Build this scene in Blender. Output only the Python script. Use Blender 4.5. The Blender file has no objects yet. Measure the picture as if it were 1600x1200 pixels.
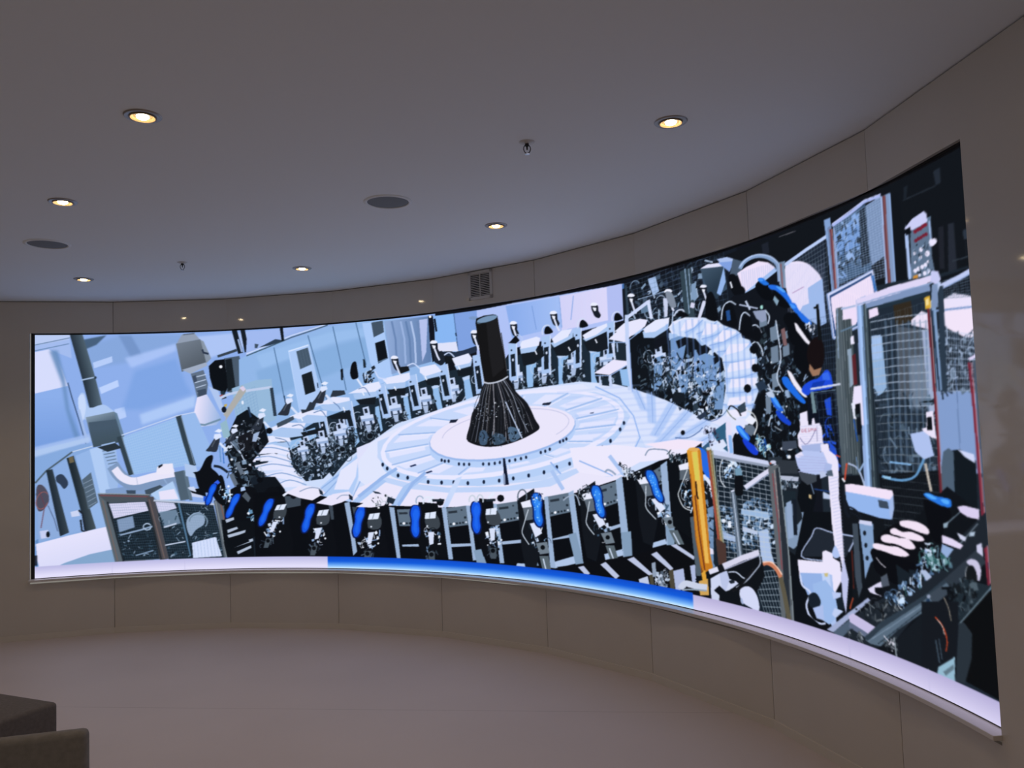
# Curved LED video wall in a dim presentation room.  Units are metres, Z up, the viewer stands at x=0, y=0.
import bpy, math, random
import numpy as np
from mathutils import Matrix, Vector

sc = bpy.context.scene
# ------------------------------------------------------------------ camera
PITCH, ROLL, F_PX = math.radians(3.4535), math.radians(-2.0162), 1260.75
cam_data = bpy.data.cameras.new('camera')
cam_data.sensor_width = 36.0
cam_data.lens = 36.0 * F_PX / 1600.0
cam = bpy.data.objects.new('camera', cam_data)
sc.collection.objects.link(cam)
sc.camera = cam
_c, _s, _cp, _sp = math.cos(ROLL), math.sin(ROLL), math.cos(PITCH), math.sin(PITCH)
cam.matrix_world = Matrix(((_c, -_s, 0, 0), (-_sp * _s, -_sp * _c, -_cp, 0), (_cp * _s, _cp * _c, -_sp, 1.6), (0, 0, 0, 1)))

# ------------------------------------------------------------------ world, colour management
world = bpy.data.worlds.new('world'); sc.world = world; world.use_nodes = True
world.node_tree.nodes['Background'].inputs[0].default_value = (1.0, 0.94, 0.84, 1)   # rest of the building, warm and dim
world.node_tree.nodes['Background'].inputs[1].default_value = 0.235
sc.view_settings.view_transform = 'Standard'
sc.view_settings.look = 'None'
sc.view_settings.exposure = 0.0
sc.view_settings.gamma = 1.0
sc.view_settings.use_curve_mapping = False
try:
    sc.cycles.use_denoising = True
    sc.cycles.sample_clamp_indirect = 6.0
    sc.cycles.max_bounces = 8
except Exception:
    pass
SCREEN_POWER = 1.06
LAMP_WATTS = 12.5

# ------------------------------------------------------------------ plan of the room
CX, CY = -2.857, 2.5748          # centre of the curved wall
RC = 4.5354                      # radius through the panel corners
RL = 4.5488                      # radius of the LED surface
CORNERS = [1.9280, 1.71242, 1.49332, 1.27347, 1.05475, 0.83313, 0.62184, 0.40123, 0.20101, -0.0145]   # panel joints, radians
CORNERS = [1.9280 + 0.2156 * k for k in range(4, 0, -1)] + CORNERS + [-0.0145 - 0.2156 * k for k in range(1, 6)]
Z_CEIL, Z_BASE = 2.878, 0.0458
Z_LED0, Z_LED1 = 0.505, 2.589
TH0, TH1 = 1.8515, 0.0640        # LED picture, left and right end
OP_L, OP_R, OP_B, OP_T = 1.8583, 0.0622, 0.464, 2.601   # opening in the panels

# ------------------------------------------------------------------ helpers
COL = sc.collection
def mat(name, base, rough=0.6, metal=0.0, coat=0.0, coat_rough=0.1, noise=0.0, nscale=20.0, bump=0.0, bscale=200.0, spec=0.5, emit=None, power=0.0):
    m = bpy.data.materials.new(name); m.use_nodes = True
    nt = m.node_tree; b = nt.nodes['Principled BSDF']
    b.inputs['Base Color'].default_value = (*base, 1)
    b.inputs['Roughness'].default_value = rough
    b.inputs['Metallic'].default_value = metal
    b.inputs['Coat Weight'].default_value = coat
    b.inputs['Coat Roughness'].default_value = coat_rough
    b.inputs['Specular IOR Level'].default_value = spec
    if emit:
        b.inputs['Emission Color'].default_value = (*emit, 1); b.inputs['Emission Strength'].default_value = power
    tc = nt.nodes.new('ShaderNodeTexCoord')
    if noise:
        n = nt.nodes.new('ShaderNodeTexNoise'); n.inputs['Scale'].default_value = nscale; n.inputs['Detail'].default_value = 5
        nt.links.new(tc.outputs['Object'], n.inputs['Vector'])
        r = nt.nodes.new('ShaderNodeValToRGB')
        r.color_ramp.elements[0].position = 0.3; r.color_ramp.elements[1].position = 0.7
        r.color_ramp.elements[0].color = (*[c * (1 - noise) for c in base], 1)
        r.color_ramp.elements[1].color = (*[min(1, c * (1 + noise)) for c in base], 1)
        nt.links.new(n.outputs['Fac'], r.inputs['Fac']); nt.links.new(r.outputs['Color'], b.inputs['Base Color'])
    if bump:
        n = nt.nodes.new('ShaderNodeTexNoise'); n.inputs['Scale'].default_value = bscale; n.inputs['Detail'].default_value = 3
        nt.links.new(tc.outputs['Object'], n.inputs['Vector'])
        u = nt.nodes.new('ShaderNodeBump'); u.inputs['Strength'].default_value = bump; u.inputs['Distance'].default_value = 0.002
        nt.links.new(n.outputs['Fac'], u.inputs['Height']); nt.links.new(u.outputs['Normal'], b.inputs['Normal'])
    return m

class MB:
    """collects faces, links them as one mesh object"""
    def __init__(s): s.v = []; s.f = []
    def add(s, vs, fs):
        n = len(s.v); s.v += [tuple(v) for v in vs]; s.f += [tuple(i + n for i in f) for f in fs]
    def box(s, c, u, v, w):
        c, u, v, w = Vector(c), Vector(u), Vector(v), Vector(w)
        P = [c + a * u + b * v + d * w for d in (-1, 1) for b in (-1, 1) for a in (-1, 1)]
        s.add(P, [(0, 2, 3, 1), (4, 5, 7, 6), (0, 1, 5, 4), (2, 6, 7, 3), (0, 4, 6, 2), (1, 3, 7, 5)])
    def prism(s, pts, z0, z1):
        n = len(pts)
        s.add([(x, y, z0) for x, y in pts] + [(x, y, z1) for x, y in pts],
              [tuple(range(n))[::-1], tuple(range(n, 2 * n))] + [(i, (i + 1) % n, n + (i + 1) % n, n + i) for i in range(n)])
    def lathe(s, prof, n=48, cx=0, cy=0):
        vs = []; fs = []
        for r, z in prof:
            vs += [(cx + r * math.cos(2 * math.pi * k / n), cy + r * math.sin(2 * math.pi * k / n), z) for k in range(n)]
        for j in range(len(prof) - 1):
            for k in range(n):
                a = j * n + k; b = j * n + (k + 1) % n
                fs.append((a, b, b + n, a + n))
        s.add(vs, fs)
    def disc(s, r, z, n=48):
        s.add([(r * math.cos(2 * math.pi * k / n), r * math.sin(2 * math.pi * k / n), z) for k in range(n)], [tuple(range(n))])
    def tube(s, pts, r, n=10):
        pts = [Vector(p) for p in pts]; vs = []; fs = []
        for i, p in enumerate(pts):
            d = (pts[min(i + 1, len(pts) - 1)] - pts[max(i - 1, 0)]).normalized()
            a = d.orthogonal().normalized(); b = d.cross(a)
            vs += [p + r * (math.cos(2 * math.pi * k / n) * a + math.sin(2 * math.pi * k / n) * b) for k in range(n)]
        for i in range(len(pts) - 1):
            for k in range(n):
                a_, b_ = i * n + k, i * n + (k + 1) % n
                fs.append((a_, b_, b_ + n, a_ + n))
        fs.append(tuple(range(n))[::-1]); fs.append(tuple(range((len(pts) - 1) * n, len(pts) * n)))
        s.add(vs, fs)
    def build(s, name, m, parent=None, bevel=0, smooth=False, seg=2):
        me = bpy.data.meshes.new(name); me.from_pydata(s.v, [], s.f); me.update()
        o = bpy.data.objects.new(name, me); COL.objects.link(o); me.materials.append(m)
        if parent: o.parent = parent
        if smooth:
            for p in me.polygons: p.use_smooth = True
            me.set_sharp_from_angle(angle=math.radians(35))
        if bevel:
            b = o.modifiers.new('bevel', 'BEVEL'); b.width = bevel; b.segments = seg; b.limit_method = 'ANGLE'
            for p in me.polygons: p.use_smooth = True
            me.set_sharp_from_angle(angle=math.radians(60)) if seg < 3 else None
        return o
def empty(name, loc=(0, 0, 0), rz=0):
    o = bpy.data.objects.new(name, None); o.empty_display_size = .1; COL.objects.link(o); o.location = loc; o.rotation_euler = (0, 0, rz); return o
def tag(o, label, cat, group=None):
    o['label'] = label; o['category'] = cat
    if group: o['group'] = group
    return o
def structure(o): o['kind'] = 'structure'; return o
def copy_tree(o, parent=None):
    c = o.copy(); COL.objects.link(c)
    if parent: c.parent = parent
    for ch in [x for x in o.children]: copy_tree(ch, c)
    return c
def on_arc(th, r): return CX + r * math.cos(th), CY + r * math.sin(th)

# ------------------------------------------------------------------ materials
M_WALL = mat('wall_laminate', (0.555, 0.508, 0.452), rough=0.42, coat=0.8, coat_rough=0.05, noise=0.02, nscale=3)
M_CEIL = mat('ceiling_paint', (0.80, 0.825, 0.84), rough=0.9, bump=0.05, bscale=300)
M_BASE = mat('baseboard_paint', (0.59, 0.54, 0.475), rough=0.45)
M_GAP = mat('dark_gap', (0.02, 0.018, 0.017), rough=0.9)
M_BLACK = mat('black_frame', (0.008, 0.008, 0.010), rough=0.5)
M_LEDGE = mat('ledge_white', (0.62, 0.58, 0.56), rough=0.35, coat=0.2)
M_METAL = mat('white_metal', (0.55, 0.52, 0.49), rough=0.4)
M_CHROME = mat('chrome', (0.55, 0.55, 0.56), rough=0.18, metal=1)
M_RING = mat('brushed_ring', (0.36, 0.33, 0.31), rough=0.35, metal=0.6)
M_REFL = mat('lamp_reflector', (0.36, 0.26, 0.15), rough=0.4, metal=0.1)
M_LENS = mat('lamp_lens', (1, 0.9, 0.7), rough=0.3, emit=(1.0, 0.78, 0.46), power=46)
M_GRILLE = mat('speaker_grille', (0.17, 0.175, 0.18), rough=0.7, bump=0.4, bscale=400)
M_FELT = mat('dark_felt', (0.135, 0.122, 0.116), rough=0.95, noise=0.12, nscale=60, bump=0.5, bscale=500, spec=0.15)
M_FELT2 = mat('grey_upholstery', (0.21, 0.20, 0.19), rough=0.9, noise=0.1, nscale=50, bump=0.4, bscale=500, spec=0.15)
M_DARK = mat('black_upholstery', (0.02, 0.017, 0.016), rough=0.85, bump=0.3)

def floor_material():
    m = mat('vinyl_floor', (0.52, 0.45, 0.43), rough=0.55, noise=0.03, nscale=1.3, bump=0.03, bscale=150)
    nt = m.node_tree; b = nt.nodes['Principled BSDF']
    src = b.inputs['Base Color'].links[0].from_socket
    tc = nt.nodes['Texture Coordinate']
    mp = nt.nodes.new('ShaderNodeMapping'); mp.inputs['Rotation'].default_value = (0, 0, math.radians(7.3))
    nt.links.new(tc.outputs['Object'], mp.inputs['Vector'])
    sx = nt.nodes.new('ShaderNodeSeparateXYZ'); nt.links.new(mp.outputs['Vector'], sx.inputs[0])
    a = nt.nodes.new('ShaderNodeMath'); a.operation = 'ADD'; a.inputs[1].default_value = -4.71     # sheet joints every 2 m
    nt.links.new(sx.outputs['Y'], a.inputs[0])
    p = nt.nodes.new('ShaderNodeMath'); p.operation = 'PINGPONG'; p.inputs[1].default_value = 1.0
    nt.links.new(a.outputs[0], p.inputs[0])
    l = nt.nodes.new('ShaderNodeMath'); l.operation = 'LESS_THAN'; l.inputs[1].default_value = 0.004
    nt.links.new(p.outputs[0], l.inputs[0])
    mx = nt.nodes.new('ShaderNodeMixRGB'); mx.blend_type = 'MULTIPLY'; mx.inputs[2].default_value = (0.80, 0.79, 0.78, 1)
    nt.links.new(l.outputs[0], mx.inputs[0]); nt.links.new(src, mx.inputs[1]); nt.links.new(mx.outputs[0], b.inputs['Base Color'])
    return m

# ------------------------------------------------------------------ floor and ceiling
bm = MB(); bm.add([(-9, -4, 0), (3.2, -4, 0), (3.2, 8.6, 0), (-9, 8.6, 0)], [(0, 1, 2, 3)])
structure(bm.build('floor', floor_material()))
bm = MB(); bm.box((-2.9, 2.3, Z_CEIL + 0.06), (6.1, 0, 0), (0, 6.3, 0), (0, 0, 0.06))
structure(bm.build('ceiling', M_CEIL))

# ------------------------------------------------------------------ panelled curved wall
wall = structure(empty('wall_back'))
def facet(t0, t1):
    a = Vector((*on_arc(t0, RC), 0)); b = Vector((*on_arc(t1, RC), 0))
    d = (b - a).normalized(); n = Vector((-d.y, d.x, 0))         # n points away from the room
    if n.dot(a - Vector((CX, CY, 0))) < 0: n = -n
    return a, b, d, n
def facet_hit(a, d, th):
    # distance along the facet at which the ray from the centre at angle th crosses it
    e = Vector((math.cos(th), math.sin(th), 0)); C0 = Vector((CX, CY, 0)) - a
    den = e.x * d.y - e.y * d.x
    k = -(C0.x * d.y - C0.y * d.x) / den
    return (C0 + e * k).dot(d)
GAP = 0.0016
UP_JOINTS = {4, 5, 9, 11, 13}      # corners where the joint of the upper panels shows; the others are butted tight
def slab(m, a, d, n, s0, s1, z0, z1, th=0.018, off=0.0):
    c = a + d * (s0 + s1) / 2 + n * (off + th / 2); c.z = (z0 + z1) / 2
    m.box(c, d * (s1 - s0) / 2, n * th / 2, (0, 0, (z1 - z0) / 2))
ZT = Z_CEIL - 0.006
for i in range(len(CORNERS) - 1):
    t0, t1 = CORNERS[i], CORNERS[i + 1]
    a, b, d, n = facet(t0, t1); L = (b - a).length
    lo, hi = GAP, L - GAP
    m = MB()
    if t1 >= TH0 + .007 or t0 <= OP_R:
        slab(m, a, d, n, lo, hi, Z_BASE - .01, ZT); m.build('wall_panel', M_WALL, wall)
    else:
        s0 = facet_hit(a, d, OP_L) if t0 > OP_L else None
        s1 = facet_hit(a, d, OP_R) if t1 < OP_R else None
        if s0 or s1:                                              # end panels wrap round the opening in one piece
            l2 = s0 if s0 else lo; h2 = s1 if s1 else hi
            if s0: slab(m, a, d, n, lo, s0, Z_BASE - .01, ZT)
            if s1: slab(m, a, d, n, s1, hi, Z_BASE - .01, ZT)
            slab(m, a, d, n, l2, h2, Z_BASE - .01, OP_B); slab(m, a, d, n, l2, h2, OP_T, ZT)
            m.build('wall_panel', M_WALL, wall)
        else:
            slab(m, a, d, n, lo, hi, Z_BASE - .01, OP_B); m.build('wall_panel', M_WALL, wall)
            m = MB(); slab(m, a, d, n, GAP if i in UP_JOINTS else .0002, L - (GAP if i + 1 in UP_JOINTS else .0002), OP_T, ZT); m.build('wall_panel', M_WALL, wall)
# dark substructure behind the joints
m = MB()
for i in range(len(CORNERS) - 1):
    a, b, d, n = facet(CORNERS[i], CORNERS[i + 1]); L = (b - a).length
    t0, t1 = CORNERS[i], CORNERS[i + 1]
    if t1 >= TH0 + .007 or t0 <= OP_R: slab(m, a, d, n, -.01, L + .01, 0, Z_CEIL, .02, .019)
    else:
        slab(m, a, d, n, -.01, L + .01, 0, OP_B - .02, .02, .019); slab(m, a, d, n, -.01, L + .01, OP_T + .01, Z_CEIL, .02, .019)
        if t0 > OP_L: slab(m, a, d, n, -.01, facet_hit(a, d, OP_L) - .02, 0, Z_CEIL, .02, .019)
        if t1 < OP_R: slab(m, a, d, n, facet_hit(a, d, OP_R) + .02, L + .01, 0, Z_CEIL, .02, .019)
m.build('wall_backing', M_GAP, wall)
# baseboard follows the facets
m = MB()
for i in range(len(CORNERS) - 1):
    a, b, d, n = facet(CORNERS[i], CORNERS[i + 1]); L = (b - a).length
    slab(m, a, d, n, 0.0, L, 0, Z_BASE, .022, -.008)
structure(m.build('baseboard_back', M_BASE))
# jambs and head of the opening, black
def arc_band(m, r0, r1, z0, z1, t0, t1, n=120):
    # solid curved bar
    vs = []; fs = []
    for k in range(n + 1):
        t = t0 + (t1 - t0) * k / n
        for r, z in ((r0, z0), (r1, z0), (r1, z1), (r0, z1)):
            x, y = on_arc(t, r); vs.append((x, y, z))
    for k in range(n):
        o = 4 * k
        for j in range(4): fs.append((o + j, o + (j + 1) % 4, o + 4 + (j + 1) % 4, o + 4 + j))
    fs.append((3, 2, 1, 0)); fs.append((4 * n, 4 * n + 1, 4 * n + 2, 4 * n + 3))
    m.add(vs, fs)
m = MB(); arc_band(m, RC + .002, RL + .01, OP_T, OP_T + .02, OP_L, OP_R)
structure(m.build('trim_1', M_GAP))
# white curved ledge under the screen
m = MB(); arc_band(m, 4.478, RL + .004, 0.482, 0.500, OP_L + .001, OP_R - .001)
structure(m.build('trim_2', M_LEDGE, bevel=.002))

# ------------------------------------------------------------------ LED video wall
# ---- LED wall picture: small scanline rasteriser, all coordinates in millimetres on the wall ----
LW, LH = 8131.0, 2084.0
NX, NY = 1500, 600
def hexc(h):
    v = int(h, 16)
    return np.array([(v >> 16) & 255, (v >> 8) & 255, v & 255], np.float32) / 255
class Canvas:
    def __init__(s, nx, ny, ss=2):
        s.nx, s.ny, s.ss = nx, ny, ss
        s.w, s.h = nx * ss, ny * ss
        s.b = np.zeros((s.h, s.w, 3), np.float32)
        s.sx, s.sy = s.w / LW, s.h / LH
    def mask(s, pts):
        p = np.array(pts, np.float32).reshape(-1, 2) * (s.sx, s.sy)
        x0, y0 = np.floor(p.min(0)).astype(int) - 1
        x1, y1 = np.ceil(p.max(0)).astype(int) + 2
        x0, y0, x1, y1 = max(x0, 0), max(y0, 0), min(x1, s.w), min(y1, s.h)
        if x1 <= x0 or y1 <= y0: return None
        X = np.arange(x0, x1) + .5
        Y = (np.arange(y0, y1) + .5)[:, None]
        cnt = np.zeros((y1 - y0, x1 - x0), np.int16)
        q = np.roll(p, -1, 0)
        for (ax, ay), (bx, by) in zip(p, q):
            if ay == by: continue
            lo, hi = (ay, by) if ay < by else (by, ay)
            r0, r1 = max(int(np.ceil(lo - .5)), y0), min(int(np.ceil(hi - .5)), y1)
            if r1 <= r0: continue
            yy = np.arange(r0, r1) + .5
            xc = ax + (yy - ay) * (bx - ax) / (by - ay)
            cnt[r0 - y0:r1 - y0] += (X[None, :] > xc[:, None])
        return (cnt & 1).astype(np.float32), x0, y0, x1, y1
    def fill(s, pts, col, alpha=1.0, col2=None, ax=None, soft=0):
        if soft:
            p = np.array(pts, float).reshape(-1, 2)
            k = max(1, int(soft * s.sx))
            ky = max(1, int(soft * s.sy))
            m = s.mask(pts)
            if m is None: return
            a, x0, y0, x1, y1 = m
            X0, Y0, X1, Y1 = max(x0 - 2 * k, 0), max(y0 - 2 * ky, 0), min(x1 + 2 * k, s.w), min(y1 + 2 * ky, s.h)
            M = np.zeros((Y1 - Y0, X1 - X0), np.float32)
            M[y0 - Y0:y1 - Y0, x0 - X0:x1 - X0] = a
            for _ in range(2):
                for axis, r in ((1, k), (0, ky)):
                    pad = [(0, 0), (0, 0)]; pad[axis] = (r // 2 + 1, r - r // 2)
                    c = np.cumsum(np.pad(M, pad, mode='edge'), axis)
                    n = M.shape[axis]
                    M = (np.take(c, range(r, r + n), axis) - np.take(c, range(0, n), axis)) / r
            a, x0, y0, x1, y1 = M, X0, Y0, X1, Y1
        else:
            m = s.mask(pts)
            if m is None: return
            a, x0, y0, x1, y1 = m
        a = (a * alpha)[..., None]
        if col2 is not None:
            gx0, gy0, gx1, gy1 = ax
            X = ((np.arange(x0, x1) + .5) / s.sx)[None, :]; Y = ((np.arange(y0, y1) + .5) / s.sy)[:, None]
            dx, dy = gx1 - gx0, gy1 - gy0
            t = np.clip(((X - gx0) * dx + (Y - gy0) * dy) / (dx * dx + dy * dy), 0, 1)[..., None]
            c = col * (1 - t) + col2 * t
        else: c = col
        v = s.b[y0:y1, x0:x1]
        v[:] = v * (1 - a) + c * a
    def line(s, x0, y0, x1, y1, w, col, alpha=1.0):
        # w in mm; strokes widened vertically so that both directions look alike
        dx, dy = x1 - x0, y1 - y0
        d = math.hypot(dx, dy) or 1
        nx, ny = -dy / d * w / 2, dx / d * w / 2
        s.fill([x0 + nx, y0 + ny, x1 + nx, y1 + ny, x1 - nx, y1 - ny, x0 - nx, y0 - ny], col, alpha)
    def net(s, q, n, m, w, col, alpha):
        A, B, Cc, D = [np.array(q[i:i + 2], float) for i in (0, 2, 4, 6)]
        for i in range(n + 1):
            t = i / n; a = A + (B - A) * t; b = D + (Cc - D) * t
            s.line(*a, *b, w, col, alpha)
        for j in range(m + 1):
            t = j / m; a = A + (D - A) * t; b = B + (Cc - B) * t
            s.line(*a, *b, w, col, alpha)
    def clutter(s, pts, n, size, cols, seed):
        p = np.array(pts, float).reshape(-1, 2)
        lo, hi = p.min(0), p.max(0)
        q = np.roll(p, -1, 0)
        rnd = random.Random(seed); k = 0; tries = 0
        while k < n and tries < n * 20:
            tries += 1
            x, y = rnd.uniform(lo[0], hi[0]), rnd.uniform(lo[1], hi[1])
            cr = ((p[:, 1] > y) != (q[:, 1] > y)) & (x < (q[:, 0] - p[:, 0]) * (y - p[:, 1]) / (q[:, 1] - p[:, 1] + 1e-9) + p[:, 0])
            if not cr.sum() & 1: continue
            k += 1
            c = cols[rnd.randrange(len(cols))]
            a = rnd.gauss(1.57, .9); t = rnd.random()
            if t < .45:    # short rod
                l = size * rnd.uniform(.5, 1.6); w = size * rnd.uniform(.12, .3)
                s.line(x - math.cos(a) * l / 2, y - math.sin(a) * l / 2, x + math.cos(a) * l / 2, y + math.sin(a) * l / 2, w, c)
            elif t < .8:   # block
                l = size * rnd.uniform(.3, .8); w = l * rnd.uniform(.5, 1.2); a *= .2
                u = (math.cos(a) * l / 2, math.sin(a) * l / 2); v = (-math.sin(a) * w / 2, math.cos(a) * w / 2)
                s.fill([x + u[0] + v[0], y + u[1] + v[1], x - u[0] + v[0], y - u[1] + v[1], x - u[0] - v[0], y - u[1] - v[1], x + u[0] - v[0], y + u[1] - v[1]], c)
            else:          # bent hose
                r = size * rnd.uniform(.4, .9); px, py = x + r * math.cos(a), y + r * math.sin(a)
                for i in range(1, 7):
                    b = a + i * .45; X, Y = x + r * math.cos(b), y + r * math.sin(b)
                    s.line(px, py, X, Y, size * .1, c); px, py = X, Y
    def run(s, text):
        for ln in text.split('\n'):
            f = ln.split()
            if not f or f[0] == '#': continue
            k = f[0]
            def pts(tok):
                v = [int(t) for t in tok]
                for i in range(2, len(v)): v[i] += v[i - 2]
                return v
            if k == 'P': s.fill(pts(f[2:]), hexc(f[1]))
            elif k == 'A': s.fill(pts(f[3:]), hexc(f[1]), float(f[2]))
            elif k == 'S': s.fill(pts(f[4:]), hexc(f[1]), float(f[2]), soft=float(f[3]))
            elif k == 'G': s.fill(pts(f[7:]), hexc(f[1]), 1, hexc(f[2]), [int(t) for t in f[3:7]])
            elif k == 'N': s.net([int(t) for t in f[6:]], int(f[2]), int(f[3]), float(f[4]), hexc(f[1]), float(f[5]))
            elif k == 'K':
                s.clutter(pts(f[5:]), int(f[2]), float(f[3]), [hexc(h) for h in f[1].split(',')], int(f[4]))
    def done(s):
        o = s.b.reshape(s.ny, s.ss, s.nx, s.ss, 3).mean((1, 3))
        o = o + (o.mean(2, keepdims=True) - o) * .09
        p = np.pad(o, ((1, 1), (1, 1), (0, 0)), mode='edge')          # the LED pitch is coarse: neighbouring diodes blend a little
        p = p[:, 1:-1] * .64 + (p[:, :-2] + p[:, 2:]) * .18
        return p[1:-1] * .64 + (p[:-2] + p[2:]) * .18

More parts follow.
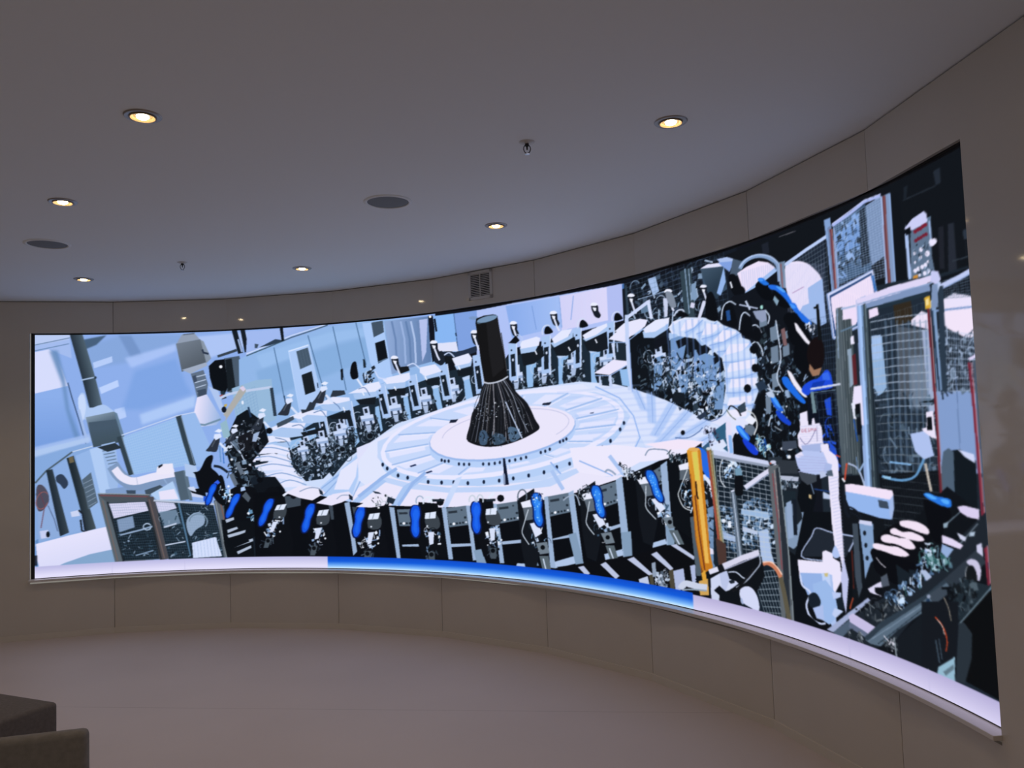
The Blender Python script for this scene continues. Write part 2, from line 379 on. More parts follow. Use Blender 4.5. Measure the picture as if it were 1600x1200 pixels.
# picture shown on the wall: P filled shape, G gradient, S soft, A translucent, N mesh, K machinery clutter
PICTURE = """
# hall backdrop
P 86a9ea -120 2215 236 13 244 12 251 10 259 7 266 5 273 3 279 0 284 -3 290 -6 295 -10 298 -12 301 -17 303 -19 304 -22 5 -249 5 -248 4 -246 5 -245 5 -244 5 -242 4 -241 5 -240 5 -238 -287 -27 -285 -24 -284 -21 -282 -18 -279 -16 -275 -12 -271 -9 -266 -7 -260 -4 -255 -1 -249 1 -242 4 -236 5 -229 7 -223 9 0 256 0 257 -1 258 0 260 -1 260 0 262 0 263 -1 264
P 10141e 3634 2138 298 23 298 19 295 13 293 8 289 3 284 -1 278 -7 272 -10 263 -15 231 11 224 5 216 2 208 -3 200 -6 191 -9 182 -12 174 -13 165 -16 156 -17 148 -17 -5 -100 -5 -99 -5 -100 -5 -99 -5 -99 -5 -99 -5 -99 -5 -99 -5 -99 -4 -99 -5 -99 -5 -98 -5 -99 -5 -98 -5 -99 -5 -98 -4 -99 -5 -98 -5 -98 -5 -98 -5 -98 -4 -98 -138 -11 -144 -10 -153 -8 -160 -6 -167 -2 -175 0 -183 4 -191 9 -198 13 -205 18 -212 24 -219 29 -257 -26 -264 -24 -270 -21 -276 -18 -280 -14 -283 -10 -287 -6 -288 -1 -289 2 9 249 9 250 9 251 9 251 9 253 9 253 9 254 9 255
P b4c6f0 -22 2104 301 11 -5 -68 -296 -60
P 9cb6ec -22 1987 296 60 15 -169 -182 81 -129 -16
P d0d6f8 -22 1932 129 27 50 -34 60 -158 40 -129 -279 -67
G 84a9ea 6f98de 27 1548 27 1107 -22 1571 279 67 31 -124 91 -421 -401 -50 0 264
P 5878a0 -22 1989 296 66 -1 7 -296 -66
P 5f80ac -22 1939 291 65 -1 7 -291 -65
S 6088bc 0.9 25 112 1947 65 0 55 -236 35 -280 112 -338 -41 -9 -96 348 -30 223
P 2a4060 254 1665 30 -124 61 -214 61 -236 7 2 -61 236 -60 214 -31 124
S 7fa2dc 1 30 407 1989 291 86 259 0 266 -3 -30 -130 -415 -108 -345 -43
S 3b5570 0.9 12 382 2040 188 37 -84 -84 -89 -38
S 6a8cc4 0.8 20 672 2075 107 -2 108 -208 -109 3
S b5ccfa 0.9 5 459 1836 158 53 5 -51 -153 -53
S b5ccfa 1 5 510 1615 154 64 10 -57 -148 -64
S b5ccfa 0.9 8 631 1420 85 20 16 -90 -91 -31
S a4bff6 0.9 25 724 1870 441 118 5 -63 -393 -142
S a9c6f6 0.9 25 845 1368 240 77 245 77 -1 -102 -463 -142
S 6d9ae0 0.6 40 804 1754 360 103 82 -230 56 -87 -446 -127 -161 5
S aac2f4 0.9 20 1353 2045 267 14 272 13 -2 -102 -441 -123
S 9bb8ee 0.9 14 -22 1109 223 52 230 53 25 -68 -242 -63 -236 -62
# pipes and lamp on the left
G 16202c 5a7080 289 1878 459 1920 274 2086 103 -1 102 -379 -104 -20
G 1c2834 5c7284 380 1596 537 1614 375 1686 104 20 57 -249 -104 -20
P 9fb8dc 366 1680 120 25 -3 12 -119 -25
P 2a3a4c 491 1705 -4 -8 -8 -4 -8 4 -3 9 3 9 8 3 8 -4
P a6c2f0 349 1552 10 20 16 6 16 -11 9 -36 9 -52 17 -36 33 0 41 16 36 9 25 -6 21 -14 17 -16 24 -18 22 -20 -9 -19 -66 -17 -96 -16 -74 -4 -29 10 -8 21 -4 31 -7 49 -4 59
P c0d4f8 339 1530 12 22 19 11 15 -7 9 -32 6 -49 0 -48 -7 -45 -12 -44 -12 -22 -8 12 -7 34 -5 39 -6 43 -5 48
P 9db8e8 334 1426 41 -180 46 -158 19 7 -46 157 -40 179
G 8aa0b4 42566a 483 1414 535 1266 400 1360 231 43 73 -266 -243 -41
G 42566a 3c4f5c 535 1266 561 1114 421 1315 231 20 52 -198 -243 -41
P 5f7c98 631 1403 26 -17 73 -250 -26 -4
P 8c9ab0 1217 2067 108 13 51 -59 -205 -33
P 5c6a80 1229 2061 102 7 -1 12 -102 -8
P 8492a4 1365 2021 45 -19 68 -156 -47 -44
G 6c7888 525c68 1193 1970 1305 1767 1165 1988 217 33 49 -208 -217 -77
P 9aa8c0 1214 1753 217 60 11 -29 -149 -68
P 28344a 1390 1926 14 -33 49 -15 4 17 -43 12 -8 25
P 5c6d84 1293 1716 114 30 39 -126 -13 -91 -86 -25 -27 120
P b8c8e4 1316 1677 115 24 -2 8 -115 -24
P b8c8e4 1327 1631 103 25 -2 8 -103 -25
P b8c8e4 1338 1586 92 25 -3 7 -91 -25
P b8c8e4 1349 1540 80 25 -2 8 -81 -26
P 3c4a60 1304 1693 34 10 11 -57 -29 -11
P 3a4a60 1348 1566 80 14 5 -51 -74 -20
G e2dcf6 92b0e0 1334 1397 1558 1361 1347 1504 86 25 130 -219 -47 -55 -195 -16 -10 102
P 6c8ca8 1315 1265 99 -15 146 46 -6 16 -143 -45 -94 15
# black camera housing
P 46586c 1594 1841 140 17 61 -252 -77 -88 -105 27
P a8c0ec 1451 1597 81 -26 55 -183 11 -57 -51 58
P 0c1016 1454 1778 58 49 87 8 26 -245 -24 -56 -110 44 -27 98
P 161e26 1605 1829 59 9 31 -262 -71 -31
P f0f4ff 1579 1768 -5 -11 -11 -3 -10 4 -5 11 5 10 11 4 10 -5
P 35424f 1539 1850 88 24 88 25 -7 22 -88 -25 -88 -25
P 141c26 1668 2083 56 -208 45 10 -55 208
P 141c26 1747 2087 38 -201 41 5 -38 202
P 9cb4e0 1718 2004 33 -115 15 3 -34 116
P 20303c 1555 1547 35 10 22 -68 -41 -10
P 9a4a50 1548 1514 29 10 12 -35 -29 -4
# left safety fence
P c0d0f0 695 1189 232 77 239 76 158 28 -2 9 -159 -28 -238 -77 -233 -76
P 8db6ea 704 1176 460 153 120 -415 -257 -35 -250 -35
N b4d0f2 26 16 4 0.35 704 1176 1164 1329 1284 914 777 844
P 8fb4ea 1210 1345 118 24 139 -315 -2 -157 -170 -6
P 2f3f4c 1157 1340 60 -228 65 -217 48 14 -65 215 -59 228
P 7c94b0 1200 1344 114 -432 7 2 -114 432
P 30404c 652 1177 99 -339 41 12 -100 339
P 6a8098 690 1181 100 -339 6 2 -99 339
P 7ea4dc -22 1043 223 46 230 47 61 -158 20 -334 19 -332 -281 -11 -271 -9 0 250 0 250
S a9c4ee 0.9 14 -22 1081 223 52 230 53 0 -39 -230 -63 -223 -63
P 84a8e0 136 921 110 83 73 -309 73 -309 -127 -26 -65 281
P 8cb0e6 317 1029 144 61 56 -349 56 -349 -93 -11 -82 324
P 86a6da 13 823 73 62 60 -272 59 -271 -178 -26 -7 253
P 4a5c6c 7 802 83 99 206 157 -8 11 -206 -157 -84 -100
P c0d0ea 293 1059 164 44 -2 8 -164 -43
G 1c2834 3c4a56 146 608 236 625 86 912 50 9 64 -275 65 -275 -70 -28 -54 284
G 1e2a34 44525c 327 708 429 725 246 1010 56 20 89 -319 89 -319 -78 -18 -78 318
P 6a6048 261 1015 36 10 10 -51 -36 -9
P 2c3c54 166 859 12 10 16 6 17 -1 15 -13 14 -20 11 -19 6 -16 1 -15 -2 -13 -8 -14 -11 -13 -11 -5 -10 9 -10 16 -10 15 -11 10 -12 9 -7 10 -4 15 -1 16
P 506478 368 817 72 63 56 -263 -78 -57
P 7c90a8 379 780 72 36 -2 6 -72 -36
P 7c90a8 388 741 71 35 -3 6 -70 -35
P 7c90a8 398 702 68 35 -3 6 -68 -35
P 7c90a8 407 663 66 35 -3 6 -66 -35
P 7c90a8 416 624 64 35 -3 6 -64 -35
P 7c90a8 425 585 62 35 -3 6 -62 -35
P 4c4a5c 13 768 11 22 16 4 17 -6 16 -16 16 -25 12 -27 7 -27 2 -29 -4 -26 -13 -27 -19 -26 -17 -16 -15 -6 -14 4 -10 21 -6 54 -3 72
P 9a5858 96 639 -10 -21 -13 -17 -14 -10 -14 -4 -13 4 -10 10 -7 16 -3 21 2 23 7 22 11 20 14 14 14 8 14 1 12 -6 10 -14 4 4 -10 15 -15 7 -16 0 -17 -9 -14 -16 -12 -21 -7 -23 -3 -25 3 -22 8 -19 12 -12 16 -5 17 4 15 12 14 18 10 22
P 6a3a48 25 750 48 -138 -29 -188 6 -2 29 190 -49 140
P 3a4868 99 610 49 -123 25 -100 5 1 -25 100 -50 124
P c0c8ee 37 397 64 6 15 -66 -69 -6
P 101620 116 364 -5 -19 -10 -7 -11 9 -4 19 5 19 10 8 10 -9
P c4ceee 276 546 61 13 15 -50 -66 -7
P 1c2430 336 553 29 -31 20 -138 26 -13 -38 14 -9 91 -15 -1 11 -97 54 -24 -14 33 -21 139 -32 38
# white duct and elbow
P a8c6f2 430 1080 104 24 62 -242 21 -167 -43 -165 -62 169
P 96b6e6 524 1116 116 24 30 -281 -22 -221 -63 113
P 7a98c8 559 725 185 20 409 28 83 -131 -1 -84 -344 13 -333 15
P 5c7490 535 1056 95 13 -2 8 -94 -13
P 5c7490 546 1027 90 13 -1 9 -90 -14
P 5c7490 558 999 84 13 -1 9 -85 -14
P 5c7490 569 971 79 13 -1 8 -79 -13
P 5c7490 581 942 74 14 -2 8 -74 -14
P 5c7490 592 914 69 14 -2 8 -69 -14
P 5c7490 604 886 63 14 -2 8 -63 -14
P 26323c 493 1095 147 33 53 -46 -117 -30
P 7894bc 573 907 10 -18 14 -27 21 -33 26 -31 27 -27 33 -27 39 -24 49 -16 51 0 47 11 43 12 39 10 46 7 53 8 47 6 34 5 -18 111 -34 -5 -48 -7 -53 -7 -50 -8 -47 -12 -42 -12 -34 -8 -22 -1 -19 7 -22 14 -24 20 -21 20 -16 19 -15 24 -14 25 -10 18
P e2dff5 608 886 10 -15 15 -23 21 -27 24 -23 25 -17 27 -13 32 -10 37 -5 41 4 42 9 43 11 43 9 47 8 52 8 48 6 33 5 -11 67 -33 -5 -48 -7 -53 -8 -49 -7 -45 -10 -43 -11 -38 -9 -31 -3 -24 3 -21 7 -19 10 -18 11 -15 15 -16 21 -14 21 -11 16
P e6e2f4 983 858 11 50 50 20 83 3 10 -90 -143 -6
P 1a2230 1000 913 38 16 0 -17 -33 -21
P a9b6d6 812 825 10 -67 5 0 -10 68
P 8aa8d4 1044 796 35 -54 49 27 -5 10 -40 -26 -30 49
P 3c4c5c 884 705 131 40 66 -42 -23 -38 -164 -5
P 384a60 728 712 80 -4 0 -33 -70 -3
P 4a5e70 1137 852 79 14 53 -254 -78 -8
P 5a7084 1216 866 33 -1 48 -265 -28 1
P a8c2ea 1228 927 101 -26 32 -113 -123 27
P c4cdec 1270 724 79 -25 44 -80 -101 15
P a8c8f0 932 670 194 104 65 -170 -199 8
P e0dcf5 1003 689 133 18 38 -91 -160 0
# white cylinder
P 5a88c4 3 318 24 14 0 -238 -24 2
G dedcf8 d2d4f4 225 330 275 109 8 290 267 59 288 55 61 -224 0 -148 -299 19 -288 21 -19 82
P 7ea2cc 225 112 202 63 198 33 9 -177 -248 21 -241 23
P 20283a -2 194 20 -2 0 -86 -20 1
# framed door in the fence
P 46505a 496 689 431 -25 79 -281 80 -280 -452 -11 -69 298
P 14202a 574 608 320 2 60 -253 61 -251 -328 -1 -56 251
P d4d2f2 585 602 303 3 27 -79 -289 -54
S 8aa4cc 0.9 6 647 460 133 27 15 -100 -128 -38
K 28404e,4c6a86,8aa2c0,0c141c,1c3040 60 26 3 667 349 258 43 74 -258 -301 -7
P 8ea6c8 679 319 172 36 136 39 -4 13 -136 -38 -171 -36
P a8bcd8 930 387 -2 -9 -6 -7 -9 -4 -10 -2 -11 2 -9 6 -5 7 -2 9 2 8 6 7 8 4 11 2 11 -3 9 -5 6 -9 8 7 -7 10 -13 8 -14 3 -14 -2 -12 -7 -9 -10 -3 -13 3 -13 8 -11 13 -8 14 -3 14 2 12 6 9 11 3 11
P 7a94b4 806 138 151 37 -3 10 -151 -37
N 5a7896 18 22 3 0.4 574 608 894 610 1015 106 687 105
P 6e4850 512 670 404 -29 0 14 -404 29
P 8a949c 496 691 431 -30 0 7 -431 30
P 4a484e 899 649 60 -3 66 -272 67 -272 -83 -7 -55 276
P 7a6460 918 625 63 -259 63 -257 7 1 -63 258 -64 258
P 22282e 898 603 58 -253 58 -252 13 3 -58 252 -58 252
P 56626c 496 684 62 -59 70 -263 70 -263 -64 -7 -69 295
P 1c242c 568 617 64 -260 65 -260 12 3 -64 260 -65 260
P 7a6058 529 631 62 -263 61 -262 7 2 -62 262 -61 263
P 162430 970 607 251 -21 257 -20 103 -469 -495 0 -58 255
P d0d0f0 975 601 160 -17 22 -46 -155 -38
S 7a96b4 0.8 6 1002 511 149 16 38 -123 -144 -28
K 2c465a,7c96b2,0c141c,a0b6d0,1c3444 110 30 5 991 511 481 39 97 -436 -472 -6
P 8ea6c6 1245 435 14 21 21 19 21 14 23 6 25 2 20 -5 16 -13 11 -19 7 -19 1 -19 -4 -19 -9 -18 -20 -14 -26 -13 -23 -15 -17 -21 -15 -23 -13 -10 -13 13 -12 27 -8 28 -4 26 -1 27
P 7088a0 1272 416 3 15 6 14 10 12 13 9 16 7 17 3 17 -1 18 -4 15 -7 14 -10 10 -12 6 -14 2 -14 -2 -15 -6 -13 -10 -13 9 -7 11 14 7 16 3 18 -3 17 -8 16 -11 15 -16 12 -18 8 -19 4 -20 1 -20 -4 -18 -7 -15 -11 -12 -14 -7 -16 -3 -17
P c0cce6 1046 369 111 29 -4 14 -110 -29
P c0cce6 1055 215 177 26 -1 11 -178 -26
N 6c88a4 26 22 3 0.35 970 607 1478 566 1581 97 1086 97
P 4c7498 1166 581 101 -460 16 4 -101 459
P 1a2630 1190 575 90 -464 11 1 -90 465
P b4c0d8 958 605 277 -28 254 -25 1 17 -254 25 -276 27
P ccd8f8 1287 233 210 44 55 -168 -255 -9
P a8bce4 1302 233 10 -123 4 1 -10 122
P a8bce4 1330 238 12 -129 4 1 -11 129
P a8bce4 1358 244 13 -136 5 1 -13 135
P a8bce4 1387 250 14 -142 5 0 -15 142
P a8bce4 1415 256 16 -149 5 0 -16 149
P a8bce4 1443 261 18 -155 5 0 -18 156
P a8bce4 1472 267 20 -162 4 0 -19 163
P a8bce4 1501 273 21 -169 4 1 -21 168
P 56606c 1484 594 75 15 54 -252 54 -251 -98 -8 -42 247
P 8a969e 1497 587 91 -485 8 1 -91 486
P 805850 1537 580 108 -474 9 2 -108 474
# cabinets behind the ring
G 9ab4ee 88a8e6 2193 2066 2252 1950 1809 2070 294 9 299 6 303 3 307 -1 309 -4 311 -8 -381 2 -378 -3 -299 -5 -383 -99 -398 -138
P 8ab2e6 1728 1824 161 72 339 89 346 84 362 17 379 -9 380 -14 20 -333 19 -329 -296 -55 -295 -57 -293 -61 -270 -100 -267 -101 -262 -104 -316 178 -4 360
S 78a4d8 0.6 30 1886 1715 363 95 371 89 376 56 380 49 -5 -159 -350 -82 -345 -89 -371 -105 -364 -110
S 98c0f0 0.5 20 1888 1851 339 84 346 79 400 17 404 11 -1 -38 -380 -35 -376 -42 -340 -91 -334 -96
P 3c586c 1801 1850 90 30 339 112 346 84 -3 9 -346 -84 -340 -112 -89 -30
P d0dcf8 1801 1868 90 30 339 112 346 78 -3 7 -346 -78 -339 -112 -90 -29
P 2a3c50 1919 1923 152 66 96 -17 -158 -37
P 101820 2115 2082 30 4 10 -113 -24 -5
P 3a4c60 1878 1959 36 -8 -13 -33 -23 1
P 4a6e9a 2053 1915 66 -324 22 -125 8 1 -21 125 -67 324
P 4a6e9a 2377 2003 109 -375 85 -280 8 2 -85 280 -108 375
P 4a6e9a 2619 2065 62 -281 55 -279 8 2 -55 278 -61 281
P 4a6e9a 2844 2081 90 -368 9 1 -90 368
P 0c121c 2689 1690 25 4 -3 -99 -18 1
P 182430 2909 1765 18 -7 11 -66 -25 -4
P 8fb4d8 1660 1572 225 64 143 5 42 -356 -192 -66 -166 -61
N 5c88bc 7 10 3 0.4 1670 1486 1872 1580 1909 1319 1736 1224
P b8c8e8 1559 1480 17 8 22 10 33 12 48 10 79 10 102 11 99 9 69 6 -3 23 -69 -7 -99 -9 -103 -10 -80 -11 -50 -11 -35 -12 -23 -11 -17 -7
P 28384a 2012 1561 31 -249 30 3 -31 248
S b4d0fa 1 4 2190 1880 202 39 64 -263 65 -261 -233 -62 -49 272
P a6c4f4 2202 1874 190 45 62 -257 61 -256 -227 -57 -43 262
P d0e0fc 2197 1869 190 45 -3 11 -190 -45
P 42566a 2268 1870 111 28 34 -148 -111 -39
N 7c94b0 4 1 2 0.5 2268 1870 2379 1898 2413 1750 2302 1711
P 161e26 2313 1661 98 28 33 -174 -98 -29
P a4c4f6 2911 2071 201 5 43 -250 43 -247 -127 -36 -94 190
P 3e5064 2999 2070 113 6 10 -98 -102 -36
P 0e141c 3031 1892 95 20 27 -158 -95 -37
P 5c7898 3060 1722 89 27 -4 10 -89 -26
G 88a4d4 5c7cae 3150 1862 3574 1854 3125 2070 443 1 13 -375 -217 -37 -177 -42
P 6482b4 3191 2062 33 -153 6 -204 19 -1 -6 205 -33 155
P 94aede 3279 2054 33 -152 6 -203 19 -1 -6 204 -33 154
P 5e7eb0 3330 2050 33 -152 6 -203 19 0 -6 203 -33 153
P a8bee8 3380 2045 33 -152 6 -201 19 -1 -6 203 -33 153
P 6884b4 3444 2039 33 -151 5 -201 19 0 -6 201 -33 153
P aebcea 3472 2049 83 2 -22 -272 -41 -76
P 101420 3562 2071 45 1 35 -250 3 -104 -52 -28 -20 138
P ffffff 3594 2063 -4 -7 -9 -2 -9 4 -4 8 4 7 9 2 9 -4
P 80b2f2 3619 2066 197 0 22 -261 -2 -61 -213 80
P 101828 3615 2044 15 -107 19 1 -15 106
P 789ce0 3816 2066 229 0 7 -290 -203 -18
P 4a6ca0 3812 2066 33 -308 8 0 -33 308
P 1c2c44 3823 1909 5 -26 13 0 -6 27
P d8dcf6 3592 1842 241 -5 16 -79 -228 19
P 223048 3634 1776 215 -23 185 35 -9 -50 -178 -36 -195 52
P 1a2230 3602 1763 83 14 61 -67 -66 -57 -68 36
P a8bcf4 4045 2066 349 12 366 0 360 -7 352 -12 -8 -243 -266 -15 -270 -19 -274 -23 -276 -28 -66 -67 -283 23
G 84a8ec 9ab8f2 4388 1951 4825 1945 4330 2066 533 0 7 -220 -488 -32
G ccccf4 d6d2f6 4889 1983 5379 2001 4857 2067 465 -4 -1 -228 -453 -16
P aab8f0 5310 2065 145 -3 10 -225 -156 -9
P 6c90d4 4584 2033 35 -182 6 1 -35 181
P 7ca0e0 4853 2058 13 -221 7 0 -14 220
P 8aa8e6 4987 2053 -33 -170 9 -2 33 170
P 3a6ab0 5454 2058 18 1 -3 -244 -17 3
P 7494c4 4061 2003 -15 -9 -36 -1 -35 9 -15 12 16 9 35 1 36 -9
# machinery seen through the upper fence
P 141b26 5452 2024 168 23 254 15 248 11 241 6 111 30 1 -163 0 -162 1 -162 1 -161 -244 62 -253 65 -260 70 -268 74
K 1c2836,0c1016,3a4c62,7c98b8,26344a,101820,a8bede 150 60 21 5501 2046 807 27 -1 -373 -793 67
P a0bce8 5691 2051 71 4 28 -99 -59 -19
P 5a7898 5610 1889 95 10 8 -59 -94 -3
P 8ca4c8 5591 1931 257 12 -2 6 -258 -12
N 5c7494 10 12 3 0.55 5478 2054 6018 2094 6038 1738 5506 1725
N 4c6484 8 12 3 0.5 6051 2072 6364 2090 6390 1717 6061 1735
P 2c3e50 5478 2046 18 1 15 -237 -24 -6
P 30424f 5981 2046 102 4 12 -301 -89 5
P 7c98b8 6022 2054 20 -278 10 -1 -20 278
P 9cb8dc 6057 2047 9 -197 6 0 -9 196
P 7a98bc 6076 1950 34 2 16 -92 -24 -15 -33 13
P 38506a 6166 2026 197 -24 16 -136 -66 -18 -45 -12 -83 71
G 3c5268 26384a 6193 2020 6238 1879 6160 2027 197 -28 14 -106 -82 -71 -73 61
P dcdcf6 6160 2027 62 14 93 -11 48 -28
P 8cb0ea 6362 1998 10 -87 -49 -73 -31 21
P a6bcec 6306 2054 163 -9 -25 -45 -97 12
P 7a9ce0 6316 2033 129 -19 -37 -55 -72 55
P 46586e 6447 2043 101 -8 -56 -110 -86 9
# back row of the ring
P 1a2836 1845 1041 269 47 367 182 311 89 314 85 317 84 319 79 285 30 -10 -251 -334 -91 -334 -96 -254 -132 -253 -137 -250 -157 -307 -132 -299 6 -145 143
P 1a2836 4312 1664 346 41 342 35 303 -12 296 -14 344 -42 332 -42 357 -184 -22 -274 -169 -171 -162 -36 -159 38 -272 101 -280 112 -345 168 -272 18 -276 18 -374 -11
P 0e141c 5511 1725 362 -45 347 -43 361 -186 91 -146 -116 -166 -170 -174 -215 0 -267 138 -424 117 16 252
K 1a2836,0c1118,3e5268,7c94b4,2c3a46,a0b4d4,141c26 320 42 5 1876 1096 237 -63 183 105 431 95 25 -219 -160 -241 -307 -121 -238 49 -146 171
P 8cb8ea 2162 1087 133 29 47 -90 -140 -29
P 8cb8ea 2321 1170 110 30 46 -123 -110 -19
P 8cb8ea 2824 1186 34 -121 -63 -52 -22 109
P 8cb8ea 3016 1351 38 9 31 -205 -64 -41
P 8cb8ea 2756 1188 14 -174 50 9 -14 180
P 8cb8ea 3294 1424 44 8 31 -197 -57 -35
P 8cb8ea 3586 1482 51 23 43 -204 -83 -23
P 8cb8ea 3891 1535 57 17 37 -195 -76 -6
P 8cb8ea 4511 1618 100 6 -22 -194 -81 -4
P 8cb8ea 4822 1633 99 9 -24 -213 -80 -4
P 8cb8ea 5128 1636 98 8 -38 -226 -60 -5
P 8cb8ea 5678 1478 81 13 -32 -152 -46 11
P b4ccf2 3269 1436 76 17 -1 -26 -69 -13
P b4ccf2 3573 1493 70 17 6 -27 -64 -12
P b4ccf2 3879 1546 76 15 -1 -30 -64 -11
P b4ccf2 4498 1619 101 15 -2 -23 -75 -13
P b4ccf2 4810 1639 99 9 11 -19 -99 -10
P b4ccf2 5117 1646 97 4 5 -19 -91 -4
P 18222e 2267 1062 152 6 32 -110 -12 -109 -107 -27 -52 101
K 24303c,0c1118,4e6278,8ea6c4,2c3a46,a8bede 60 34.2 30 2274 1052 152 5 20 -109 -18 -99 -86 -17 -52 100
P c4d4f6 2295 1061 102 12 11 -65 -97 -12
P 8ea8d4 2302 1036 97 12 7 -20 -97 -7
P bccdf2 2317 1121 48 8 11 -60 -49 -9
P 16202e 2328 1110 22 5 8 -31 -22 -4
P 2a3a54 2314 1021 16 5 9 -36 -16 -4
P 2a3a54 2369 1024 16 5 8 -30 -16 -5
P a4b8dc 2333 996 43 3 -1 -49 -27 -4
P 10161f 2389 920 -7 -14 -16 -6 -15 7 -6 14 7 14 15 5 16 -6
P 5a6c80 2392 920 -6 -13 -12 -8 -15 0 -12 9 -5 13 5 13 13 8 15 -1 13 -9 3 4 -14 10 -19 0 -15 -9 -6 -16 5 -16 15 -10 19 -1 15 10 6 15
P b6c8e6 2277 1015 -16 4 -12 11 -7 16 1 17 8 14 13 10 16 2 16 -6 2 6 -17 6 -19 -3 -16 -11 -9 -17 -1 -19 8 -18 14 -13 17 -4
P 18222e 2443 1144 171 5 37 -121 -11 -120 -119 -30 -61 111
K 24303c,0c1118,4e6278,8ea6c4,2c3a46,a8bede 60 38 31 2451 1133 170 5 25 -121 -18 -109 -96 -19 -61 111
P c4d4f6 2474 1143 114 13 14 -72 -108 -13
P 8ea8d4 2483 1115 108 13 9 -22 -109 -8
P bccdf2 2497 1208 54 9 13 -66 -54 -9
P 16202e 2511 1197 23 4 10 -33 -24 -5
P 2a3a54 2497 1098 18 5 10 -39 -18 -5
P 2a3a54 2558 1102 17 5 10 -34 -18 -4
P a4b8dc 2518 1070 49 4 0 -55 -30 -4
P 10161f 2583 986 -8 -15 -17 -6 -18 7 -6 15 7 16 18 5 17 -6
P 5a6c80 2586 987 -6 -15 -14 -9 -17 0 -14 10 -5 14 6 15 14 8 17 0 14 -10 4 4 -16 11 -21 1 -17 -11 -7 -18 6 -17 17 -12 21 0 17 10 7 17
P b6c8e6 2454 1091 -18 5 -14 12 -7 18 1 19 9 16 15 10 17 3 18 -6 2 5 -19 6 -21 -3 -17 -11 -10 -19 -1 -21 8 -20 15 -14 20 -5
P 18222e 2600 1204 180 5 37 -127 -15 -125 -127 -31 -61 117
K 24303c,0c1118,4e6278,8ea6c4,2c3a46,a8bede 60 39.9 32 2607 1192 180 5 24 -126 -22 -113 -102 -21 -61 117
P c4d4f6 2632 1203 121 13 13 -75 -115 -13
P 8ea8d4 2641 1174 115 13 8 -23 -115 -8
P bccdf2 2658 1271 57 9 13 -69 -57 -9
P 16202e 2672 1259 25 5 10 -35 -25 -5
P 2a3a54 2655 1156 19 5 10 -40 -19 -5
P 2a3a54 2719 1160 19 5 10 -35 -19 -5
P a4b8dc 2677 1127 51 4 -1 -57 -32 -5
P 10161f 2743 1039 -8 -16 -19 -6 -18 7 -7 16 8 16 19 6 18 -7
P 5a6c80 2746 1040 -6 -16 -15 -9 -18 0 -14 10 -5 15 6 15 15 9 18 0 15 -11 4 5 -17 11 -22 1 -18 -11 -8 -18 7 -19 17 -12 22 -1 18 11 8 18
P b6c8e6 2611 1149 -20 5 -14 13 -8 18 2 20 9 17 16 11 19 2 18 -6 3 5 -21 7 -22 -3 -18 -12 -10 -20 -2 -22 9 -20 16 -15 21 -5
P 18222e 2832 1282 191 4 41 -131 -13 -130 -132 -32 -68 121
K 24303c,0c1118,4e6278,8ea6c4,2c3a46,a8bede 60 41.800000000000004 33 2841 1270 190 4 28 -131 -21 -117 -107 -21 -68 121
P c4d4f6 2867 1281 128 12 15 -77 -121 -14
P 8ea8d4 2877 1251 121 13 9 -24 -122 -8
P bccdf2 2893 1351 60 10 15 -72 -60 -10
P 16202e 2908 1339 27 5 10 -37 -26 -4
P 2a3a54 2892 1232 20 5 12 -42 -20 -5
P 2a3a54 2960 1235 20 6 11 -36 -20 -6
P a4b8dc 2916 1201 54 4 0 -59 -34 -5
P 10161f 2987 1110 -8 -17 -20 -6 -19 8 -7 17 8 16 20 7 19 -8
P 5a6c80 2991 1111 -6 -17 -16 -9 -19 1 -15 10 -6 16 7 15 15 9 19 0 16 -11 4 5 -17 11 -24 1 -19 -11 -8 -19 7 -19 19 -13 23 0 19 11 8 18
P b6c8e6 2844 1225 -21 5 -15 14 -8 19 1 20 10 18 17 11 20 3 20 -7 2 5 -21 7 -23 -3 -19 -12 -12 -20 -1 -23 9 -21 17 -16 22 -6
P 18222e 3103 1357 191 3 42 -130 -14 -127 -133 -31 -68 119
K 24303c,0c1118,4e6278,8ea6c4,2c3a46,a8bede 60 41.800000000000004 34 3111 1345 192 3 27 -129 -21 -116 -108 -20 -68 120
P c4d4f6 3137 1356 129 11 15 -76 -122 -13
P 8ea8d4 3147 1326 122 12 10 -24 -123 -6
P bccdf2 3164 1425 61 9 14 -71 -61 -9
P 16202e 3179 1413 27 4 11 -36 -27 -4
P 2a3a54 3163 1307 20 5 11 -41 -20 -5
P 2a3a54 3231 1310 20 5 11 -35 -20 -5
P a4b8dc 3187 1277 54 4 0 -59 -34 -4
P 10161f 3258 1186 -8 -16 -20 -6 -19 8 -8 16 9 17 20 6 19 -8
P 5a6c80 3262 1187 -7 -16 -15 -9 -19 1 -16 10 -5 16 6 15 16 9 19 -1 16 -11 4 5 -17 12 -24 0 -19 -11 -8 -18 7 -19 18 -13 24 0 19 11 8 17
P b6c8e6 3114 1300 -20 6 -16 13 -8 19 1 20 11 18 17 11 20 2 20 -7 2 5 -22 7 -23 -2 -19 -13 -12 -19 -1 -23 9 -21 17 -15 22 -6
P 18222e 3399 1417 193 2 39 -128 -17 -124 -135 -30 -66 118
K 24303c,0c1118,4e6278,8ea6c4,2c3a46,a8bede 60 41.800000000000004 35 3407 1405 193 2 25 -127 -25 -113 -109 -19 -65 118
P c4d4f6 3434 1416 130 10 13 -75 -123 -12
P 8ea8d4 3443 1386 124 11 8 -23 -123 -6
P bccdf2 3463 1484 61 8 13 -70 -61 -9
P 16202e 3478 1471 27 4 10 -35 -28 -4
P 2a3a54 3459 1368 20 5 10 -41 -20 -5
P 2a3a54 3527 1371 21 4 10 -35 -21 -4
P a4b8dc 3482 1338 55 3 -2 -57 -34 -4
